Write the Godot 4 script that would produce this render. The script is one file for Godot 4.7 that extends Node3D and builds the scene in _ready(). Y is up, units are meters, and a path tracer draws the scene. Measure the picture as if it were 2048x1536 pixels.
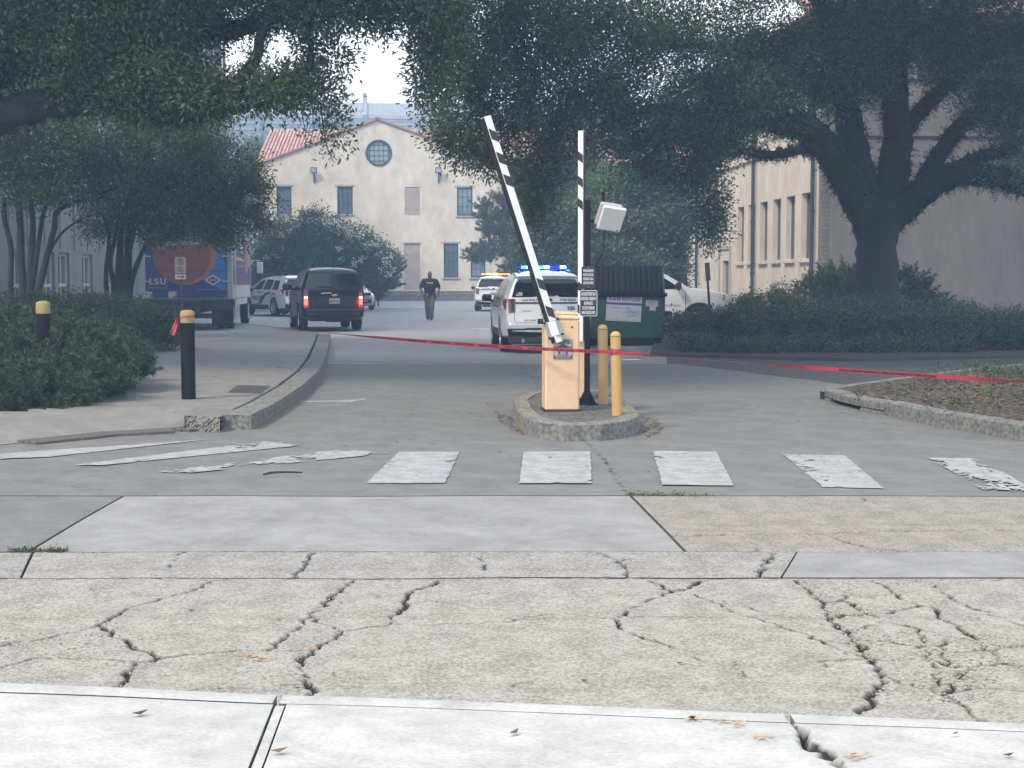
extends Node3D
# A street corner with a parking gate, police vehicles and oaks. Units are metres, y up; the photographer stands at the origin looking along -z.

var taken := {}
var M := {}
var rng := RandomNumberGenerator.new()


class MB:   # collects triangles; faces are oriented by the normal that comes with them
	var v := PackedVector3Array()
	var n := PackedVector3Array()
	var u := PackedVector2Array()
	var c := PackedColorArray()
	var col := Color.WHITE
	var t := Transform3D.IDENTITY

	func tri(a: Vector3, b: Vector3, d: Vector3, na: Vector3, nb: Vector3, nd: Vector3) -> void:
		if (b - a).cross(d - a).dot(na + nb + nd) > 0.0:
			var s := b
			b = d
			d = s
			s = nb
			nb = nd
			nd = s
		v.append(t * a); v.append(t * b); v.append(t * d)
		n.append((t.basis * na).normalized()); n.append((t.basis * nb).normalized()); n.append((t.basis * nd).normalized())
		u.append(Vector2(a.x, a.y)); u.append(Vector2(b.x, b.y)); u.append(Vector2(d.x, d.y))
		c.append(col); c.append(col); c.append(col)

	func flat(a: Vector3, b: Vector3, d: Vector3, away_from: Vector3) -> void:
		var g := (b - a).cross(d - a)
		if g.length_squared() < 1e-14:
			return
		g = g.normalized()
		if g.dot((a + b + d) / 3.0 - away_from) < 0.0:
			g = -g
		tri(a, b, d, g, g, g)

	func quad(a: Vector3, b: Vector3, d: Vector3, e: Vector3, away_from: Vector3) -> void:
		flat(a, b, d, away_from)
		flat(a, d, e, away_from)

	func quadn(a: Vector3, b: Vector3, d: Vector3, e: Vector3, na: Vector3) -> void:
		tri(a, b, d, na, na, na)
		tri(a, d, e, na, na, na)

	func smooth_quad(a: Vector3, b: Vector3, d: Vector3, e: Vector3, na: Vector3, nb: Vector3, nd: Vector3, ne: Vector3) -> void:
		tri(a, b, d, na, nb, nd)
		tri(a, d, e, na, nd, ne)

	func box(at: Vector3, size: Vector3, bevel := 0.0, turn := Basis.IDENTITY) -> void:
		var h := size / 2.0
		var b := minf(bevel, minf(h.x, minf(h.y, h.z)) * 0.9)
		var p := func(s: Vector3, axis: int) -> Vector3:
			var q := Vector3(s.x * (h.x - b), s.y * (h.y - b), s.z * (h.z - b))
			q[axis] = s[axis] * h[axis]
			return at + turn * q
		for axis in 3:
			var i := (axis + 1) % 3
			var j := (axis + 2) % 3
			for sg in [-1.0, 1.0]:
				var k := []
				for e in [[-1, -1], [1, -1], [1, 1], [-1, 1]]:
					var s := Vector3.ZERO
					s[axis] = sg; s[i] = e[0]; s[j] = e[1]
					k.append(p.call(s, axis))
				quad(k[0], k[1], k[2], k[3], at)
				if b > 0.0:
					for sj in [-1.0, 1.0]:   # the edge between the faces of axis and i
						var s1 := Vector3.ZERO
						s1[axis] = sg; s1[i] = sj; s1[j] = -1.0
						var s2 := s1
						s2[j] = 1.0
						quad(p.call(s1, axis), p.call(s2, axis), p.call(s2, i), p.call(s1, i), at)
		if b > 0.0:
			for sx in [-1.0, 1.0]:
				for sy in [-1.0, 1.0]:
					for sz in [-1.0, 1.0]:
						var s := Vector3(sx, sy, sz)
						flat(p.call(s, 0), p.call(s, 1), p.call(s, 2), at)

	func lathe(prof: Array, sides: int, at := Vector3.ZERO, turn := Basis.IDENTITY) -> void:   # prof: Vector2(radius, height), upwards on the outside
		for i in prof.size() - 1:
			var p: Vector2 = prof[i]
			var q: Vector2 = prof[i + 1]
			var dn := Vector2(q.y - p.y, p.x - q.x).normalized()
			var n0 := dn
			var n1 := dn
			if i > 0:
				var o: Vector2 = prof[i - 1]
				var d0 := Vector2(p.y - o.y, o.x - p.x).normalized()
				if d0.dot(dn) > 0.6:
					n0 = (d0 + dn).normalized()
			if i < prof.size() - 2:
				var o: Vector2 = prof[i + 2]
				var d1 := Vector2(o.y - q.y, q.x - o.x).normalized()
				if d1.dot(dn) > 0.6:
					n1 = (d1 + dn).normalized()
			for k in sides:
				var a := TAU * k / sides
				var b := TAU * (k + 1) / sides
				var ca := Vector3(cos(a), 0, sin(a))
				var cb := Vector3(cos(b), 0, sin(b))
				var up := Vector3.UP
				smooth_quad(at + turn * (ca * p.x + up * p.y), at + turn * (cb * p.x + up * p.y), at + turn * (cb * q.x + up * q.y), at + turn * (ca * q.x + up * q.y),
					turn * (ca * n0.x + up * n0.y), turn * (cb * n0.x + up * n0.y), turn * (cb * n1.x + up * n1.y), turn * (ca * n1.x + up * n1.y))

	func tube(pts: Array, rad: Array, sides := 8, rough := 0.0, noise: FastNoiseLite = null) -> void:
		var rings := []
		var side := Vector3.ZERO
		for i in pts.size():
			var d: Vector3 = (pts[mini(i + 1, pts.size() - 1)] - pts[maxi(i - 1, 0)]).normalized()
			if side == Vector3.ZERO:
				side = d.cross(Vector3(0.3, 0.2, 0.9)).normalized()
			side = (side - d * side.dot(d)).normalized()
			var other := d.cross(side)
			var ring := []
			for k in sides:
				var a := TAU * k / sides
				var o := side * cos(a) + other * sin(a)
				var r: float = rad[i]
				if noise:
					r *= 1.0 + rough * noise.get_noise_3dv(pts[i] + o * r)
				ring.append([pts[i] + o * r, o])
			rings.append(ring)
		for i in rings.size() - 1:
			for k in sides:
				var k1 := (k + 1) % sides
				smooth_quad(rings[i][k][0], rings[i][k1][0], rings[i + 1][k1][0], rings[i + 1][k][0], rings[i][k][1], rings[i][k1][1], rings[i + 1][k1][1], rings[i + 1][k][1])
		for end in [0, rings.size() - 1]:
			var mid: Vector3 = pts[end]
			var away: Vector3 = pts[1] if end == 0 else pts[end - 1]
			for k in sides:
				flat(rings[end][k][0], rings[end][(k + 1) % sides][0], mid, away)

	func prism(poly: PackedVector2Array, y0: float, y1: float, bevel := 0.0, bottom := false) -> void:   # poly in x, z
		var ids := Geometry2D.triangulate_polygon(poly)
		var top := poly
		if bevel > 0.0:
			top = MB.inset(poly, bevel)
		for i in range(0, ids.size(), 3):
			var q := [top[ids[i]], top[ids[i + 1]], top[ids[i + 2]]]
			tri(Vector3(q[0].x, y1, q[0].y), Vector3(q[1].x, y1, q[1].y), Vector3(q[2].x, y1, q[2].y), Vector3.UP, Vector3.UP, Vector3.UP)
			if bottom:
				tri(Vector3(q[0].x, y0, q[0].y), Vector3(q[1].x, y0, q[1].y), Vector3(q[2].x, y0, q[2].y), Vector3.DOWN, Vector3.DOWN, Vector3.DOWN)
		var turn := -1.0 if Geometry2D.is_polygon_clockwise(poly) else 1.0
		for i in poly.size():
			var j := (i + 1) % poly.size()
			var e := poly[j] - poly[i]
			var o := Vector2(e.y, -e.x).normalized() * turn
			var no := Vector3(o.x, 0, o.y)
			var yb := y1 - bevel
			quadn(Vector3(poly[i].x, y0, poly[i].y), Vector3(poly[j].x, y0, poly[j].y), Vector3(poly[j].x, yb, poly[j].y), Vector3(poly[i].x, yb, poly[i].y), no)
			if bevel > 0.0:
				quadn(Vector3(poly[i].x, yb, poly[i].y), Vector3(poly[j].x, yb, poly[j].y), Vector3(top[j].x, y1, top[j].y), Vector3(top[i].x, y1, top[i].y), (no + Vector3.UP).normalized())

	static func inset(poly: PackedVector2Array, by: float) -> PackedVector2Array:   # the same number of corners, each moved inwards
		var turn := -1.0 if Geometry2D.is_polygon_clockwise(poly) else 1.0
		var out := PackedVector2Array()
		for i in poly.size():
			var a := (poly[i] - poly[(i - 1 + poly.size()) % poly.size()]).normalized()
			var b := (poly[(i + 1) % poly.size()] - poly[i]).normalized()
			var na := Vector2(a.y, -a.x) * turn
			var nb := Vector2(b.y, -b.x) * turn
			var m := (na + nb).normalized()
			out.append(poly[i] - m * by / maxf(0.5, m.dot(na)))
		return out

	func mesh() -> ArrayMesh:
		var m := ArrayMesh.new()
		var a := []
		a.resize(Mesh.ARRAY_MAX)
		a[Mesh.ARRAY_VERTEX] = v
		a[Mesh.ARRAY_NORMAL] = n
		a[Mesh.ARRAY_TEX_UV] = u
		a[Mesh.ARRAY_COLOR] = c
		m.add_surface_from_arrays(Mesh.PRIMITIVE_TRIANGLES, a)
		return m


func numbered(called: String) -> String:
	if not taken.has(called):
		taken[called] = 0
		return called
	taken[called] += 1
	return "%s_%03d" % [called, taken[called]]


func tag(o: Node, label := "", category := "", group := "", kind := "") -> Node:
	if label: o.set_meta("label", label)
	if category: o.set_meta("category", category)
	if group: o.set_meta("group", group)
	if kind: o.set_meta("kind", kind)
	return o


func thing(called: String, label: String, category: String, at := Vector3.ZERO, turn := 0.0, group := "") -> Node3D:
	var o := Node3D.new()
	o.name = numbered(called)
	add_child(o)
	o.position = at
	o.rotation.y = turn
	tag(o, label, category, group)
	return o


func structure(called: String) -> Node3D:
	var o := Node3D.new()
	o.name = numbered(called)
	add_child(o)
	o.set_meta("kind", "structure")
	return o


func part(called: String, shape, m: Material, parent: Node) -> MeshInstance3D:   # shape: an MB or a Mesh
	var o := MeshInstance3D.new()
	o.mesh = shape.mesh() if shape is MB else shape
	o.material_override = m
	if parent == self:
		o.name = numbered(called)
		add_child(o)
	else:
		var k := 0
		var want := called
		while parent.has_node(NodePath(want)):
			k += 1
			want = "%s_%03d" % [called, k]
		o.name = want
		parent.add_child(o)
	return o


func lone(called: String, shape, m: Material, label: String, category: String, group := "") -> MeshInstance3D:
	var o := part(called, shape, m, self)
	tag(o, label, category, group)
	return o


func copy_of(o: Node3D, label := "") -> Node3D:
	var c: Node3D = o.duplicate()
	var base := String(o.name)
	if base.length() > 4 and base[-4] == "_" and base.substr(base.length() - 3).is_valid_int():
		base = base.substr(0, base.length() - 4)
	c.name = numbered(base)
	add_child(c)
	if label: c.set_meta("label", label)
	return c


func boxpart(called: String, at: Vector3, size: Vector3, m: Material, parent: Node, bevel := 0.0, turn := Basis.IDENTITY) -> MeshInstance3D:
	var b := MB.new()
	b.box(at, size, bevel, turn)
	return part(called, b, m, parent)


var fonts := {}
func lettering(text: String, height: float, at: Vector3, turn: Basis, m: Material, parent: Node, width := 0.0, face := "Droid Sans", weight := 700, called := "lettering") -> MeshInstance3D:
	# flat raised letters, `height` is the height of a capital; facing +z of `turn`
	var key := face + str(weight)
	if not fonts.has(key):
		var f := SystemFont.new()
		f.font_names = PackedStringArray([face])
		f.font_weight = weight
		fonts[key] = f
	var t := TextMesh.new()
	t.text = text
	t.font = fonts[key]
	t.font_size = 32
	t.pixel_size = height / 23.0
	t.depth = 0.003
	t.curve_step = 4.0
	var o := MeshInstance3D.new()
	o.mesh = t
	o.material_override = m
	var k := 0
	var want := called
	while parent.has_node(NodePath(want)):
		k += 1
		want = "%s_%03d" % [called, k]
	o.name = want
	parent.add_child(o)
	var sx := 1.0
	if width > 0.0:
		sx = width / maxf(0.001, t.get_aabb().size.x)
	o.transform = Transform3D(turn * Basis.from_scale(Vector3(sx, 1, 1)), at)
	return o


func flat_list(a: Array) -> PackedVector2Array:
	var out := PackedVector2Array()
	for i in range(0, a.size(), 2):
		out.append(Vector2(a[i], a[i + 1]))
	return out


func smooth_path(pts: Array, rad: Array, steps := 6) -> Array:   # Catmull-Rom through the points: [points, radii]
	var op := []
	var orr := []
	for i in pts.size() - 1:
		var p0: Vector3 = pts[maxi(i - 1, 0)]
		var p3: Vector3 = pts[mini(i + 2, pts.size() - 1)]
		for s in steps:
			var w := float(s) / steps
			op.append(pts[i].cubic_interpolate(pts[i + 1], p0, p3, w))
			orr.append(lerpf(rad[i], rad[i + 1], w))
	op.append(pts[-1])
	orr.append(rad[-1])
	return [op, orr]


# ------------------------------------------------------------------ textures and materials

func noise_bytes(size: int, freq: float, octaves: int, sd: int, type := FastNoiseLite.TYPE_SIMPLEX_SMOOTH, cell := 0) -> PackedByteArray:
	var f := FastNoiseLite.new()
	f.seed = sd
	f.noise_type = type
	f.frequency = freq
	f.fractal_octaves = octaves
	if octaves == 1: f.fractal_type = FastNoiseLite.FRACTAL_NONE
	if type == FastNoiseLite.TYPE_CELLULAR:
		f.cellular_return_type = cell
	var im := f.get_seamless_image(size, size)
	im.convert(Image.FORMAT_L8)
	return im.get_data()


func blend_tex(size: int, layers: Array, ramp: Array) -> ImageTexture:
	# layers: [bytes, weight] summed to a value 0..1 (0.5 = mean); ramp: two linear colours, dark and light
	var out := PackedByteArray()
	out.resize(size * size * 3)
	var lut := []
	for i in 256:
		var w := i / 255.0
		var k: Color = ramp[0].lerp(ramp[1], w).linear_to_srgb()
		lut.append([clampi(int(k.r * 255.0), 0, 255), clampi(int(k.g * 255.0), 0, 255), clampi(int(k.b * 255.0), 0, 255)])
	for i in size * size:
		var s := 0.5
		for l in layers:
			s += (l[0][i] / 255.0 - 0.5) * l[1]
		var k: Array = lut[clampi(int(s * 255.0), 0, 255)]
		out[i * 3] = k[0]; out[i * 3 + 1] = k[1]; out[i * 3 + 2] = k[2]
	return ImageTexture.create_from_image(Image.create_from_data(size, size, false, Image.FORMAT_RGB8, out))


func grey_tex(size: int, layers: Array) -> ImageTexture:
	var out := PackedByteArray()
	out.resize(size * size)
	for i in size * size:
		var s := 0.5
		for l in layers:
			s += (l[0][i] / 255.0 - 0.5) * l[1]
		out[i] = clampi(int(s * 255.0), 0, 255)
	return ImageTexture.create_from_image(Image.create_from_data(size, size, false, Image.FORMAT_L8, out))


func bump_of(size: int, layers: Array, strength: float) -> ImageTexture:
	var im := grey_tex(size, layers).get_image()
	im.convert(Image.FORMAT_RGBA8)
	im.bump_map_to_normal_map(strength)
	return ImageTexture.create_from_image(im)


func lin(r: float, g: float, b: float) -> Color:
	return Color(r, g, b).linear_to_srgb()


func plain(called: String, c: Color, rough := 0.6, metal := 0.0, coat := 0.0) -> StandardMaterial3D:   # c: linear
	var m := StandardMaterial3D.new()
	m.resource_name = called
	m.albedo_color = c.linear_to_srgb()
	m.roughness = rough
	m.metallic = metal
	if coat > 0.0:
		m.clearcoat_enabled = true
		m.clearcoat = coat
		m.clearcoat_roughness = 0.05
	M[called] = m
	return m


func surface(called: String, c: Color, rough: float, tex: Texture2D, scale, nrm: Texture2D = null, nscale := 1.0) -> StandardMaterial3D:   # scale: textures per metre
	var m := plain(called, c, rough)
	m.albedo_texture = tex
	m.uv1_triplanar = true
	m.uv1_world_triplanar = true
	m.uv1_scale = scale if scale is Vector3 else Vector3.ONE * scale
	if nrm:
		m.normal_enabled = true
		m.normal_texture = nrm
		m.normal_scale = nscale
	return m


func glow(called: String, c: Color, energy: float) -> StandardMaterial3D:
	var m := plain(called, Color(0.02, 0.02, 0.02), 0.3)
	m.emission_enabled = true
	m.emission = c.linear_to_srgb()
	m.emission_energy_multiplier = energy
	return m


func leafy(called: String, c: Color, back := 0.25, rough := 0.45) -> StandardMaterial3D:
	var m := plain(called, c, rough)
	m.vertex_color_use_as_albedo = true
	m.cull_mode = BaseMaterial3D.CULL_DISABLED
	m.backlight_enabled = true
	m.backlight = Color(back * 0.8, back, back * 0.35)
	return m


func make_materials() -> void:
	var n_blot := noise_bytes(512, 0.008, 4, 11)
	var n_fine := noise_bytes(512, 0.15, 3, 12)
	var n_mid := noise_bytes(512, 0.03, 4, 13)
	var n_grain := noise_bytes(512, 0.45, 1, 14)
	var n_cell := noise_bytes(1024, 0.11, 1, 15, FastNoiseLite.TYPE_CELLULAR, FastNoiseLite.RETURN_CELL_VALUE)
	var n_dist := noise_bytes(1024, 0.11, 1, 15, FastNoiseLite.TYPE_CELLULAR, FastNoiseLite.RETURN_DISTANCE)
	var n_blot1k := noise_bytes(1024, 0.004, 4, 17)
	var n_fine1k := noise_bytes(1024, 0.3, 2, 18)
	var conc := blend_tex(512, [[n_blot, 0.5], [n_mid, 0.35], [n_fine, 0.38], [n_grain, 0.3]], [Color(0.50, 0.495, 0.485), Color(1, 1, 1)])
	var conc_n := bump_of(512, [[n_fine, 0.5], [n_grain, 0.3]], 2.0)
	var pebble := blend_tex(1024, [[n_cell, 1.0], [n_fine1k, 0.4], [n_blot1k, 0.6], [n_dist, -0.3]], [Color(0.50, 0.48, 0.455), Color(1.0, 0.975, 0.945)])
	var pebble_n := bump_of(1024, [[n_dist, -0.9], [n_fine1k, 0.2]], 2.5)
	var asph := blend_tex(512, [[n_blot, 0.45], [n_fine, 0.5], [n_grain, 0.5]], [Color(0.45, 0.45, 0.47), Color(1, 1, 1)])
	var asph_n := bump_of(512, [[n_fine, 0.5], [n_grain, 0.5]], 2.5)
	var stain := blend_tex(512, [[n_blot, 0.6], [n_mid, 0.5], [n_fine, 0.12]], [Color(0.62, 0.58, 0.54), Color(1, 1, 1)])
	var grime := blend_tex(512, [[n_mid, 1.1], [n_fine, 0.6], [n_blot, 0.4]], [Color(0.2, 0.2, 0.19), Color(1, 1, 1)])
	var barkt := blend_tex(512, [[n_mid, 0.7], [n_fine, 0.7]], [Color(0.35, 0.33, 0.3), Color(1, 1, 1)])
	var bark_n := bump_of(512, [[n_mid, 0.9], [n_fine, 0.5]], 6.0)
	var scuff := blend_tex(512, [[n_blot, 0.35], [n_mid, 0.3], [n_grain, 0.12]], [Color(0.7, 0.69, 0.67), Color(1, 1, 1)])
	var worn := blend_tex(512, [[n_blot, 0.5], [n_mid, 0.5], [n_fine, 0.6], [n_grain, 0.4]], [Color(0.42, 0.42, 0.42), Color(1, 1, 1)])
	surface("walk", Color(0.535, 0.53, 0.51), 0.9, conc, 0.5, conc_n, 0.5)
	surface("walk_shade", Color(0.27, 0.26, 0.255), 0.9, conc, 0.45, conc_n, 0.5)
	surface("aggregate", Color(0.365, 0.346, 0.322), 0.95, pebble, 0.82, pebble_n, 0.9)
	surface("aggregate_tan", Color(0.32, 0.295, 0.265), 0.95, pebble, 0.8, pebble_n, 1.0)
	surface("aggregate_worn", Color(0.335, 0.325, 0.315), 0.95, pebble, 0.7, pebble_n, 0.5)
	surface("concrete", Color(0.205, 0.205, 0.2), 0.9, conc, 0.4, conc_n, 0.5)
	surface("concrete_patch", Color(0.32, 0.315, 0.31), 0.9, conc, 0.3, conc_n, 0.3)
	surface("asphalt", Color(0.335, 0.335, 0.34), 0.95, asph, 0.45, asph_n, 0.6)
	surface("asphalt_dark", Color(0.085, 0.085, 0.09), 0.95, asph, 0.5, asph_n, 0.6)
	surface("kerb_stone", Color(0.29, 0.285, 0.27), 0.92, grime, 0.9, conc_n, 0.8)
	surface("kerb_yellow", Color(0.33, 0.305, 0.22), 0.9, grime, 0.9, conc_n, 0.6)
	surface("rubble", Color(0.25, 0.24, 0.225), 1.0, pebble, 1.4, pebble_n, 2.0)
	surface("island_top", Color(0.17, 0.155, 0.14), 0.95, grime, 0.7, conc_n, 0.6)
	surface("dirt", Color(0.10, 0.08, 0.06), 1.0, asph, 0.6, asph_n, 1.5)
	surface("crack_dirt", Color(0.03, 0.03, 0.028), 1.0, asph, 1.5)
	surface("turf", Color(0.07, 0.10, 0.035), 1.0, grime, 0.3)
	surface("brick_red", Color(0.125, 0.108, 0.10), 0.95, scuff, 1.5, conc_n, 0.5)
	surface("paint_white", Color(0.43, 0.44, 0.445), 0.8, worn, 0.9)
	surface("stucco_cream", Color(0.82, 0.735, 0.62), 0.95, stain, Vector3(0.09, 0.05, 0.09), conc_n, 0.2)
	surface("stucco_pink", Color(0.72, 0.63, 0.535), 0.95, stain, Vector3(0.12, 0.06, 0.12), conc_n, 0.2)
	surface("stucco_shade", Color(0.215, 0.20, 0.19), 0.95, stain, Vector3(0.2, 0.06, 0.2), conc_n, 0.2)  # stucco darkened in its colour to stand in for tree shade
	surface("plinth_stone", Color(0.30, 0.27, 0.22), 0.95, grime, 0.5)
	surface("trim_stone", Color(0.42, 0.40, 0.38), 0.95, scuff, 0.5)
	surface("blind_panel", Color(0.50, 0.42, 0.36), 0.95, stain, 0.2)
	surface("stadium_stone", Color(0.58, 0.52, 0.50), 0.9, stain, 0.08)
	surface("stadium_pale", Color(0.62, 0.62, 0.63), 0.9, stain, 0.06)
	surface("tile_red", Color(0.36, 0.17, 0.13), 0.8, scuff, 0.6)
	surface("tile_pale", Color(0.62, 0.37, 0.30), 0.8, scuff, 0.6)
	surface("bark", Color(0.075, 0.066, 0.06), 1.0, barkt, Vector3(1.6, 0.5, 1.6), bark_n, 2.5)
	surface("bark_pale", Color(0.10, 0.08, 0.065), 0.9, barkt, 1.0, bark_n, 0.6)
	surface("gate_paint", Color(0.78, 0.54, 0.34), 0.55, scuff, 0.8)
	surface("yellow_paint", Color(0.58, 0.355, 0.12), 0.6, scuff, 1.6)
	surface("tan_paint", Color(0.42, 0.275, 0.12), 0.6, scuff, 1.6)
	surface("cap_yellow", Color(0.36, 0.265, 0.10), 0.7, scuff, 2.0)
	surface("post_black", Color(0.012, 0.013, 0.015), 0.5, scuff, 1.6)
	surface("bin_green", Color(0.012, 0.062, 0.045), 0.6, scuff, 0.7)
	surface("lid_black", Color(0.018, 0.02, 0.024), 0.85, scuff, 0.8)
	surface("truck_white", Color(0.62, 0.63, 0.65), 0.4, scuff, 0.4)
	surface("grime_metal", Color(0.09, 0.085, 0.075), 0.7, grime, 1.2)
	plain("white", Color(0.78, 0.78, 0.78), 0.45)
	plain("arm_white", Color(0.74, 0.75, 0.76), 0.5)
	plain("black", Color(0.014, 0.014, 0.016), 0.55)
	plain("print_dark", Color(0.03, 0.03, 0.045), 0.6)
	plain("print_purple", Color(0.07, 0.04, 0.16), 0.5)
	plain("print_grey", Color(0.25, 0.26, 0.28), 0.6)
	plain("print_gold", Color(0.6, 0.42, 0.1), 0.5)
	plain("print_white", Color(0.75, 0.75, 0.75), 0.5)
	plain("sign_white", Color(0.40, 0.41, 0.43), 0.5)
	plain("steel", Color(0.36, 0.37, 0.38), 0.38, 0.8)
	plain("alloy", Color(0.42, 0.43, 0.45), 0.3, 0.8)
	plain("chrome", Color(0.7, 0.7, 0.7), 0.12, 1.0)
	plain("tyre", Color(0.014, 0.014, 0.015), 0.85)
	plain("trim_black", Color(0.016, 0.017, 0.02), 0.5)
	plain("car_white", Color(0.70, 0.71, 0.73), 0.28, 0.0, 1.0)
	plain("car_dark", Color(0.006, 0.007, 0.011), 0.28, 0.0, 0.2)
	plain("car_silver", Color(0.5, 0.52, 0.55), 0.3, 0.4, 1.0)
	plain("glass_dark", Color(0.010, 0.012, 0.016), 0.06)
	plain("glass_window", Color(0.20, 0.24, 0.28), 0.06, 0.55)
	plain("screen_grey", Color(0.13, 0.125, 0.12), 0.8)
	plain("frame_dark", Color(0.035, 0.04, 0.045), 0.6)
	plain("curtain", Color(0.30, 0.38, 0.36), 0.9)
	plain("lens_red", Color(0.16, 0.012, 0.012), 0.25, 0.0, 0.8)
	plain("lens_clear", Color(0.6, 0.62, 0.65), 0.15)
	plain("lens_amber", Color(0.6, 0.2, 0.02), 0.3)
	glow("lamp_red", Color(1.0, 0.11, 0.05), 1.6)
	glow("lamp_red_bright", Color(1.0, 0.42, 0.22), 2.2)
	glow("lamp_blue", Color(0.03, 0.22, 1.0), 5.0)
	glow("lamp_blue_core", Color(0.35, 0.8, 1.0), 6.0)
	glow("lamp_amber", Color(1.0, 0.36, 0.08), 1.6)
	plain("tape_red", Color(0.34, 0.022, 0.042), 0.35)
	M.tape_red.cull_mode = BaseMaterial3D.CULL_DISABLED
	M.tape_red.backlight_enabled = true
	M.tape_red.backlight = Color(0.3, 0.02, 0.03)
	plain("truck_blue", Color(0.02, 0.04, 0.15), 0.35)
	plain("truck_sky", Color(0.025, 0.15, 0.42), 0.35)
	plain("truck_ball", Color(0.19, 0.065, 0.045), 0.4)
	plain("truck_ball_dark", Color(0.20, 0.06, 0.05), 0.4)
	plain("truck_orange", Color(0.33, 0.13, 0.07), 0.4)
	plain("truck_lilac", Color(0.30, 0.30, 0.42), 0.4)
	plain("plastic_white", Color(0.60, 0.60, 0.58), 0.45)
	plain("plastic_grey", Color(0.38, 0.39, 0.40), 0.5)
	plain("skin", Color(0.16, 0.085, 0.055), 0.5)
	plain("skin_beard", Color(0.03, 0.022, 0.018), 0.8)
	plain("shirt_navy", Color(0.016, 0.018, 0.026), 0.85)
	plain("trouser_grey", Color(0.115, 0.115, 0.135), 0.9)
	plain("boot_black", Color(0.01, 0.01, 0.01), 0.4)
	M.post_black.metallic_specular = 0.25
	M.lid_black.metallic_specular = 0.2
	M.car_dark.metallic_specular = 0.35
	for k in ["walk", "aggregate", "aggregate_tan", "aggregate_worn", "concrete", "concrete_patch", "tile_pale", "tile_red"]:
		M[k].vertex_color_use_as_albedo = true
	leafy("rubble_loose", Color(0.3, 0.28, 0.255), 0.0, 1.0)
	M.rubble_loose.backlight_enabled = false
	leafy("oak_leaf", Color(0.09, 0.135, 0.066), 0.7, 0.36)
	leafy("myrtle_leaf", Color(0.085, 0.125, 0.06), 0.7, 0.4)
	leafy("hedge_leaf", Color(0.05, 0.085, 0.035), 0.2)
	leafy("juniper_leaf", Color(0.032, 0.072, 0.036), 0.2, 0.7)
	leafy("bright_leaf", Color(0.11, 0.165, 0.06), 0.7)
	leafy("cypress_leaf", Color(0.11, 0.14, 0.075), 0.3, 0.7)
	leafy("blossom", Color(0.72, 0.73, 0.70), 0.4, 0.8)
	leafy("fern_leaf", Color(0.03, 0.04, 0.02), 0.1, 0.9)
	leafy("litter_leaf", Color(0.13, 0.085, 0.055), 0.1, 0.9)
	leafy("weed_leaf", Color(0.065, 0.09, 0.045), 0.3)



# ------------------------------------------------------------------ ground

var wobble := FastNoiseLite.new()

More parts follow.
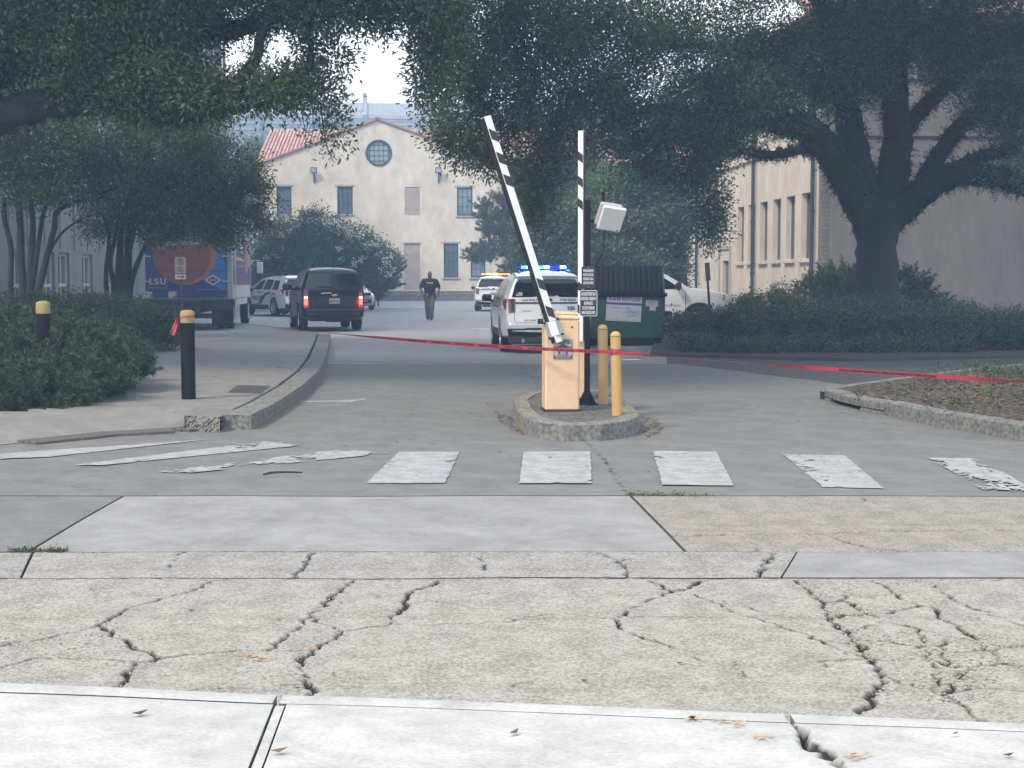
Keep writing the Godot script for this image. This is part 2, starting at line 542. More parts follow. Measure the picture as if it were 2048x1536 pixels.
func slab(parent: Node, called: String, quad: Array, res: float, y: float, m: Material, cracks := [], thick := 0.08) -> MeshInstance3D:
	# a slab of paving: quad = four Vector2(x, z) near-left, near-right, far-right, far-left; cracks = [polyline, width, depth]
	var a: Vector2 = quad[0]
	var b: Vector2 = quad[1]
	var c: Vector2 = quad[2]
	var d: Vector2 = quad[3]
	var nu := maxi(2, int(maxf(a.distance_to(b), d.distance_to(c)) / res) + 1)
	var nv := maxi(2, int(maxf(a.distance_to(d), b.distance_to(c)) / res) + 1)
	var h := PackedFloat32Array()
	h.resize(nu * nv)
	for cr in cracks:
		var line: PackedVector2Array = cr[0]
		var w0: float = cr[1]
		var deep: float = cr[2]
		var run := 0.0
		for i in line.size() - 1:
			var e := line[i + 1] - line[i]
			var steps := maxi(1, int(e.length() / 0.035))
			var o := Vector2(-e.y, e.x).normalized()
			for s in steps:
				var p := line[i] + e * (float(s) / steps)
				var q := line[i] + e * (float(s + 1) / steps)
				p += o * (wobble.get_noise_2d(p.x * 9.0, p.y * 9.0) * 0.035 + wobble.get_noise_2d(p.x * 40.0, p.y * 40.0) * 0.012) * (0.0 if i + s == 0 else 1.0)
				q += o * (wobble.get_noise_2d(q.x * 9.0, q.y * 9.0) * 0.035 + wobble.get_noise_2d(q.x * 40.0, q.y * 40.0) * 0.012)
				run += 0.035
				var w := w0 * (0.75 + 1.1 * wobble.get_noise_2d(p.x * 5.0 + 31.0, p.y * 5.0)) + w0 * 0.7 * maxf(0.0, wobble.get_noise_2d(p.x * 7.0, p.y * 7.0 + 9.0))
				if w < w0 * 0.12:
					w = w0 * 0.12
				# inverse of the (nearly rectangular) quad
				var mid := (p + q) * 0.5
				var v := 0.5
				var u := 0.5
				for it in 3:
					var l := a.lerp(d, v)
					var r := b.lerp(c, v)
					u = (mid.x - l.x) / maxf(0.001, r.x - l.x)
					var n0 := a.lerp(b, u)
					var n1 := d.lerp(c, u)
					v = (mid.y - n0.y) / (n1.y - n0.y)
				var ru := int((w + 0.03) / res) + 1
				var cu := int(u * (nu - 1))
				var cv := int(v * (nv - 1))
				for jv in range(maxi(0, cv - ru), mini(nv, cv + ru + 2)):
					for ju in range(maxi(0, cu - ru), mini(nu, cu + ru + 2)):
						var fu := float(ju) / (nu - 1)
						var pt := a.lerp(b, fu).lerp(d.lerp(c, fu), float(jv) / (nv - 1))
						var dist := pt.distance_to(Geometry2D.get_closest_point_to_segment(pt, p, q)) + wobble.get_noise_2d(pt.x * 90.0, pt.y * 90.0) * w0 * 0.3
						var k := 1.0 - smoothstep(w * 0.45, w, dist)
						var at := jv * nu + ju
						h[at] = minf(h[at], -deep * k)
	var vs := PackedVector3Array()
	var ns := PackedVector3Array()
	var cs := PackedColorArray()
	var ix := PackedInt32Array()
	vs.resize(nu * nv); ns.resize(nu * nv); cs.resize(nu * nv)
	for j in nv:
		for i in nu:
			var fu := float(i) / (nu - 1)
			var pt := a.lerp(b, fu).lerp(d.lerp(c, fu), float(j) / (nv - 1))
			var at := j * nu + i
			var hh := h[at]
			var yy := y + hh + 0.006 * wobble.get_noise_2d(pt.x * 0.6, pt.y * 0.6)
			if i == 0 or j == 0 or i == nu - 1 or j == nv - 1:
				yy -= 0.004
			vs[at] = Vector3(pt.x, yy, pt.y)
			var dirt := smoothstep(0.003, 0.010, -hh)
			cs[at] = Color.WHITE.lerp(Color(0.055, 0.055, 0.05), dirt)
	for j in nv:
		for i in nu:
			var dx := vs[j * nu + mini(i + 1, nu - 1)] - vs[j * nu + maxi(i - 1, 0)]
			var dz := vs[maxi(j - 1, 0) * nu + i] - vs[mini(j + 1, nv - 1) * nu + i]
			ns[j * nu + i] = dz.cross(dx).normalized()
			if ns[j * nu + i].y < 0.0:
				ns[j * nu + i] = -ns[j * nu + i]
	for j in nv - 1:
		for i in nu - 1:
			var p := j * nu + i
			ix.append_array(PackedInt32Array([p, p + nu, p + 1, p + 1, p + nu, p + nu + 1]))
	# skirts
	var base := vs.size()
	var loop := []
	for i in nu: loop.append(i)
	for j in range(1, nv): loop.append(j * nu + nu - 1)
	for i in range(nu - 2, -1, -1): loop.append((nv - 1) * nu + i)
	for j in range(nv - 2, 0, -1): loop.append(j * nu)
	var mid2 := (a + b + c + d) / 4.0
	for k in loop.size():
		var p: Vector3 = vs[loop[k]]
		var o := Vector3(p.x - mid2.x, 0, p.z - mid2.y).normalized()
		vs.append(p); ns.append(o); cs.append(Color(0.5, 0.5, 0.48))
		vs.append(p - Vector3(0, thick, 0)); ns.append(o); cs.append(Color(0.3, 0.3, 0.28))
	for k in loop.size():
		var p := base + k * 2
		var q := base + ((k + 1) % loop.size()) * 2
		ix.append_array(PackedInt32Array([p, q, q + 1, p, q + 1, p + 1]))
	for t in range(0, ix.size(), 3):   # Godot's front faces run clockwise
		var g := (vs[ix[t + 1]] - vs[ix[t]]).cross(vs[ix[t + 2]] - vs[ix[t]])
		if g.dot(ns[ix[t]]) > 0.0:
			var s := ix[t + 1]
			ix[t + 1] = ix[t + 2]
			ix[t + 2] = s
	var arr := []
	arr.resize(Mesh.ARRAY_MAX)
	arr[Mesh.ARRAY_VERTEX] = vs
	arr[Mesh.ARRAY_NORMAL] = ns
	arr[Mesh.ARRAY_COLOR] = cs
	arr[Mesh.ARRAY_INDEX] = ix
	var me := ArrayMesh.new()
	me.add_surface_from_arrays(Mesh.PRIMITIVE_TRIANGLES, arr)
	return part(called, me, m, parent)


func painted(parent: Node, quad: Array, y: float, wear: float, sd: int) -> void:
	# a road marking: thin flakes of paint, gone where the wear is
	var a: Vector2 = quad[0]
	var b: Vector2 = quad[1]
	var c: Vector2 = quad[2]
	var d: Vector2 = quad[3]
	var f := FastNoiseLite.new()
	f.seed = sd
	f.frequency = 1.0
	f.fractal_octaves = 3
	var nu := int(maxf(a.distance_to(b), d.distance_to(c)) / 0.03) + 1
	var nv := int(maxf(a.distance_to(d), b.distance_to(c)) / 0.035) + 1
	var mb := MB.new()
	var P := func(i: int, j: int) -> Vector3:
		var u := float(i) / nu
		var v := float(j) / nv
		var p := a.lerp(b, u).lerp(d.lerp(c, u), v)
		p += Vector2(f.get_noise_2d(p.x * 6.0, p.y * 6.0), f.get_noise_2d(p.y * 6.0, p.x * 6.0 + 40.0)) * 0.014
		return Vector3(p.x, y, p.y)
	for j in nv:
		for i in nu:
			var u := (i + 0.5) / nu
			var v := (j + 0.5) / nv
			var p := a.lerp(b, u).lerp(d.lerp(c, u), v)
			var edge := minf(minf(u, 1.0 - u) * a.distance_to(b), minf(v, 1.0 - v) * a.distance_to(d))
			var worn := wear + f.get_noise_2d(p.x * 2.2, p.y * 0.9) * 0.55 + f.get_noise_2d(p.x * 13.0, p.y * 9.0) * 0.35 - minf(edge, 0.12) * 1.6
			if worn > 0.34:
				continue
			mb.quadn(P.call(i, j), P.call(i + 1, j), P.call(i + 1, j + 1), P.call(i, j + 1), Vector3.UP)
	if mb.v.size():
		part("painted_stripe", mb, M.paint_white, parent)


func kerb_run(parent: Node, line: PackedVector2Array, wide: float, y0: float, y1: float, m: Material, side := 1.0, closed := false, step := 1.6) -> void:
	# kerb stones along the outer line; they lie on its `side`
	var outer := PackedVector2Array()
	for i in line.size() - 1:
		var n := maxi(1, int(line[i].distance_to(line[i + 1]) / 0.4))
		for k in n:
			outer.append(line[i].lerp(line[i + 1], float(k) / n))
	outer.append(line[-1])
	var inner := PackedVector2Array()
	for i in outer.size():
		var e := outer[mini(i + 1, outer.size() - 1)] - outer[maxi(i - 1, 0)]
		inner.append(outer[i] + Vector2(-e.y, e.x).normalized() * wide * side)
	var start := 0
	var run := 0.0
	for i in range(1, outer.size()):
		run += outer[i].distance_to(outer[i - 1])
		if run >= step or i == outer.size() - 1:
			var mb := MB.new()
			for k in range(start, i):
				var j0 := 0.004 * wobble.get_noise_2d(outer[k].x * 20.0, outer[k].y * 20.0)
				var bev := 0.025
				var ins := func(q: int) -> Vector2: return outer[q].lerp(inner[q], bev / wide)
				var up := Vector3.UP
				var e := outer[k + 1] - outer[k]
				var o := -Vector2(-e.y, e.x).normalized() * side
				var no := Vector3(o.x, 0, o.y)
				var gap := 0.0
				var A := outer[k]
				var B := outer[k + 1]
				var a0 := Vector3(A.x, y0, A.y)
				var b0 := Vector3(B.x, y0, B.y)
				var a1 := Vector3(A.x, y1 - bev, A.y)
				var b1 := Vector3(B.x, y1 - bev, B.y)
				var a2 := Vector3(ins.call(k).x, y1 + j0, ins.call(k).y)
				var b2 := Vector3(ins.call(k + 1).x, y1 + j0, ins.call(k + 1).y)
				var a3 := Vector3(inner[k].x, y1 + j0, inner[k].y)
				var b3 := Vector3(inner[k + 1].x, y1 + j0, inner[k + 1].y)
				if k == start:
					var dv := (b0 - a0).normalized() * 0.006
					a0 += dv; a1 += dv; a2 += dv; a3 += dv
				mb.quadn(a0, b0, b1, a1, no)
				mb.smooth_quad(a1, b1, b2, a2, no, no, up, up)
				mb.quadn(a2, b2, b3, a3, up)
				var a4 := Vector3(a3.x, y0, a3.z)
				var b4 := Vector3(b3.x, y0, b3.z)
				mb.quadn(a3, b3, b4, a4, -no)
				if k == start or k == i - 1:
					var dd := -(b0 - a0).normalized() if k == start else (b0 - a0).normalized()
					var s := [a0, a1, a2, a3, a4] if k == start else [b0, b1, b2, b3, b4]
					for z in [[0, 1, 2], [0, 2, 3], [0, 3, 4]]:
						mb.tri(s[z[0]], s[z[1]], s[z[2]], dd, dd, dd)
			part("kerb_stone", mb, m, parent)
			start = i
			run = 0.0


func scatter(called: String, mesh: Mesh, m: Material, count: int, area: Array, y: Callable, size: Vector2, sd: int, parent: Node = self, flatness := 0.5, tint := 0.35) -> MultiMeshInstance3D:
	# small things strewn over a polygon
	var poly := flat_list(area)
	var r := RandomNumberGenerator.new()
	r.seed = sd
	var lo := poly[0]
	var hi := poly[0]
	for p in poly:
		lo = Vector2(minf(lo.x, p.x), minf(lo.y, p.y))
		hi = Vector2(maxf(hi.x, p.x), maxf(hi.y, p.y))
	var ts := []
	var tries := 0
	while ts.size() < count and tries < count * 30:
		tries += 1
		var p := Vector2(r.randf_range(lo.x, hi.x), r.randf_range(lo.y, hi.y))
		if not Geometry2D.is_point_in_polygon(p, poly):
			continue
		var s := r.randf_range(size.x, size.y)
		var b := Basis(Vector3.UP, r.randf() * TAU) * Basis(Vector3.RIGHT, r.randf_range(-flatness, flatness))
		ts.append(Transform3D(b.scaled(Vector3.ONE * s), Vector3(p.x, y.call(p), p.y)))
	return many(called, mesh, m, ts, sd, parent, tint)


func many(called: String, mesh: Mesh, m: Material, ts: Array, sd: int, parent: Node, tint := 0.35, warm := 0.0) -> MultiMeshInstance3D:
	var r := RandomNumberGenerator.new()
	r.seed = sd
	var mm := MultiMesh.new()
	mm.transform_format = MultiMesh.TRANSFORM_3D
	mm.use_colors = true
	mm.mesh = mesh
	mm.instance_count = ts.size()
	for i in ts.size():
		mm.set_instance_transform(i, ts[i])
		var k := 1.0 + r.randf_range(-tint, tint)
		var w := r.randf_range(-0.15, 0.25) * tint + warm
		mm.set_instance_color(i, Color(k * (1.0 + w), k, k * (1.0 - w)))
	var o := MultiMeshInstance3D.new()
	o.multimesh = mm
	o.material_override = m
	if parent == self:
		o.name = numbered(called)
		add_child(o)
	else:
		var n := 0
		var want := called
		while parent.has_node(NodePath(want)):
			n += 1
			want = "%s_%03d" % [called, n]
		o.name = want
		parent.add_child(o)
	o.set_meta("kind", "stuff")
	return o


func dead_leaf() -> ArrayMesh:
	var b := MB.new()
	var A := Vector3(-0.5, 0.05, 0)
	var B := Vector3(0, 0.0, 0.2)
	var C := Vector3(0.5, 0.12, 0)
	var D := Vector3(0, 0.03, -0.2)
	b.flat(A, B, C, Vector3(0, -9, 0))
	b.flat(A, C, D, Vector3(0, -9, 0))
	return b.mesh()


func build_ground() -> void:
	wobble.seed = 5
	wobble.frequency = 1.0
	wobble.fractal_octaves = 2
	var g := structure("ground")
	var mb := MB.new()
	mb.quadn(Vector3(-900, -0.10, 60), Vector3(900, -0.10, 60), Vector3(900, -0.10, -1500), Vector3(-900, -0.10, -1500), Vector3.UP)
	part("soil", mb, M.turf, g)
	# the asphalt yard behind the gate
	var yard := structure("asphalt_yard")
	mb = MB.new()
	mb.quadn(Vector3(-34, -0.014, -28.4), Vector3(26, -0.014, -28.4), Vector3(34, -0.014, -113.5), Vector3(-34, -0.014, -113.5), Vector3.UP)
	part("asphalt", mb, M.asphalt, yard)
	# the dark driveway to the right of the gate, lapped against the concrete
	mb = MB.new()
	mb.prism(flat_list([2.9, -27.54, 3.52, -26.92, 3.8, -22.14, 3.95, -18.87, 4.04, -17.1, 4.43, -15.42, 4.96, -14.25, 6, -12.82, 17.08, -36.69, 12.71, -36.69, 8.39, -36.69, 3.8, -36.69]), -0.09, -0.006)
	part("dark_asphalt", mb, M.asphalt_dark, yard)
	mb = MB.new()
	mb.prism(flat_list([-3.83, -29.42, 2.9, -27.54, 3.8, -36.69, 1.45, -34.06, -4.43, -34.06]), -0.09, -0.008)
	part("asphalt_seam", mb, M.asphalt, yard)
	var bays := [[-10.11, -89.6, -8.75, -89.6, -8.28, -84.79, -9.57, -84.79], [-7.54, -89.6, -6.72, -89.6, -6.36, -84.79, -7.13, -84.79], [-5.87, -89.6, -4.36, -89.6, -4.16, -85.56, -5.61, -85.56], [-1.37, -49.41, -0.77, -49.41, -0.75, -48.16, -1.34, -48.16], [-4.4, -52.72, -4.22, -52.72, -4.13, -51.57, -4.31, -51.57], [-11.06, -62.45, -9.79, -62.45, -9.48, -60.46, -10.71, -60.46]]
	for b in bays:
		var q := flat_list(b)
		var s := MB.new()
		s.prism(q, -0.012, -0.009)
		part("painted_stripe", s, M.paint_white, yard)
	var sh := MB.new()
	sh.prism(flat_list([-40, -113.5, 34, -113.5, 34, -119, -40, -119]), -0.09, 0.05)
	part("grass_verge", sh, M.turf, yard)
	sh = MB.new()
	sh.prism(flat_list([-40, -112.9, 34, -112.9, 34, -113.5, -40, -113.5]), -0.09, 0.06)
	part("verge_kerb", sh, M.kerb_stone, yard)

	# ---- the street in front, cracked slabs with open joints
	var st := structure("street")
	mb = MB.new()
	mb.quadn(Vector3(-40, -0.055, -4.4), Vector3(40, -0.055, -4.4), Vector3(40, -0.055, -31), Vector3(-40, -0.055, -31), Vector3.UP)
	part("roadbed", mb, M.crack_dirt, st)
	var W := 0.0115
	var T := 0.0065
	var cracks := []
	for l in [
		[[-1.526, -7.865, -1.596, -7.785, -1.653, -7.556, -1.764, -7.317, -1.836, -7.202, -1.897, -7.016, -1.926, -6.9, -1.918, -6.788, -1.997, -6.66, -2.073, -6.537, -2.175, -6.473, -2.247, -6.392, -2.48, -6.313], W],
		[[-1.904, -6.778, -1.837, -6.66, -1.754, -6.519, -1.668, -6.401, -1.587, -6.295, -1.523, -6.21, -1.472, -6.177], W * 1.3],
		[[-1.472, -6.177, -1.374, -6.21, -1.259, -6.278, -1.176, -6.295, -1.048, -6.304, -0.939, -6.304, -0.855, -6.321, -0.814, -6.427, -0.786, -6.565, -0.775, -6.66, -0.689, -6.719, -0.603, -6.788, -0.54, -6.88], W],
		[[-1.472, -6.177, -1.524, -6.127, -1.573, -6.086, -1.665, -6.144, -1.82, -6.168, -1.96, -6.177, -2.032, -6.168, -2.074, -6.103, -2.117, -6.015, -2.262, -5.906], W * 0.9],
		[[-1.573, -6.086, -1.561, -5.944, -1.548, -5.816, -1.543, -5.721, -1.563, -5.616], W * 1.4],
		[[-0.844, -7.852, -0.875, -7.656, -0.911, -7.411, -0.935, -7.202, -0.959, -7.016, -0.99, -6.808, -1.003, -6.613, -1.027, -6.446, -1.048, -6.304], W * 1.3],
		[[-0.967, -6.984, -0.887, -6.828, -0.815, -6.709, -0.786, -6.66], T * 1.5],
		[[-0.372, -7.825, -0.43, -7.656, -0.515, -7.556, -0.528, -7.375, -0.526, -7.18, -0.551, -7.016, -0.576, -6.88], W * 1.5],
		[[-0.865, -6.313, -0.88, -6.185, -0.873, -6.022, -0.836, -5.831, -0.786, -5.686, -0.771, -5.602], W * 1.6],
		[[-0.436, -7.317, -0.269, -7.202, -0.144, -7.124, -0.01, -7.091], T * 0.8],
		[[-0.428, -6.778, -0.045, -6.839, 0.085, -6.9, 0.205, -6.963, 0.3, -6.994, 0.468, -6.931], T],
		[[-1.382, -5.665, -1.222, -5.693, -1.137, -5.707, -1.031, -5.721, -0.841, -5.765], T],
		[[-2.008, -5.7, -1.876, -5.658, -1.794, -5.582], T],
	]:
		cracks.append([flat_list(l[0]), l[1], 0.022])
	for l in [
		[[0.991, -7.785, 0.913, -7.619, 0.828, -7.556, 0.786, -7.656, 0.759, -7.785], W * 1.9],
		[[0.825, -7.532, 0.749, -7.411, 0.68, -7.293, 0.598, -7.124, 0.527, -6.984, 0.468, -6.931, 0.502, -6.808, 0.511, -6.709, 0.586, -6.565, 0.655, -6.473, 0.701, -6.383, 0.773, -6.252, 0.821, -6.127], W * 0.9],
		[[0.898, -7.495, 0.99, -7.317, 1.046, -7.18, 1.094, -7.016, 1.161, -6.911, 1.232, -6.778, 1.302, -6.66, 1.37, -6.491, 1.431, -6.313, 1.482, -6.21], W * 0.9],
		[[0.501, -6.963, 0.716, -6.963, 0.904, -6.942, 1.074, -6.963, 1.269, -6.984, 1.374, -6.911, 1.475, -6.828], T],
		[[1.51, -7.812, 1.538, -7.682, 1.553, -7.434, 1.542, -7.202, 1.502, -6.931, 1.512, -6.729, 1.525, -6.584, 1.527, -6.401, 1.508, -6.227, 1.506, -6.046, 1.499, -5.891, 1.447, -5.721, 1.383, -5.582, 1.294, -5.365], W * 1.45],
		[[1.911, -7.812, 1.959, -7.682, 1.963, -7.495, 1.955, -7.317, 2.017, -7.18, 2.063, -7.124, 2.04, -6.88, 2.066, -6.729, 2.064, -6.537, 2.059, -6.313, 2.058, -6.144, 2.158, -5.944], W * 1.2],
		[[2.152, -7.812, 2.235, -7.682, 2.215, -7.434, 2.226, -7.259, 2.272, -7.091, 2.329, -6.931, 2.371, -6.778, 2.544, -6.584], W * 1.1],
		[[1.486, -6.88, 1.592, -6.984, 1.719, -7.016, 1.804, -7.016, 1.922, -7.146, 2.017, -7.18], W * 1.3],
		[[1.547, -6.68, 1.646, -6.758, 1.729, -6.859, 1.813, -6.778, 1.887, -6.709, 1.965, -6.584, 2.038, -6.491, 2.131, -6.401, 2.256, -6.419, 2.457, -6.356], W * 1.1],
		[[1.548, -6.491, 1.666, -6.473, 1.758, -6.401, 1.842, -6.313, 1.938, -6.269, 2.059, -6.313, 2.25, -6.401], W],
		[[1.258, -6.103, 1.372, -6.144, 1.477, -6.144, 1.583, -6.144, 1.695, -6.168, 1.789, -6.127, 1.828, -6.046, 1.922, -6.046, 2.039, -6.086, 2.128, -6.046, 2.361, -6.103], W],
		[[1.911, -6.046, 1.813, -5.891, 1.743, -5.757, 1.678, -5.637, 1.695, -5.534, 1.703, -5.403, 1.7, -5.26], W * 1.2],
		[[1.678, -5.637, 1.659, -5.672, 1.714, -5.831, 1.76, -6.062, 1.79, -6.313, 1.875, -6.699], W * 0.9],
		[[1.499, -5.891, 1.564, -5.757, 1.653, -5.651], W * 0.7],
		[[1.678, -5.637, 1.82, -5.721, 1.919, -5.721, 2.003, -5.686, 2.176, -5.616], W * 0.8],
		[[0.63, -6.007, 0.677, -6.062, 0.742, -6.086], T],
		[[1.554, -7.259, 1.661, -7.293, 1.709, -7.124, 1.736, -6.984, 1.74, -6.859], W * 1.2],
		[[1.144, -7.18, 1.261, -7.005, 1.382, -6.952, 1.455, -6.778], W * 0.8],
		[[0.012, -6.88, 0.119, -6.963, 0.204, -7.016], T * 1.3],
		[[0, -5.743, 0.032, -5.772, 0.068, -5.816], T * 1.6],
		[[1.37, -6.491, 1.491, -6.427, 1.506, -6.21], W * 0.8],
		[[1.963, -7.483, 1.806, -7.363, 1.721, -7.434, 1.538, -7.18], W * 0.7],
		[[1.965, -6.584, 1.855, -6.313, 1.828, -6.046], W * 0.9],
	]:
		cracks.append([flat_list(l[0]), l[1], 0.024])
	cracks.append([flat_list([-3.551, -7.838, -2.477, -7.834, -1.405, -7.838, -0.332, -7.83, 0.739, -7.828, 1.809, -7.82, 3.411, -7.812]), T * 1.5, 0.02])
	var A := flat_list([-3.05, -5.743, 2.813, -5.112, 4.287, -7.849, -4.157, -7.868])
	# the near band ends under the kerb, so its near edge runs straight
	slab(st, "road_slab", [Vector2(-4.2, -4.95), Vector2(4.2, -4.55), Vector2(4.2, A[2].y), Vector2(-4.2, A[3].y)], 0.0105, 0.0, M.aggregate, cracks)
	slab(st, "road_slab", [Vector2(-16, -5.5), Vector2(-4.21, -4.95), Vector2(-4.21, A[3].y), Vector2(-16, A[3].y)], 0.5, 0.0, M.aggregate)
	slab(st, "road_slab", [Vector2(4.21, -4.55), Vector2(16, -4.0), Vector2(16, A[2].y), Vector2(4.21, A[2].y)], 0.5, 0.0, M.aggregate)
	# the narrow band behind it
	var cb := [[flat_list([-3.314, -8.628, -1.839, -8.623, -0.365, -8.618, 1.105, -8.596]), T * 1.1, 0.02]]
	for l in [[[-1.932, -8.644, -1.948, -8.454, -1.911, -8.229, -1.921, -7.919], T * 0.8], [[-1.149, -8.644, -1.168, -8.454, -1.163, -8.258, -1.169, -8.057, -1.199, -7.892], W * 1.1], [[-0.159, -8.612, -0.175, -8.378, -0.15, -8.113, -0.151, -7.892], T * 0.9],
		[[0.516, -8.58, 0.609, -8.408, 0.616, -8.229, 0.639, -8.085, 0.63, -7.865], W * 1.2], [[0.773, -8.501, 0.603, -8.318], T * 0.7], [[1.557, -8.612, 1.469, -8.408, 1.424, -8.229, 1.372, -8.085, 1.324, -7.865], W * 1.3]]:
		cb.append([flat_list(l[0]), l[1], 0.04])
	var B0 := [0, -7.892, 0, -8.644]
	var zb: float = B0[1]
	var zc: float = B0[3]
	var J := flat_list([-2.844, -8.057, -2.824, -8.709, -2.882, -10.996])
	slab(st, "road_slab", [Vector2(-2.645, zb), Vector2(1.45, zb - 0.01), Vector2(1.68, zc - 0.012), Vector2(-2.822, zc)], 0.013, 0.0, M.aggregate_worn, cb)
	slab(st, "road_slab", [Vector2(1.462, zb - 0.01), Vector2(7, zb - 0.02), Vector2(7, zc - 0.02), Vector2(1.69, zc - 0.012)], 0.013, 0.0, M.concrete_patch, cb)
	slab(st, "road_slab", [Vector2(-16, zb), Vector2(-2.66, zb), Vector2(-2.84, zc), Vector2(-16, zc)], 0.4, 0.0, M.aggregate_worn)
	# the third band: smooth patch on the left, bare aggregate on the right
	var C0 := flat_list([0, -8.668, 0, -10.906, 1.026, -8.628, 0.953, -9.591, 0.882, -10.868])
	var z0: float = C0[0].y
	var z1: float = C0[1].y
	slab(st, "road_slab", [Vector2(-2.858, z0), Vector2(C0[2].x - 0.01, z0 - 0.004), Vector2(C0[4].x - 0.01, z1), Vector2(J[2].x, z1)], 0.05, 0.0, M.concrete_patch)
	slab(st, "road_slab", [Vector2(-16, z0), Vector2(-2.88, z0), Vector2(J[2].x - 0.02, z1), Vector2(-16, z1)], 0.3, 0.0, M.concrete)
	var cc := []
	for l in [[[1.004, -9.156, 1.183, -9.21, 1.5, -9.229, 1.949, -9.265, 2.352, -9.359, 3.285, -9.397, 4.11, -9.435], W], [[1.949, -9.265, 2.106, -8.858, 2.305, -8.692, 2.583, -8.628, 2.997, -8.564], W * 1.1], [[2.585, -10.818, 2.623, -10.453, 2.736, -10.179], T * 1.4], [[1.413, -9.174, 1.471, -8.858, 1.468, -8.66], T], [[1.703, -8.808, 2.046, -8.858], T * 0.7]]:
		cc.append([flat_list(l[0]), l[1], 0.04])
	slab(st, "road_slab", [Vector2(C0[2].x + 0.012, z0 - 0.004), Vector2(7, z0 - 0.004), Vector2(7, z1), Vector2(C0[4].x + 0.012, z1)], 0.018, 0.0, M.aggregate_tan, cc)

	# ---- the concrete apron up to the asphalt
	var ap := structure("concrete_apron")
	var cd := []
	for l in [[[-4.137, -11.864, -3.65, -11.598, -3.254, -11.317, -2.921, -11.075, -2.607, -10.945], T], [[0.73, -14.65, 0.82, -13.28, 0.85, -12.08, 0.886, -10.919], T * 1.5], [[0.45, -13.79, 0.53, -13.36, 0.82, -13.24, 1.34, -13.32, 1.47, -13.67], T * 1.2], [[0.15, -28.36, 0.3, -24.91, 0.46, -21.7], T], [[-1.98, -14.38, -0.62, -14.65, 0.08, -14.75], T], [[1.98, -22, 2.89, -21.5, 3.86, -21.21], T * 0.7], [[-2.83, -21.7, -1.96, -21.9, -0.64, -22.31], T * 0.7], [[3.92, -18.75, 4.18, -16.28, 4.47, -15.03, 4.8, -14.47], T], [[0.27, -22.53, -0.19, -22.75, -0.7, -21.9], T * 0.7]]:
		cd.append([flat_list(l[0]), l[1], 0.03])
	var e0 := flat_list([0, -10.945, 0, -28.19])
	slab(ap, "apron_slab", [Vector2(-6.5, e0[0].y), Vector2(7, e0[0].y), Vector2(7, -17.2), Vector2(-6.5, -17.2)], 0.022, 0.0, M.concrete, cd)
	slab(ap, "apron_slab", [Vector2(-6.5, -17.22), Vector2(7, -17.22), Vector2(3.2, -28.3), Vector2(-6.5, -28.3)], 0.05, 0.0, M.concrete, cd)
	slab(ap, "apron_slab", [Vector2(-16, e0[0].y), Vector2(-6.52, e0[0].y), Vector2(-6.52, -17.2), Vector2(-16, -17.2)], 0.4, 0.0, M.concrete)
	slab(ap, "apron_slab", [Vector2(7.02, e0[0].y), Vector2(16, e0[0].y), Vector2(16, -12.6), Vector2(7.02, -13.0)], 0.4, 0.0, M.concrete)
	var stripes := [
		[[-1.144, -11.541, -0.527, -11.541, -0.49, -13.67, -1.05, -13.67], 0.0], [[0.055, -11.541, 0.629, -11.541, 0.73, -13.71, 0.11, -13.67], 0.02], [[1.171, -11.456, 1.724, -11.4, 1.9, -13.67, 1.32, -13.75], 0.0], [[2.398, -11.317, 2.848, -11.235, 3.03, -13.39, 2.48, -13.47], 0.1], [[3.594, -11.208, 3.957, -11.101, 4.2, -13.17, 3.74, -13.21], 0.36],
		[[-4.58, -13.13, -4.17, -13.28, -3.03, -14.75, -3.3, -14.89, -4.71, -13.51], -0.05], [[-3.77, -12.7, -3.53, -12.67, -2.02, -14.21, -2.45, -14.56], 0.17], [[-2.95, -12.24, -2.67, -12.17, -1.12, -13.55, -1.58, -13.91], 0.37], [[4.589, -11.075, 4.969, -10.996, 5.21, -13.02, 4.83, -13.06], 0.2]]
	for i in stripes.size():
		var q := flat_list(stripes[i][0])
		painted(ap, [q[0], q[1], q[2], q[-1]], 0.0085, stripes[i][1], 100 + i)
	# a thin scrape of old paint
	var sc := MB.new()
	sc.prism(flat_list([-2.8, -19.45, -2.16, -19.62, -1.99, -19.86, -1.94, -19.78, -2.1, -19.37]), -0.02, 0.0075)
	part("painted_stripe", sc, M.paint_white, ap)

	# ---- the near pavement the picture is taken from
	var nw := structure("near_pavement")
	var k0 := flat_list([-0.833, -5.22, 0.942, -4.98, -0.817, -5.113, 0.925, -4.888])
	var slope: float = (k0[1].y - k0[0].y) / (k0[1].x - k0[0].x)
	var back: float = (k0[3].y - k0[2].y) / (k0[3].x - k0[2].x)
	var kx := [-9.0, k0[0].x, k0[1].x, 9.0]
	for i in 3:
		var xa: float = kx[i] + 0.012
		var xb: float = kx[i + 1] - 0.012
		var fz := func(x: float) -> float: return k0[0].y + slope * (x - k0[0].x)
		var bz := func(x: float) -> float: return k0[2].y + back * (x - k0[2].x)
		slab(nw, "kerb_stone", [Vector2(xa, bz.call(xa)), Vector2(xb, bz.call(xb)), Vector2(xb, fz.call(xb)), Vector2(xa, fz.call(xa))], 0.03, 0.12, M.walk, [], 0.2)
	var jl := flat_list([-0.815, -5.094, -0.778, -4.402, -0.761, -3.968])
	var jr := flat_list([0.934, -4.877, 0.962, -4.64, 0.991, -4.516, 1.003, -4.361, 1.011, -3.968])
	var bz2 := func(x: float) -> float: return k0[2].y + back * (x - k0[2].x) + 0.012
	var znear := -1.0
	var xl: float = jl[0].x + (jl[2].x - jl[0].x) * (znear - jl[0].y) / (jl[2].y - jl[0].y)
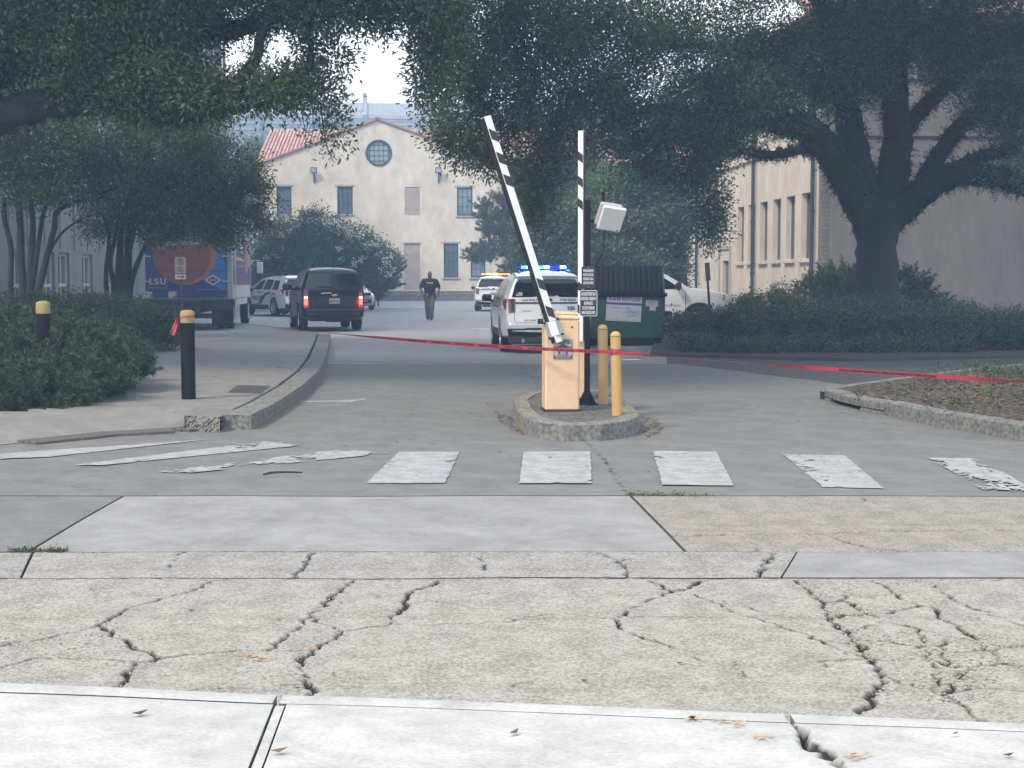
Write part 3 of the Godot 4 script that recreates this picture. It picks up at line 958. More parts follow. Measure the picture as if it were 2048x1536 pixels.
	var crk := [[jr, 0.013, 0.05], [flat_list([0.962, -4.64, 0.988, -4.575, 1.004, -4.516]), 0.022, 0.03]]
	slab(nw, "pavement_slab", [Vector2(-9, znear), Vector2(xl - 0.024, znear), Vector2(jl[0].x - 0.024, bz2.call(jl[0].x)), Vector2(-9, bz2.call(-9.0))], 0.05, 0.12, M.walk, [], 0.2)
	slab(nw, "pavement_slab", [Vector2(xl + 0.024, znear), Vector2(9, znear), Vector2(9, bz2.call(9.0)), Vector2(jl[0].x + 0.024, bz2.call(jl[0].x))], 0.012, 0.12, M.walk, crk, 0.2)
	slab(nw, "joint_filler", [Vector2(xl - 0.014, znear), Vector2(xl + 0.014, znear), Vector2(jl[0].x + 0.016, bz2.call(jl[0].x)), Vector2(jl[0].x - 0.016, bz2.call(jl[0].x))], 0.02, 0.115, M.walk, [], 0.1)
	mb = MB.new()
	mb.box(Vector3(0, -0.02, 6), Vector3(60, 0.24, 14.0))
	part("pavement_behind", mb, M.walk, nw)
	mb = MB.new()
	mb.box(Vector3(0, -0.02, -2.8), Vector3(18, 0.16, 3.7))
	part("pavement_bed", mb, M.crack_dirt, nw)
	# old survey paint, yellow
	for q in [[0.588, -4.905, 0.611, -4.928, 0.632, -4.882, 0.613, -4.837], [0.664, -4.87, 0.737, -4.882, 0.743, -4.837, 0.692, -4.826], [0.779, -4.707, 0.827, -4.744, 0.834, -4.685, 0.777, -4.634], [1.04, -4.523, 1.1, -4.514, 1.106, -4.475, 1.046, -4.485], [-1.144, -6.213, -1.109, -6.222, -1.095, -6.18, -1.132, -6.171], [-1.077, -6.163, -1.033, -6.163, -1.03, -6.122, -1.064, -6.122], [-0.893, -6.343, -0.864, -6.325, -0.874, -6.299]]:
		var yb := MB.new()
		var pq := flat_list(q)
		var ctr := Vector2.ZERO
		for p in pq: ctr += p / pq.size()
		for k in 16:
			var o := Vector2(rng.randfn(0, 0.4), rng.randfn(0, 0.4))
			var at := ctr + Vector2(o.x * (pq[1].x - pq[0].x), o.y * 0.05)
			var s := rng.randf_range(0.004, 0.014)
			var yy: float = 0.128 if pq[0].y > -5.2 else 0.008
			yb.flat(Vector3(at.x - s, yy, at.y), Vector3(at.x + s, yy, at.y + s * 0.4), Vector3(at.x + s * 0.3, yy, at.y - s), Vector3(at.x, -5, at.y))
		part("yellow_mark", yb, M.yellow_paint, nw)

	build_island()
	build_left_walk()
	build_right_bed()


func build_island() -> void:
	var isl := structure("traffic_island")
	var top := flat_list([0.02, -17.7, 0.04, -16.45, 0.12, -15.41, 0.28, -14.86, 0.53, -14.6, 0.88, -14.65, 1.21, -15.08, 1.36, -15.59, 1.38, -17.05, 1.24, -19.08, 0.63, -19.44, 0.16, -18.65])
	var mb := MB.new()
	mb.prism(MB.inset(top, 0.16), 0.0, 0.168)
	part("island_paving", mb, M.island_top, isl)
	var line := top.duplicate()
	line.append(top[0])
	var side := 1.0 if Geometry2D.is_polygon_clockwise(top) else -1.0
	var front := PackedVector2Array()
	for i in range(2, 8): front.append(top[i])
	var left := PackedVector2Array([top[0], top[1], top[2]])
	var backl := PackedVector2Array()
	for i in range(7, 12): backl.append(top[i])
	backl.append(top[0])
	# which side is inwards
	var e := top[3] - top[2]
	var ctr := Vector2.ZERO
	for p in top: ctr += p / top.size()
	side = 1.0 if Vector2(-e.y, e.x).dot(ctr - top[2]) > 0.0 else -1.0
	kerb_run(isl, front, 0.17, -0.02, 0.18, M.kerb_stone, side, false, 2.6)
	kerb_run(isl, left, 0.17, -0.02, 0.18, M.kerb_yellow, side, false, 2.0)
	kerb_run(isl, backl, 0.17, -0.02, 0.18, M.kerb_yellow, side, false, 2.0)


func build_left_walk() -> void:
	var w := structure("left_pavement")
	# edge of the kerb, from its broken end by the crossing up to the asphalt
	var kerb := flat_list([-3.11, -15.74, -3.1, -17.41, -3.2, -20.32, -3.41, -23.57, -3.83, -27.88, -4.42, -33.04, -5.21, -39.79])
	kerb_run(w, kerb, 0.32, -0.03, 0.16, M.kerb_stone, 1.0, false, 2.4)
	var kin := flat_list([-3.17, -15.74, -3.16, -17.49, -3.25, -20.51, -3.46, -23.7, -3.87, -27.88, -4.46, -33.04, -5.25, -39.79])
	var py := -0.02
	var back := PackedVector2Array()
	back.append_array(kin)
	# paved flags behind the kerb, in bays
	var bounds := [[378, 830], [455, 803], [535, 762], [570, 738], [592, 711], [617, 668]]
	var mb := MB.new()
	var bay := flat_list([-3.17, -15.74, -3.16, -17.49, -3.25, -20.51, -5.32, -21.66, -6.26, -20.42, -5.96, -17.85, -5.35, -16.34, -4.64, -16.6, -3.97, -16.86, -3.59, -16.73])
	mb.prism(bay, -0.02, 0.146, 0.01)
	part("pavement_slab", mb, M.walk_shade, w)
	mb = MB.new()
	mb.prism(flat_list([-3.27, -20.61, -3.46, -23.7, -3.87, -27.88, -7.5, -29.01, -7.47, -25.24, -6.25, -20.61, -5.34, -21.77]), -0.02, 0.148, 0.01)
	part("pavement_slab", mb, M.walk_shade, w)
	mb = MB.new()
	mb.prism(flat_list([-3.9, -28.06, -4.46, -33.04, -5.25, -39.79, -10.55, -39.79, -9.44, -33.04, -8.09, -29.01]), -0.02, 0.15, 0.01)
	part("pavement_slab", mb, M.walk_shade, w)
	mb = MB.new()
	mb.prism(flat_list([-5.5, -39.98, -5.22, -39.98, -5.41, -41.33, -11.8, -41.33, -11.41, -39.98]), -0.02, 0.14, 0.01)
	part("pavement_slab", mb, M.kerb_stone, w)
	# ramp with the brick strip down to the crossing
	var q := flat_list([-3.59, -16.73, -3.97, -16.86, -4.64, -16.6, -5.35, -16.34, -7.35, -16.34])
	var r := flat_list([-3.51, -15.7, -3.66, -15.54, -4.25, -15.18, -5.16, -13.99, -6.27, -12.75])
	mb = MB.new()
	for i in 4:
		mb.flat(Vector3(q[i].x, 0.145, q[i].y), Vector3(q[i + 1].x, 0.145, q[i + 1].y), Vector3(r[i + 1].x, 0.008, r[i + 1].y), Vector3(0, -9, -17))
		mb.flat(Vector3(q[i].x, 0.145, q[i].y), Vector3(r[i].x, 0.008, r[i].y), Vector3(r[i + 1].x, 0.008, r[i + 1].y), Vector3(0, -9, -17))
	part("ramp", mb, M.walk_shade, w)
	# brick pavers, three courses along the foot of the ramp
	var b0 := flat_list([-3.58, -15.9, -3.7, -15.68, -3.97, -15.5, -4.29, -15.32, -4.57, -14.89, -4.89, -14.47])
	for i in b0.size() - 1:
		var e := b0[i + 1] - b0[i]
		var n := maxi(1, int(e.length() / 0.21))
		for k in n:
			for row in 3:
				var p := b0[i].lerp(b0[i + 1], (k + 0.5) / n) + Vector2(-e.y, e.x).normalized() * (row * 0.112 + 0.06) * (-1.0 if Vector2(-e.y, e.x).y < 0 else 1.0)
				var br := MB.new()
				br.box(Vector3(p.x, 0.004, p.y), Vector3(e.length() / n - 0.012, 0.05 + rng.randf() * 0.004, 0.1), 0.006, Basis(Vector3.UP, -e.angle()))
				part("brick", br, M.brick_red, w)
	# the broken end of the kerb: a block of bare aggregate
	var st := SurfaceTool.new()
	var kb := flat_list([-3.48, -15.63, -3.07, -15.46, -3.1, -16.48, -3.59, -16.75])
	var f := FastNoiseLite.new()
	f.seed = 8
	f.frequency = 14.0
	mb = MB.new()
	var na := 26
	var nb := 10
	var P := func(i: int, j: int) -> Vector3:
		var u := float(i) / na
		var v := float(j) / nb
		var p := kb[0].lerp(kb[1], u)
		var inw := (kb[3] - kb[0]).normalized()
		var bite := absf(f.get_noise_3d(u * 0.6, v * 0.25, 0)) * 0.10 + 0.05 * v * v
		p += inw * bite
		return Vector3(p.x, -0.01 + 0.17 * v, p.y)
	for i in na:
		for j in nb:
			mb.quad(P.call(i, j), P.call(i + 1, j), P.call(i + 1, j + 1), P.call(i, j + 1), Vector3(kb[0].x, 0.0, kb[0].y - 3.0))
	for i in na:
		var u0 := float(i) / na
		var u1 := float(i + 1) / na
		var c0 := kb[3].lerp(kb[2], u0)
		var c1 := kb[3].lerp(kb[2], u1)
		mb.quadn(P.call(i, nb), P.call(i + 1, nb), Vector3(c1.x, 0.16, c1.y), Vector3(c0.x, 0.16, c0.y), Vector3.UP)
	mb.quad(Vector3(kb[0].x, -0.01, kb[0].y), Vector3(kb[3].x, -0.01, kb[3].y), Vector3(kb[3].x, 0.16, kb[3].y), Vector3(kb[0].x, 0.16, kb[0].y), Vector3(kb[1].x, 0, kb[1].y))
	part("broken_kerb_end", mb, M.rubble, w)
	# a drain lid let into the pavement beside the kerb
	var lid := structure("drain_cover")
	var dq := flat_list([-3.68, -19.07, -3.22, -18.9, -3.32, -20.25, -3.79, -20.35])
	mb = MB.new()
	mb.prism(dq, 0.1, 0.1535, 0.004)
	part("lid", mb, M.grime_metal, lid)
	for i in 6:
		var p := dq[0].lerp(dq[3], (i + 0.5) / 6.0)
		var p2 := dq[1].lerp(dq[2], (i + 0.5) / 6.0)
		var rb := MB.new()
		rb.box(Vector3((p.x + p2.x) / 2, 0.1555, (p.y + p2.y) / 2), Vector3(p.distance_to(p2) * 0.85, 0.004, 0.03), 0.001, Basis(Vector3.UP, -(p2 - p).angle()))
		part("rib", rb, M.grime_metal, lid)
	# planting bed behind the pavement
	mb = MB.new()
	mb.prism(flat_list([-8.62, -16.65, -7.9, -17.58, -6.17, -18.47, -6.47, -21.12, -7.73, -26.11, -9.76, -34.18, -11.02, -41.55, -12.26, -49.42, -23.79, -49.42]), -0.09, 0.10)
	part("planting_soil", mb, M.dirt, w)


func build_right_bed() -> void:
	var w := structure("right_kerb_bed")
	var k1 := flat_list([5.97, -13.45, 5.08, -14.6, 4.77, -15.68, 4.56, -16.47, 4.42, -17.41])
	var k2 := flat_list([4.41, -17.49, 4.27, -18.08, 4.18, -18.8, 4.17, -19.66])
	var k3 := flat_list([4.2, -19.85, 4.72, -20.61, 6.03, -22.34, 7.77, -24.52, 11.03, -27.7])
	kerb_run(w, k1, 0.2, -0.03, 0.17, M.kerb_stone, 1.0, false, 2.2)
	kerb_run(w, k2, 0.2, 0.055, 0.155, M.kerb_stone, 1.0, false, 1.6)
	kerb_run(w, PackedVector2Array([k2[0], k2[1]]), 0.2, -0.03, 0.05, M.kerb_stone, 1.0)
	kerb_run(w, PackedVector2Array([k2[2].lerp(k2[3], 0.6), k2[3]]), 0.2, -0.03, 0.05, M.kerb_stone, 1.0)
	kerb_run(w, k3, 0.18, -0.03, 0.155, M.kerb_stone, 1.0, false, 2.5)
	var bed := flat_list([6.08, -13.71, 5.2, -14.96, 4.9, -16.1, 4.69, -16.93, 4.55, -17.93, 4.38, -18.55, 4.28, -19.22, 4.31, -19.85, 4.66, -20.32, 5.9, -21.88, 7.6, -23.97, 10.68, -26.83])
	var mb := MB.new()
	mb.prism(bed, -0.05, 0.135)
	part("mulch_soil", mb, M.dirt, w)
	mb = MB.new()
	mb.quadn(Vector3(k2[3].x, -0.02, k2[3].y - 0.3), Vector3(k2[0].x, -0.02, k2[0].y - 0.3), Vector3(k2[0].x, 0.1, k2[0].y - 0.3), Vector3(k2[3].x, 0.1, k2[3].y - 0.3), Vector3(0, 0, 1))
	part("drain_throat", mb, M.crack_dirt, w)
	# soil under the hedge
	mb = MB.new()
	mb.prism(flat_list([2.92, -31.28, 4.84, -30.01, 6.69, -29.22, 10.55, -30.42, 15.2, -30.42, 27.74, -55.61, 5.32, -52.34]), -0.09, 0.06)
	part("hedge_soil", mb, M.dirt, w)



# ------------------------------------------------------------------ buildings

func wall(parent: Node, called: String, xf: Transform3D, outline: PackedVector2Array, holes: Array, deep: float, m: Material, discs := []) -> MeshInstance3D:
	# a wall seen from outside: x to the right, y up, front plane z = 0; holes are Rect2, discs are [centre, radius]
	var xs := []
	var ys := []
	for p in outline:
		xs.append(p.x); ys.append(p.y)
	for h in holes:
		xs.append(h.position.x); xs.append(h.end.x); ys.append(h.position.y); ys.append(h.end.y)
	for d in discs:
		xs.append(d[0].x); xs.append(d[0].x - d[1] * 1.3); xs.append(d[0].x + d[1] * 1.3); ys.append(d[0].y - d[1] * 1.3); ys.append(d[0].y + d[1] * 1.3)
	xs.sort(); ys.sort()
	var mb := MB.new()
	mb.t = xf
	for i in xs.size() - 1:
		for j in ys.size() - 1:
			if xs[i + 1] - xs[i] < 1e-4 or ys[j + 1] - ys[j] < 1e-4:
				continue
			var mid := Vector2((xs[i] + xs[i + 1]) / 2, (ys[j] + ys[j + 1]) / 2)
			var open := false
			for h in holes:
				open = open or h.has_point(mid)
			if open:
				continue
			var cell := PackedVector2Array([Vector2(xs[i], ys[j]), Vector2(xs[i + 1], ys[j]), Vector2(xs[i + 1], ys[j + 1]), Vector2(xs[i], ys[j + 1])])
			var left := Geometry2D.intersect_polygons(cell, outline)
			for d in discs:
				if absf(mid.x - d[0].x) < d[1] * 1.3 and absf(mid.y - d[0].y) < d[1] * 1.3:
					var circ := PackedVector2Array()
					for k in 40:
						circ.append(d[0] + Vector2(cos(TAU * k / 40), sin(TAU * k / 40)) * d[1])
					var more := []
					for p in left:
						more.append_array(Geometry2D.clip_polygons(p, circ))
					left.assign(more)
			for p in left:
				var ids := Geometry2D.triangulate_polygon(p)
				for k in range(0, ids.size(), 3):
					var z := Vector3(0, 0, 1)
					mb.tri(Vector3(p[ids[k]].x, p[ids[k]].y, 0), Vector3(p[ids[k + 1]].x, p[ids[k + 1]].y, 0), Vector3(p[ids[k + 2]].x, p[ids[k + 2]].y, 0), z, z, z)
	for h in holes:
		var a: Vector2 = h.position
		var b: Vector2 = h.end
		for s in [[Vector2(a.x, a.y), Vector2(a.x, b.y), Vector3(1, 0, 0)], [Vector2(b.x, a.y), Vector2(b.x, b.y), Vector3(-1, 0, 0)], [Vector2(a.x, a.y), Vector2(b.x, a.y), Vector3(0, 1, 0)], [Vector2(a.x, b.y), Vector2(b.x, b.y), Vector3(0, -1, 0)]]:
			mb.quadn(Vector3(s[0].x, s[0].y, 0), Vector3(s[1].x, s[1].y, 0), Vector3(s[1].x, s[1].y, -deep), Vector3(s[0].x, s[0].y, -deep), s[2])
	for d in discs:
		for k in 40:
			var p: Vector2 = d[0] + Vector2(cos(TAU * k / 40), sin(TAU * k / 40)) * d[1]
			var q: Vector2 = d[0] + Vector2(cos(TAU * (k + 1) / 40), sin(TAU * (k + 1) / 40)) * d[1]
			mb.quad(Vector3(p.x, p.y, 0), Vector3(q.x, q.y, 0), Vector3(q.x, q.y, -deep), Vector3(p.x, p.y, -deep), Vector3(p.x * 2 - d[0].x, p.y * 2 - d[0].y, -deep / 2))
	for i in outline.size():   # the thickness behind the outline
		var p := outline[i]
		var q := outline[(i + 1) % outline.size()]
		var ctr := Vector2.ZERO
		for r in outline: ctr += r / outline.size()
		mb.quad(Vector3(p.x, p.y, 0), Vector3(q.x, q.y, 0), Vector3(q.x, q.y, -0.35), Vector3(p.x, p.y, -0.35), Vector3(ctr.x, ctr.y, -0.17))
	return part(called, mb, m, parent)


func window(parent: Node, xf: Transform3D, r: Rect2, inset: float, cols: int, rows: int, frame: Material, glass: Material, bar := 0.05, edge := 0.1, called := "window") -> MeshInstance3D:
	var mb := MB.new()
	mb.t = xf
	var a := r.position
	var b := r.end
	var c := r.get_center()
	for s in [a.x + edge / 2, b.x - edge / 2]:
		mb.box(Vector3(s, c.y, -inset), Vector3(edge, r.size.y - 0.004, 0.08), 0.008)
	for s in [a.y + edge / 2, b.y - edge / 2]:
		mb.box(Vector3(c.x, s, -inset + 0.003), Vector3(r.size.x - 0.004, edge, 0.08), 0.008)
	for k in range(1, cols):
		mb.box(Vector3(a.x + r.size.x * k / cols, c.y, -inset + 0.01), Vector3(bar, r.size.y - edge, 0.03))
	for k in range(1, rows):
		mb.box(Vector3(c.x, a.y + r.size.y * k / rows, -inset + 0.013), Vector3(r.size.x - edge, bar, 0.03))
	var w := part(called, mb, frame, parent)
	var nc := maxi(cols, 1)
	var p := MB.new()
	p.t = xf
	p.quadn(Vector3(a.x, a.y, -inset - 0.02), Vector3(b.x, a.y, -inset - 0.02), Vector3(b.x, b.y, -inset - 0.02), Vector3(a.x, b.y, -inset - 0.02), Vector3(0, 0, 1))
	part("pane", p, glass, w)
	return w


func slab_box(parent: Node, called: String, xf: Transform3D, at: Vector3, size: Vector3, m: Material, bevel := 0.0) -> MeshInstance3D:
	var mb := MB.new()
	mb.t = xf
	mb.box(at, size, bevel)
	return part(called, mb, m, parent)


func barrel_tile() -> ArrayMesh:   # one clay barrel tile, 0.42 long along -z, on its back
	var mb := MB.new()
	for k in 5:
		var a := PI * k / 5.0
		var b := PI * (k + 1) / 5.0
		var p := Vector3(cos(a) * 0.11, sin(a) * 0.10, 0.0)
		var q := Vector3(cos(b) * 0.11, sin(b) * 0.10, 0.0)
		var e := Vector3(0.8, 0.8, 1)
		var l := Vector3(0, 0, -0.44)
		mb.smooth_quad(p, q, q * e + l, p * e + l, Vector3(cos(a), sin(a), 0), Vector3(cos(b), sin(b), 0), Vector3(cos(b), sin(b), 0), Vector3(cos(a), sin(a), 0))
		mb.flat(p, q, Vector3.ZERO, Vector3(0, 0, -1))
	return mb.mesh()


func tiled_slope(parent: Node, eave_l: Vector3, eave_r: Vector3, up: Vector3, sd: int) -> void:
	# `up`: from the eave to the ridge
	var along := (eave_r - eave_l)
	var x := along.normalized()
	var y := up.normalized()
	var n := x.cross(y).normalized()
	if n.y < 0: n = -n
	var mb := MB.new()
	mb.quadn(eave_l, eave_r, eave_r + up, eave_l + up, n)
	mb.quadn(eave_l - n * 0.2, eave_r - n * 0.2, eave_r + up - n * 0.2, eave_l + up - n * 0.2, -n)
	mb.quad(eave_l, eave_r, eave_r - n * 0.2, eave_l - n * 0.2, eave_l + up)
	mb.quad(eave_l, eave_l + up, eave_l + up - n * 0.2, eave_l - n * 0.2, eave_r)
	mb.quad(eave_r, eave_r + up, eave_r + up - n * 0.2, eave_r - n * 0.2, eave_l)
	var roof := part("roof", mb, M.tile_red, parent)
	var basis := Basis(x, n, -y)
	if basis.determinant() < 0: basis = Basis(-x, n, -y)
	var ts := []
	var r := RandomNumberGenerator.new()
	r.seed = sd
	for j in int(up.length() / 0.36):
		for i in int(along.length() / 0.29):
			var p := eave_l + x * (0.15 + i * 0.29) + y * (j * 0.36 + r.randf_range(-0.02, 0.02)) + n * 0.03
			ts.append(Transform3D(basis * Basis(Vector3.RIGHT, 0.05) * Basis(Vector3.UP, r.randf_range(-0.04, 0.04)), p))
	many("roof_tiles", barrel_tile(), M.tile_pale, ts, sd, parent, 0.3)


func build_gabled_hall() -> void:
	var o := thing("gabled_hall", "cream stucco hall with red tiled roof and round window in its gable", "building", Vector3(-20.09, 0, -118.75))
	var I := Transform3D.IDENTITY
	var outline := PackedVector2Array([Vector2(0, 0.7), Vector2(19.25, 0.7), Vector2(19.25, 10.75), Vector2(9.4, 14.25), Vector2(0, 10.75)])
	var wins := [Rect2(1.29, 6.83, 1.2, 2.2), Rect2(6.14, 6.85, 1.24, 2.17), Rect2(15.7, 6.72, 1.24, 2.24), Rect2(14.62, 1.8, 1.17, 2.7), Rect2(16.79, 1.8, 1.17, 2.68)]
	var blind := [Rect2(11.53, 6.75, 1.2, 2.25), Rect2(11.45, 0.8, 1.28, 3.7)]
	wall(o, "wall", I, outline, wins + blind, 0.22, M.stucco_cream, [[Vector2(9.48, 11.69), 1.0]])
	for k in wins.size():
		window(o, I, wins[k], 0.14, 3 if k else 1, 3 if k < 3 and k else (4 if k else 2), M.frame_dark, M.glass_window, 0.045, 0.12)
		slab_box(o, "sill", I, Vector3(wins[k].get_center().x, wins[k].position.y - 0.06, 0.04), Vector3(wins[k].size.x + 0.24, 0.11, 0.14), M.trim_stone, 0.01)
		slab_box(o, "lintel", I, Vector3(wins[k].get_center().x, wins[k].end.y + 0.09, 0.012), Vector3(wins[k].size.x + 0.34, 0.16, 0.05), M.trim_stone, 0.01)
	for k in [3, 4]:
		var r: Rect2 = wins[k]
		var mb := MB.new()
		for i in 9:
			var x := r.position.x + 0.16 + i * (r.size.x - 0.32) / 8.0
			mb.box(Vector3(x, r.get_center().y, -0.25 + 0.03 * (i % 2)), Vector3(0.09, r.size.y - 0.2, 0.02))
		part("curtain", mb, M.curtain, o)
	for b in blind:
		slab_box(o, "blind_opening", I, Vector3(b.get_center().x, b.get_center().y, -0.03 - 0.1), Vector3(b.size.x, b.size.y, 0.16), M.blind_panel)
	slab_box(o, "lintel", I, Vector3(12.1, 4.56, 0.012), Vector3(1.45, 0.1, 0.05), M.trim_stone)
	# the round window
	var ring := MB.new()
	var prof := [Vector2(0.86, -0.06), Vector2(0.86, 0.05), Vector2(0.9, 0.08), Vector2(1.03, 0.08), Vector2(1.06, 0.03), Vector2(1.06, -0.05)]
	prof.reverse()
	ring.lathe(prof, 40, Vector3(9.48, 11.69, 0.0), Basis(Vector3.RIGHT, PI / 2))
	for k in range(-2, 3):
		var h := 2.0 * sqrt(1.0 - pow(k * 0.37, 2.0))
		ring.box(Vector3(9.48 + (k + 0.0) * 0.37, 11.69, -0.02), Vector3(0.035, h, 0.03))
	for k in [-1.5, -0.5, 0.5, 1.5]:
		var h := 2.0 * sqrt(1.0 - pow(k * 0.42, 2.0))
		ring.box(Vector3(9.48, 11.69 + k * 0.42, -0.017), Vector3(h, 0.035, 0.03))
	var rw := part("round_window", ring, M.frame_dark, o)
	var disc := MB.new()
	for k in 40:
		var c := Vector3(9.48, 11.69, -0.05)
		disc.tri(c, c + Vector3(cos(TAU * k / 40), sin(TAU * k / 40), 0) * 0.99, c + Vector3(cos(TAU * (k + 1) / 40), sin(TAU * (k + 1) / 40), 0) * 0.99, Vector3(0, 0, 1), Vector3(0, 0, 1), Vector3(0, 0, 1))
	var rg := plain("glass_round", Color(0.30, 0.37, 0.38), 0.12)
	part("pane", disc, rg, rw)
	# stone plinth in courses
	for row in 2:
		var x := -0.05
		while x < 19.2:
			var wdt := rng.randf_range(1.1, 1.9)
			wdt = minf(wdt, 19.3 - x)
			slab_box(o, "plinth_block", I, Vector3(x + wdt / 2, 0.18 + row * 0.37, -0.07), Vector3(wdt - 0.02, 0.36, 0.3), M.plinth_stone, 0.02)
			x += wdt
	# side walls, the main range behind, set back
	slab_box(o, "side_wall", I, Vector3(0.17, 5.4, -4.2), Vector3(0.34, 10.6, 7.6), M.stucco_cream)
	slab_box(o, "side_wall", I, Vector3(19.08, 5.4, -4.2), Vector3(0.34, 10.6, 7.6), M.stucco_cream)
	var back := Transform3D(Basis.IDENTITY, Vector3(0, 0, -4.0))
	var bw := [Rect2(21.3, 6.6, 1.2, 2.2), Rect2(25.0, 6.6, 1.2, 2.2), Rect2(21.0, 1.6, 1.2, 2.8), Rect2(25.0, 1.6, 1.2, 2.8)]
	wall(o, "wall", back, PackedVector2Array([Vector2(-0.4, 0), Vector2(40, 0), Vector2(40, 10.9), Vector2(-0.4, 10.9)]), bw, 0.2, M.stucco_cream)
	for r in bw:
		window(o, back, r, 0.12, 3, 4, M.frame_dark, M.glass_window)
	tiled_slope(o, Vector3(-0.5, 10.96, -0.9), Vector3(40, 10.96, -0.9), Vector3(0, 3.3, -7.2), 31)
	slab_box(o, "gutter", I, Vector3(-0.25, 10.72, -1.2), Vector3(0.5, 0.28, 0.5), M.trim_stone)
	slab_box(o, "downpipe", I, Vector3(-0.2, 5.3, -0.8), Vector3(0.14, 10.6, 0.14), M.trim_stone)
	# the roof of the projecting gable and the coping tiles along its rakes
	for s in [[Vector3(0, 10.75, 0), Vector3(9.4, 14.25, 0)], [Vector3(19.25, 10.75, 0), Vector3(9.4, 14.25, 0)]]:
		var e: Vector3 = s[0]
		var p: Vector3 = s[1]
		var mb := MB.new()
		var d := (p - e).normalized()
		var turn := Basis(d, Vector3(-d.y, d.x, 0), Vector3(0, 0, 1)) if d.x > 0 else Basis(-d, Vector3(d.y, -d.x, 0), Vector3(0, 0, 1))
		mb.box((e + p) / 2 + turn.y * 0.07 + Vector3(0, 0, -4.0), Vector3(e.distance_to(p) + 0.25, 0.12, 8.3), 0.02, turn)
		part("roof", mb, M.tile_red, o)
		var ts := []
		for k in int(e.distance_to(p) / 0.36):
			ts.append(Transform3D(Basis(turn.z * 1.3, turn.y * 1.3, -d).orthonormalized(), e + d * (k * 0.36) + turn.y * 0.12 + Vector3(0, 0, 0.02)))
		many("coping_tiles", barrel_tile(), M.tile_red, ts, 77, o, 0.2)
	slab_box(o, "ridge_cap", I, Vector3(9.4, 14.4, -0.1), Vector3(0.5, 0.3, 0.5), M.tile_red, 0.08)
	# two floodlights on the gable, each a box on a short stem
	for k in 2:
		var f := thing("floodlight", ["square floodlight on the gable wall left of the round window", "square floodlight on the gable wall right of the round window"][k], "floodlight", Vector3(-20.09 + [4.33, 14.25][k], 9.35, -118.75 + 0.05), 0.0, "floodlights on the gable wall")
		var hb := MB.new()
		hb.box(Vector3(0, 0.95, 0.3), Vector3(0.5, 0.42, 0.3), 0.03, Basis(Vector3.RIGHT, 0.35))
		part("housing", hb, M.frame_dark, f)
		boxpart("lens", Vector3(0, 0.93, 0.455), Vector3(0.4, 0.3, 0.02), M.lens_clear, f, 0.0, Basis(Vector3.RIGHT, 0.35))
		var tb := MB.new()
		tb.tube([Vector3(0, 0, 0.02), Vector3(0, 0.55, 0.06), Vector3(0, 0.75, 0.25)], [0.07, 0.055, 0.05], 8)
		part("stem", tb, M.frame_dark, f)
		tb = MB.new()
		tb.tube([Vector3(0.1, 0.55, 0.1), Vector3(0.2, 0.25, 0.06), Vector3(0.14, 0.02, 0.04)], [0.018, 0.018, 0.018], 6)
		part("cable", tb, M.frame_dark, f)


func build_stadium() -> void:
	var o := thing("stadium_stand", "huge grey stadium stand with ribbed tiers rising behind the cream hall", "stadium", Vector3(-12, 0, -250))
	var xf := Transform3D(Basis(Vector3(0, 0, 1), -0.012), Vector3.ZERO)
	for k in 12:
		slab_box(o, "tier", xf, Vector3(0, 17.6 + k * 1.02, 1.6 + k * 0.5 - 8.0), Vector3(96, 0.8, 1.4), M.stadium_stone, 0.05)
	slab_box(o, "upper_deck", xf, Vector3(0, 21.0, -10.5), Vector3(96, 20.0, 7.0), M.stadium_stone)
	slab_box(o, "parapet", xf, Vector3(0, 30.1, -0.6), Vector3(97, 1.9, 0.6), M.stadium_pale, 0.05)
	slab_box(o, "concourse_band", xf, Vector3(0, 16.6, -5.5), Vector3(97, 1.1, 3.0), M.stadium_pale, 0.05)
	slab_box(o, "lower_wall", xf, Vector3(0, 8.0, -9.0), Vector3(96, 16.2, 4.0), M.stadium_stone)
	for x in [-31.0, -21.5, -13.0, -4.6, 4.0, 12.5, 21.0, 30.0]:
		var mb := MB.new()
		mb.t = xf
		mb.box(Vector3(x, 23.2, -3.0), Vector3(0.7, 13.6, 0.8), 0.05, Basis(Vector3.RIGHT, 0.46))
		part("raker", mb, M.stadium_pale, o)
		slab_box(o, "mast", xf, Vector3(x, 30.9, -0.3), Vector3(0.75, 3.6, 0.75), M.stadium_pale, 0.05)


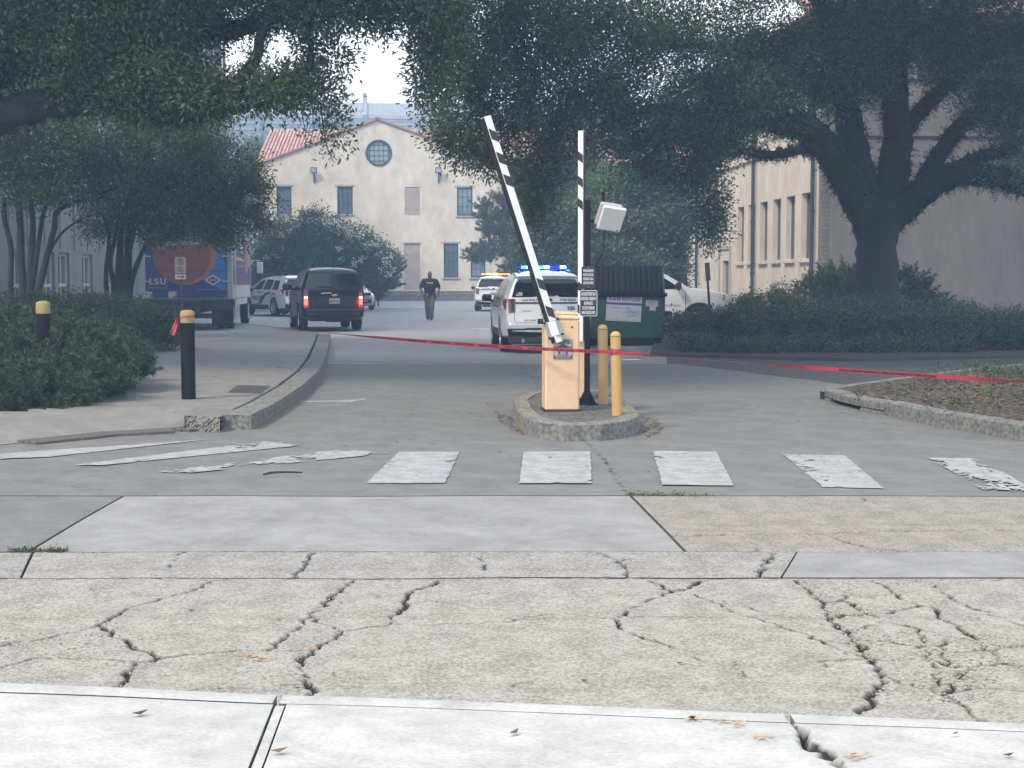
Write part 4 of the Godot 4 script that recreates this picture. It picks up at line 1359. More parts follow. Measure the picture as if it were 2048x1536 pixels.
func build_right_building() -> void:
	var o := thing("right_building", "pale stucco building with tall narrow windows at the right behind the oak", "building", Vector3(12.06, 0, -58))
	var near := Vector3(0.0735, 0, 0.9973)
	var side := Transform3D(Basis(near, Vector3.UP, Vector3(-0.9973, 0, 0.0735)), -near * 24.0)
	var rects := []
	for t in [[1.55, 2.87], [3.9, 5.28], [6.2, 7.56], [8.55, 9.9], [10.92, 12.24], [13.15, 14.46]]:
		rects.append(Rect2(24.0 - t[1], 2.46, t[1] - t[0], 2.66))
	for t in [[1.55, 2.87], [3.9, 5.28], [6.2, 7.56], [8.55, 9.9], [10.92, 12.24], [13.15, 14.46], [16.0, 17.3], [18.6, 19.9], [21, 22.3]]:
		rects.append(Rect2(24.0 - t[1], 7.95, t[1] - t[0], 2.6))
	var door := Rect2(24 - 17.75, 0, 1.4, 2.57)
	wall(o, "wall", side, PackedVector2Array([Vector2(0, 0), Vector2(24, 0), Vector2(24, 11.7), Vector2(0, 11.7)]), rects + [door], 0.3, M.stucco_pink)
	for r in rects:
		window(o, side, r, 0.26, 2, 1, M.screen_grey, M.screen_grey, 0.05, 0.09)
		slab_box(o, "sill", side, Vector3(r.get_center().x, r.position.y - 0.08, 0.05), Vector3(r.size.x + 0.22, 0.15, 0.16), M.stucco_pink, 0.015)
	for x in [24 - 18.45, 24 - 15.9]:
		slab_box(o, "door_surround", side, Vector3(x, 1.6, 0.03), Vector3(0.16, 3.2, 0.1), M.trim_stone, 0.01)
	slab_box(o, "door_surround", side, Vector3(24 - 17.17, 3.22, 0.033), Vector3(2.7, 0.16, 0.1), M.trim_stone, 0.01)
	var dm := MB.new()
	dm.t = side
	dm.box(Vector3(door.get_center().x, 1.28, -0.2), Vector3(1.38, 2.54, 0.06), 0.01)
	var dr := part("door", dm, M.screen_grey, o)
	slab_box(dr, "door_window", side, Vector3(door.get_center().x + 0.1, 1.6, -0.165), Vector3(0.2, 1.3, 0.01), M.glass_dark)
	slab_box(dr, "handle", side, Vector3(door.get_center().x + 0.45, 1.05, -0.13), Vector3(0.05, 0.35, 0.06), M.steel, 0.01)
	for y in [7.2, 11.45]:
		slab_box(o, "string_course", side, Vector3(12, y, 0.05), Vector3(24.0, 0.16, 0.14), M.stucco_pink, 0.02)
	for t in [10.7, 0.72, 23.8]:
		var tb := MB.new()
		tb.t = side
		tb.tube([Vector3(24 - t, 0.1, 0.16), Vector3(24 - t, 6, 0.16), Vector3(24 - t, 11.3, 0.16)], [0.085, 0.085, 0.085], 10)
		for y in [0.6, 1.9, 4.3, 7.0, 9.5]:
			tb.lathe([Vector2(0.11, y - 0.05), Vector2(0.11, y + 0.05)], 10, Vector3(24 - t, 0, 0.16))
		part("downpipe", tb, M.frame_dark, o)
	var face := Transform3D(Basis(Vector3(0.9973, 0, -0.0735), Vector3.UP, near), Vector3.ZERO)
	wall(o, "wall", face, PackedVector2Array([Vector2(0, 0), Vector2(26, 0), Vector2(26, 11.7), Vector2(0, 11.7)]), [], 0.3, M.stucco_shade)  # shade behind the oak is partly put into this darker wall colour
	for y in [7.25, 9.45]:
		slab_box(o, "string_course", face, Vector3(13.1, y, 0.04), Vector3(25.6, 0.14, 0.12), M.stucco_shade, 0.02)
	for k in 9:
		slab_box(o, "eaves_bracket", side, Vector3(1.5 + k * 2.6, 11.6, 0.3), Vector3(0.14, 0.2, 0.6), M.trim_stone)
	tiled_slope(o, side * Vector3(-0.3, 11.75, 0.75), side * Vector3(24.5, 11.75, 0.75), side.basis * Vector3(0, 2.6, -6.5), 41)
	tiled_slope(o, face * Vector3(-0.6, 11.77, 0.75), face * Vector3(26, 11.77, 0.75), face.basis * Vector3(0, 2.6, -6.5), 42)


func build_left_building() -> void:
	var o := thing("left_building", "tall grey concrete building behind the crepe myrtles on the left", "building", Vector3(-16.6, 0, -48))
	var away := Vector3(-0.0735, 0, -0.9973)
	# seen from outside (from +x), right is away from the camera
	var side := Transform3D(Basis(away, Vector3.UP, Vector3(0.9973, 0, -0.0735)), Vector3.ZERO)
	var rects := []
	for t in [[1.6, 3.3], [5.95, 7.7], [8.25, 10.2], [12.5, 14.5], [17.2, 19], [21.5, 23.3], [25.8, 27.6]]:
		rects.append(Rect2(t[0], 0.15, t[1] - t[0], 2.5))
	for row in 3:
		for k in 12:
			rects.append(Rect2(1.6 + k * 4.9, 6.0 + row * 4.6, 1.9, 2.9))
	wall(o, "wall", side, PackedVector2Array([Vector2(-12, 0), Vector2(61, 0), Vector2(61, 19.6), Vector2(-12, 19.6)]), rects, 0.3, M.stucco_shade)  # same darkened stucco, some of the shade is in its colour
	for k in rects.size():
		window(o, side, rects[k], 0.16, 2, 2, M.trim_stone if k < 7 else M.print_white, M.glass_window, 0.13, 0.14)
	for k in 30:
		slab_box(o, "wall_rib", side, Vector3(-11 + k * 2.45, 4.3, 0.02), Vector3(0.12, 3.0, 0.06), M.stucco_shade)
	slab_box(o, "cornice", side, Vector3(24.5, 19.7, 0.25), Vector3(73.4, 0.5, 0.8), M.trim_stone, 0.04)
	slab_box(o, "string_course", side, Vector3(24.5, 5.4, 0.06), Vector3(73, 0.25, 0.16), M.trim_stone, 0.02)
	var tb := MB.new()
	tb.t = side
	tb.tube([Vector3(60.6, 0, 0.2), Vector3(60.6, 10, 0.2), Vector3(60.6, 19.4, 0.2)], [0.12, 0.12, 0.12], 8)
	part("downpipe", tb, M.tile_red, o)
	slab_box(o, "end_wall", side, Vector3(60.8, 9.8, -8.4), Vector3(0.4, 19.6, 16.0), M.stucco_shade)
	slab_box(o, "end_wall", side, Vector3(-11.8, 9.8, -8.4), Vector3(0.4, 19.6, 16.0), M.stucco_shade)
	slab_box(o, "flat_roof", side, Vector3(24.5, 19.3, -8.4), Vector3(72, 0.4, 16.0), M.trim_stone)



# ------------------------------------------------------------------ vehicles
# A vehicle stands with the middle of its rear bumper over its origin and looks along -z. s = metres forward of that point.

func arc_bottom(prof: Array, wheels: Array, gap: float, yb: float) -> PackedVector2Array:
	var out := PackedVector2Array(prof)
	for k in range(wheels.size() - 1, -1, -1):
		var s: float = wheels[k][0]
		var r: float = wheels[k][1] + gap
		var c: float = wheels[k][1]
		var a0 := asin(clampf((yb - c) / r, -1, 1))
		for i in 15:
			var a := lerpf(a0, PI - a0, i / 14.0)
			out.append(Vector2(s + r * cos(a), c + r * sin(a)))
	return out


func profile_s(prof: PackedVector2Array, y: float, front := false) -> float:
	var best := 1e9
	if front: best = -1e9
	for i in prof.size():
		var a := prof[i]
		var b := prof[(i + 1) % prof.size()]
		if (a.y - y) * (b.y - y) > 0.0 or absf(a.y - b.y) < 1e-6:
			continue
		var s := lerpf(a.x, b.x, (y - a.y) / (b.y - a.y))
		best = maxf(best, s) if front else minf(best, s)
	return best if absf(best) < 1e8 else 0.0


func patch(poly: PackedVector2Array, mapper: Callable, away: Vector3, cell := 0.13) -> MB:
	# a polygon laid on a curved surface
	var mb := MB.new()
	var lo := poly[0]
	var hi := poly[0]
	for p in poly:
		lo = Vector2(minf(lo.x, p.x), minf(lo.y, p.y))
		hi = Vector2(maxf(hi.x, p.x), maxf(hi.y, p.y))
	var nx := maxi(1, int(ceil((hi.x - lo.x) / cell)))
	var ny := maxi(1, int(ceil((hi.y - lo.y) / cell)))
	var nrm := func(p: Vector2) -> Vector3:
		var e := 0.02
		var g: Vector3 = (mapper.call(p + Vector2(e, 0)) - mapper.call(p - Vector2(e, 0))).cross(mapper.call(p + Vector2(0, e)) - mapper.call(p - Vector2(0, e))).normalized()
		return g if g.dot(mapper.call(p) - away) > 0.0 else -g
	for i in nx:
		for j in ny:
			var a := lo + (hi - lo) * Vector2(float(i) / nx, float(j) / ny)
			var b := lo + (hi - lo) * Vector2(float(i + 1) / nx, float(j + 1) / ny)
			for q in Geometry2D.intersect_polygons(poly, PackedVector2Array([a, Vector2(b.x, a.y), b, Vector2(a.x, b.y)])):
				var ids := Geometry2D.triangulate_polygon(q)
				for k in range(0, ids.size(), 3):
					mb.tri(mapper.call(q[ids[k]]), mapper.call(q[ids[k + 1]]), mapper.call(q[ids[k + 2]]), nrm.call(q[ids[k]]), nrm.call(q[ids[k + 1]]), nrm.call(q[ids[k + 2]]))
	return mb


func car_body(prof: PackedVector2Array, wid: Callable, n_top: int, crown := 0.05, bev := 0.07) -> MB:
	# prof: closed outline in (s, y); its first n_top points run up the rear, over the top and down the front
	var mb := MB.new()
	var N := prof.size()
	var turn := -1.0 if Geometry2D.is_polygon_clockwise(prof) else 1.0
	var norms := []
	for i in N:
		var a := (prof[i] - prof[(i - 1 + N) % N]).normalized()
		var b := (prof[(i + 1) % N] - prof[i]).normalized()
		norms.append([Vector2(a.y, -a.x) * turn, Vector2(b.y, -b.x) * turn])
	var ins := MB.inset(prof, bev * 0.55)
	var P := func(i: int, t: float) -> Vector3:
		var w: float = wid.call(prof[i].y, prof[i].x) - bev
		var m: Vector2 = (norms[i][0] + norms[i][1]).normalized()
		var p: Vector2 = prof[i] + m * crown * (1.0 - t * t) * (1.0 if i < n_top else 0.0)
		return Vector3(w * t, p.y, -p.x)
	var segs := 8
	for i in n_top - 1:
		var n0: Vector2 = norms[i][1]
		var n1: Vector2 = norms[i][1]
		if norms[i][0].dot(n0) > 0.75: n0 = (n0 + norms[i][0]).normalized()
		if norms[i + 1][1].dot(n1) > 0.75: n1 = (n1 + norms[i + 1][1]).normalized()
		for k in segs:
			var t0 := -1.0 + 2.0 * k / segs
			var t1 := -1.0 + 2.0 * (k + 1) / segs
			var bx0 := t0 * crown * 2.2
			var bx1 := t1 * crown * 2.2
			mb.smooth_quad(P.call(i, t0), P.call(i, t1), P.call(i + 1, t1), P.call(i + 1, t0), Vector3(bx0, n0.y, -n0.x), Vector3(bx1, n0.y, -n0.x), Vector3(bx1, n1.y, -n1.x), Vector3(bx0, n1.y, -n1.x))
		for sd in [-1.0, 1.0]:
			var w0: float = wid.call(ins[i].y, ins[i].x)
			var w1: float = wid.call(ins[i + 1].y, ins[i + 1].x)
			var out := Vector3(sd, 0, 0)
			mb.smooth_quad(P.call(i, sd), P.call(i + 1, sd), Vector3(sd * w1, ins[i + 1].y, -ins[i + 1].x), Vector3(sd * w0, ins[i].y, -ins[i].x), Vector3(sd * 0.3, n0.y, -n0.x), Vector3(sd * 0.3, n1.y, -n1.x), out, out)
	for i in range(n_top - 1, N):   # the turned-in lower edge
		var j := (i + 1) % N
		for sd in [-1.0, 1.0]:
			var w0: float = wid.call(ins[i].y, ins[i].x)
			var w1: float = wid.call(ins[j].y, ins[j].x)
			mb.quad(P.call(i, sd), P.call(j, sd), Vector3(sd * w1, ins[j].y, -ins[j].x), Vector3(sd * w0, ins[i].y, -ins[i].x), Vector3(0, 0.9, -prof[i].x))
	for sd in [-1.0, 1.0]:
		var map := func(p: Vector2) -> Vector3: return Vector3(sd * wid.call(p.y, p.x), p.y, -p.x)
		var m := patch(ins, map, Vector3(0, 0.7, -2.4), 0.16)
		mb.v.append_array(m.v); mb.n.append_array(m.n); mb.u.append_array(m.u); mb.c.append_array(m.c)
	return mb


func side_map(wid: Callable, sd: float, off: float) -> Callable:
	return func(p: Vector2) -> Vector3: return Vector3(sd * (wid.call(p.y, p.x) + off), p.y, -p.x)


func rear_map(prof: PackedVector2Array, wid: Callable, off: float, front := false, crown := 0.05) -> Callable:
	# (x, y) on the tail (or the nose)
	return func(p: Vector2) -> Vector3:
		var s := profile_s(prof, p.y, front)
		var w: float = maxf(0.2, wid.call(p.y, s) - 0.07)
		var t := clampf(p.x / w, -1, 1)
		var e := crown * (1.0 - t * t) + off
		return Vector3(p.x, p.y, -(s + (e if front else -e)))


func wheel_part(root: Node, at: Vector3, r: float, w: float, sd: float, rim_m: Material, spokes := 5, called := "wheel") -> void:
	var turn := Basis(Vector3(0, 0, 1), -sd * PI / 2)   # lathe axis y -> outwards
	var mb := MB.new()
	var h := w / 2
	mb.lathe([Vector2(r * 0.66, -h), Vector2(r * 0.93, -h), Vector2(r, -h * 0.7), Vector2(r, h * 0.7), Vector2(r * 0.95, h), Vector2(r * 0.68, h * 1.02), Vector2(r * 0.66, h * 0.8)], 28, at, turn)
	for k in 28:   # tread blocks
		pass
	var wh := part(called, mb, M.tyre, root)
	var rb := MB.new()
	rb.lathe([Vector2(r * 0.68, h * 0.95), Vector2(r * 0.64, h * 0.95), Vector2(r * 0.60, h * 0.55), Vector2(0.001, h * 0.35)], 28, at, turn)
	for k in spokes:
		var a := TAU * k / spokes + 0.3
		var d := turn * Vector3(cos(a), 0, sin(a))
		var o := turn * Vector3.UP
		rb.box(at + o * h * 0.68 + d * r * 0.34, Vector3(r * 0.56, h * 0.35, r * 0.17), 0.01, Basis(d, o, d.cross(o)))
	rb.lathe([Vector2(r * 0.17, h * 0.5), Vector2(r * 0.16, h * 0.95), Vector2(0.001, h * 1.0)], 14, at, turn)
	part("rim", rb, rim_m, wh)


func underbody(root: Node, L: float, w: float) -> void:
	var b := MB.new()
	b.box(Vector3(0, 0.62, -L / 2), Vector3(2 * w - 0.58, 0.62, L - 0.5), 0.04)
	part("underbody", b, M.trim_black, root)


func wells(root: Node, wheels: Array, w: float) -> void:
	var mb := MB.new()
	for wh in wheels:
		for sd in [-1.0, 1.0]:
			for i in 12:
				var a := PI * i / 12.0
				var b := PI * (i + 1) / 12.0
				var r: float = wh[1] + 0.075
				var c := Vector3(0, wh[1], -wh[0])
				var p := c + Vector3(sd * (w - 0.06), sin(a) * r, -cos(a) * r)
				var q := c + Vector3(sd * (w - 0.06), sin(b) * r, -cos(b) * r)
				var e := Vector3(-sd * 0.3, 0, 0)
				mb.quadn(p, q, q + e, p + e, -(p + q - 2 * c).normalized() * Vector3(0, 1, 1))
	part("wheel_wells", mb, M.trim_black, root)


func width_fn(w0: float, L: float, belt: float, tumble: float, rear_in: float, front_in: float, low_in := 0.05) -> Callable:
	return func(y: float, s: float) -> float:
		var w := w0 - low_in * pow(clampf((0.75 - y) / 0.45, 0, 1), 2.0)
		w -= maxf(0.0, y - belt) * tumble + 0.25 * pow(maxf(0.0, y - belt), 2.0) * tumble
		w -= rear_in * pow(clampf(1.0 - s / 0.55, 0, 1), 2.0) + front_in * pow(clampf(1.0 - (L - s) / 0.9, 0, 1), 2.0)
		return w


func mirror_part(root: Node, at: Vector3, sd: float, m: Material) -> void:
	var b := MB.new()
	b.box(at + Vector3(sd * 0.16, 0.02, 0), Vector3(0.24, 0.17, 0.11), 0.045)
	b.box(at + Vector3(sd * 0.02, -0.05, 0), Vector3(0.14, 0.05, 0.06), 0.015)
	part("mirror", b, m, root)


func explorer(called: String, label: String, at: Vector3, yaw: float, number: String, detail: int) -> Node3D:
	var root := thing(called, label, "police vehicle", at, yaw, "white police vehicles in the yard")
	var L := 5.0
	var wheels := [[1.14, 0.385], [4.0, 0.385]]
	var top := [Vector2(0.55, 0.33), Vector2(0.10, 0.36), Vector2(0.02, 0.50), Vector2(0.0, 0.62), Vector2(0.05, 0.70), Vector2(0.09, 0.95), Vector2(0.10, 1.10), Vector2(0.13, 1.18), Vector2(0.20, 1.30), Vector2(0.36, 1.62), Vector2(0.30, 1.68), Vector2(0.42, 1.72), Vector2(1.1, 1.765), Vector2(1.9, 1.77), Vector2(2.6, 1.72), Vector2(2.95, 1.63), Vector2(3.75, 1.17), Vector2(4.3, 1.09), Vector2(4.72, 0.98), Vector2(4.92, 0.84), Vector2(5.0, 0.62), Vector2(4.98, 0.42), Vector2(4.9, 0.30), Vector2(4.5, 0.28)]
	var prof := arc_bottom(top, wheels, 0.075, 0.31)
	var wid := width_fn(0.995, L, 1.1, 0.42, 0.10, 0.16)
	part("body", car_body(prof, wid, top.size()), M.car_white, root)
	underbody(root, L, 0.99)
	wells(root, wheels, 0.99)
	for w in wheels:
		for sd in [-1.0, 1.0]:
			wheel_part(root, Vector3(sd * 0.855, w[1], -w[0]), w[1], 0.235, sd, M.alloy)
	var R := rear_map(prof, wid, 0.006)
	var C := Vector3(0, 0.9, -2.4)
	# glass
	part("rear_window", patch(PackedVector2Array([Vector2(-0.78, 1.225), Vector2(0.78, 1.225), Vector2(0.70, 1.50), Vector2(0.62, 1.615), Vector2(-0.62, 1.615), Vector2(-0.70, 1.50)]), R, C), M.glass_dark, root)
	for sd in [-1.0, 1.0]:
		var S := side_map(wid, sd, 0.006)
		part("side_window", patch(PackedVector2Array([Vector2(0.62, 1.17), Vector2(1.28, 1.17), Vector2(1.34, 1.60), Vector2(0.78, 1.58)]), S, C), M.glass_dark, root)
		part("side_window", patch(PackedVector2Array([Vector2(1.42, 1.17), Vector2(2.30, 1.17), Vector2(2.22, 1.63), Vector2(1.45, 1.61)]), S, C), M.glass_dark, root)
		part("side_window", patch(PackedVector2Array([Vector2(2.42, 1.17), Vector2(3.50, 1.17), Vector2(2.85, 1.56), Vector2(2.36, 1.63)]), S, C), M.glass_dark, root)
		# the black sill and wheel arch trim
		part("sill_trim", patch(PackedVector2Array([Vector2(1.62, 0.32), Vector2(3.52, 0.32), Vector2(3.50, 0.50), Vector2(1.64, 0.50)]), S, C), M.trim_black, root)
		for s in [1.36, 2.36, 3.42]:
			part("door_seam", patch(PackedVector2Array([Vector2(s - 0.006, 0.52), Vector2(s + 0.006, 0.52), Vector2(s + 0.006, 1.12), Vector2(s - 0.006, 1.12)]), S, C), M.trim_black, root)
		for s in [1.62, 2.66]:
			var hb := MB.new()
			hb.box(Vector3(sd * 1.005, 1.0, -s), Vector3(0.03, 0.035, 0.2), 0.01)
			part("door_handle", hb, M.trim_black, root)
		mirror_part(root, Vector3(sd * 0.98, 1.16, -3.3), sd, M.trim_black)
		# taillight: wraps round the corner
		var tl := patch(PackedVector2Array([Vector2(sd * 0.72, 0.90), Vector2(sd * 0.86, 0.88), Vector2(sd * 0.87, 1.19), Vector2(sd * 0.71, 1.185)]), rear_map(prof, wid, 0.018), C)
		var lens := part("taillight", tl, M.lens_red, root)
		var t2 := patch(PackedVector2Array([Vector2(0.10, 0.95), Vector2(0.30, 1.12), Vector2(0.44, 1.19), Vector2(0.10, 1.19)]), side_map(wid, sd, 0.012), C)
		part("wrap", t2, M.lens_red, lens)
		part("lamp_core", patch(PackedVector2Array([Vector2(sd * 0.745, 0.93), Vector2(sd * 0.80, 0.93), Vector2(sd * 0.80, 1.15), Vector2(sd * 0.745, 1.15)]), rear_map(prof, wid, 0.026), C), M.trim_black if detail > 1 else M.lens_red, lens)
		part("headlight", patch(PackedVector2Array([Vector2(4.5, 0.82), Vector2(4.86, 0.74), Vector2(4.84, 0.88), Vector2(4.52, 0.97)]), side_map(wid, sd, 0.006), C), M.lens_clear, root)
	part("windscreen", patch(PackedVector2Array([Vector2(-0.76, 1.2), Vector2(0.76, 1.2), Vector2(0.6, 1.6), Vector2(-0.6, 1.6)]), rear_map(prof, wid, 0.006, true), C), M.glass_dark, root)
	# black lower bumper, seams, badge bar, plate
	part("bumper", patch(PackedVector2Array([Vector2(-0.86, 0.37), Vector2(0.86, 0.37), Vector2(0.90, 0.545), Vector2(0.52, 0.545), Vector2(0.46, 0.56), Vector2(-0.46, 0.56), Vector2(-0.52, 0.545), Vector2(-0.90, 0.545)]), R, C), M.trim_black, root)
	var vb := MB.new()
	vb.box(Vector3(0, 0.30, -0.18), Vector3(1.72, 0.18, 0.3), 0.04)
	part("valance", vb, M.trim_black, root)
	for sd in [-1.0, 1.0]:
		var ex := MB.new()
		ex.lathe([Vector2(0.02, 0.0), Vector2(0.045, 0.0), Vector2(0.045, 0.18)], 12, Vector3(sd * 0.55, 0.28, -0.02), Basis(Vector3.RIGHT, -PI / 2))
		part("exhaust", ex, M.chrome, root)
	part("tailgate_strip", patch(PackedVector2Array([Vector2(-0.72, 1.085), Vector2(0.72, 1.085), Vector2(0.72, 1.12), Vector2(-0.72, 1.12)]), rear_map(prof, wid, 0.014), C), M.trim_black, root)
	part("tailgate_seam", patch(PackedVector2Array([Vector2(-0.70, 0.665), Vector2(0.70, 0.665), Vector2(0.70, 0.673), Vector2(-0.70, 0.673)]), R, C), M.trim_black, root)
	for sd in [-1.0, 1.0]:
		part("tailgate_seam", patch(PackedVector2Array([Vector2(sd * 0.70, 0.665), Vector2(sd * 0.708, 0.67), Vector2(sd * 0.738, 0.75), Vector2(sd * 0.738, 0.90), Vector2(sd * 0.73, 0.90), Vector2(sd * 0.73, 0.755)]), R, C), M.trim_black, root)
	var pl := part("number_plate", patch(PackedVector2Array([Vector2(-0.155, 0.83), Vector2(0.155, 0.83), Vector2(0.155, 0.97), Vector2(-0.155, 0.97)]), rear_map(prof, wid, 0.016), C), M.sign_white, root)
	lettering("203 586", 0.075, Vector3(0, 0.895, 0.01 - 0.07 + 0.075), Basis.IDENTITY, M.print_dark, pl, 0.24)
	var Z := func(x: float, y: float) -> Vector3: return rear_map(prof, wid, 0.016).call(Vector2(x, y))
	var lean := Basis(Vector3.RIGHT, -0.1)
	lettering("LSU POLICE", 0.052, Z.call(-0.36, 1.165), lean, M.print_dark, root, 0.44)
	lettering("578-3231", 0.052, Z.call(0.44, 1.165), lean, M.print_dark, root, 0.34)
	lettering(number, 0.085, Z.call(0.50, 0.985), lean, M.print_dark, root, 0.17)
	var ov := MB.new()
	ov.lathe([Vector2(0.0001, 0.012), Vector2(0.07, 0.01), Vector2(0.075, 0.0)], 20, Z.call(0.03, 1.165), Basis(Vector3.RIGHT, PI / 2) * Basis.from_scale(Vector3(1, 1, 0.45)))
	part("badge", ov, M.print_dark, root)
	if detail > 1:
		lettering("INTERCEPTOR", 0.03, Z.call(-0.47, 0.93), lean, M.print_grey, root, 0.2)
		lettering("Be Safe", 0.035, Z.call(-0.40, 0.73), lean, M.print_grey, root, 0.26)
		var fl := part("flag_sticker", patch(PackedVector2Array([Vector2(-0.70, 1.25), Vector2(-0.55, 1.25), Vector2(-0.55, 1.33), Vector2(-0.69, 1.33)]), rear_map(prof, wid, 0.012), C), M.print_white, root)
		for k in 4:
			part("stripe", patch(PackedVector2Array([Vector2(-0.70, 1.253 + k * 0.02), Vector2(-0.55, 1.253 + k * 0.02), Vector2(-0.55, 1.263 + k * 0.02), Vector2(-0.70, 1.263 + k * 0.02)]), rear_map(prof, wid, 0.016), C), M.lens_red, fl)
		part("canton", patch(PackedVector2Array([Vector2(-0.695, 1.29), Vector2(-0.64, 1.29), Vector2(-0.64, 1.33), Vector2(-0.69, 1.33)]), rear_map(prof, wid, 0.019), C), M.print_dark, fl)
		var wp := MB.new()
		wp.tube([Z.call(-0.05, 1.245) + Vector3(0, 0, 0.02), Z.call(0.25, 1.30) + Vector3(0, 0, 0.02), Z.call(0.48, 1.29) + Vector3(0, 0, 0.02)], [0.02, 0.012, 0.008], 6)
		part("wiper", wp, M.trim_black, root)
	# roof rails
	for sd in [-1.0, 1.0]:
		var rl := MB.new()
		rl.tube([Vector3(sd * 0.56, 1.72, -0.65), Vector3(sd * 0.57, 1.80, -0.85), Vector3(sd * 0.58, 1.82, -1.7), Vector3(sd * 0.58, 1.78, -2.5), Vector3(sd * 0.57, 1.70, -2.7)], [0.018, 0.02, 0.02, 0.02, 0.018], 8)
		part("roof_rail", rl, M.trim_black, root)
	return root


func lamp_at(root: Node, called: String, at: Vector3, c: Color, energy: float, reach := 12.0) -> void:
	var l := OmniLight3D.new()
	l.name = called
	l.position = at
	l.light_color = c
	l.light_energy = energy
	l.light_size = 0.06
	l.omni_range = reach
	l.omni_attenuation = 2.0
	l.shadow_enabled = true
	root.add_child(l)


func light_bar(root: Node, at: Vector3, wide: float, lit: Array, core: Material, halo: Material) -> void:
	var mb := MB.new()
	mb.box(at, Vector3(wide, 0.035, 0.28), 0.012)
	mb.box(at + Vector3(0, 0.085, 0), Vector3(wide * 0.98, 0.02, 0.22), 0.008)
	for x in [-0.42, 0.42]:
		mb.box(at + Vector3(x, -0.05, 0), Vector3(0.08, 0.08, 0.2), 0.01)
	var bar := part("light_bar", mb, M.trim_black, root)
	var n := 9
	for k in n:
		var x := (k - (n - 1) / 2.0) * wide / n
		var on: int = lit[k]
		var b := MB.new()
		b.box(at + Vector3(x, 0.045, 0.0), Vector3(wide / n - 0.008, 0.06, 0.26), 0.012)
		part("lamp", b, [M.lens_dark_blue, halo, core][on], bar)


func swoosh(root: Node, wid: Callable, number: String) -> void:
	# purple police markings along the sides
	var C := Vector3(0, 0.9, -2.4)
	for sd in [-1.0, 1.0]:
		var S := side_map(wid, sd, 0.009)
		part("purple_band", patch(PackedVector2Array([Vector2(3.35, 0.54), Vector2(2.75, 0.56), Vector2(2.35, 0.85), Vector2(1.95, 1.02), Vector2(1.35, 1.10), Vector2(1.38, 1.03), Vector2(1.9, 0.90), Vector2(2.15, 0.72), Vector2(2.35, 0.54), Vector2(2.45, 0.52)]), S, C), M.print_purple, root)
		var turn := Basis(Vector3.UP, sd * PI / 2)
		var at := func(s: float, y: float) -> Vector3: return side_map(wid, sd, 0.014).call(Vector2(s, y))
		lettering("POLICE", 0.2, at.call(2.85, 0.78), turn, M.print_purple, root, 1.15)
		lettering("LSU", 0.12, at.call(3.5, 1.0), turn, M.print_dark, root, 0.3)
		lettering(number, 0.12, at.call(1.05, 0.98), turn, M.print_dark, root, 0.34)
		lettering("university police", 0.06, at.call(2.5, 1.08), turn, M.print_grey, root, 0.8)


func build_police() -> void:
	plain("lens_dark_blue", Color(0.01, 0.02, 0.08), 0.15)
	var a := explorer("police_suv", "white police vehicle with blue roof lights flashing, number 106 on its tailgate", Vector3(0.79, 0, -32.2), deg_to_rad(4.5), "106", 2)
	light_bar(a, Vector3(0, 1.845, -1.75), 1.15, [0, 1, 2, 0, 1, 2, 0, 0, 2], M.lamp_blue_core, M.lamp_blue)
	for x in [-0.3, 0.15, 0.5]:
		lamp_at(a, "blue_light", Vector3(x, 1.98, -1.5), Color(0.1, 0.35, 1.0), 0.5)
	var s := MB.new()
	s.box(Vector3(0.80, 1.07, -0.06), Vector3(0.09, 0.07, 0.04), 0.015)
	part("side_lamp", s, M.lamp_blue_core, a)
	# the sill lamp, spotlight and aerial
	s = MB.new()
	s.tube([Vector3(0.2, 1.79, -1.0), Vector3(0.2, 2.05, -0.95)], [0.008, 0.005], 5)
	part("aerial", s, M.trim_black, a)
	var b := explorer("police_suv", "white police vehicle with orange roof lights parked beyond the number 106 one", Vector3(-0.98, 0, -76), deg_to_rad(-1), "104", 1)
	light_bar(b, Vector3(0.1, 1.86, -1.4), 1.5, [1, 1, 2, 2, 2, 1, 1, 1, 1], glow("lamp_amber_core", Color(1.0, 0.62, 0.32), 2.2), M.lamp_amber)
	lamp_at(b, "amber_light", Vector3(0.1, 2.0, -1.1), Color(1.0, 0.5, 0.2), 0.8)
	s = MB.new()
	s.box(Vector3(0.78, 1.0, -0.06), Vector3(0.14, 0.09, 0.04), 0.02)
	part("side_lamp", s, glow("lamp_violet", Color(0.5, 0.5, 1.0), 4.0), b)
	var c := explorer("police_suv", "white police vehicle with purple markings seen from its left side beside the truck", Vector3(-9.18, 0, -65.4), deg_to_rad(33), "501", 1)
	swoosh(c, width_fn(0.995, 5.0, 1.1, 0.42, 0.10, 0.16), "501")


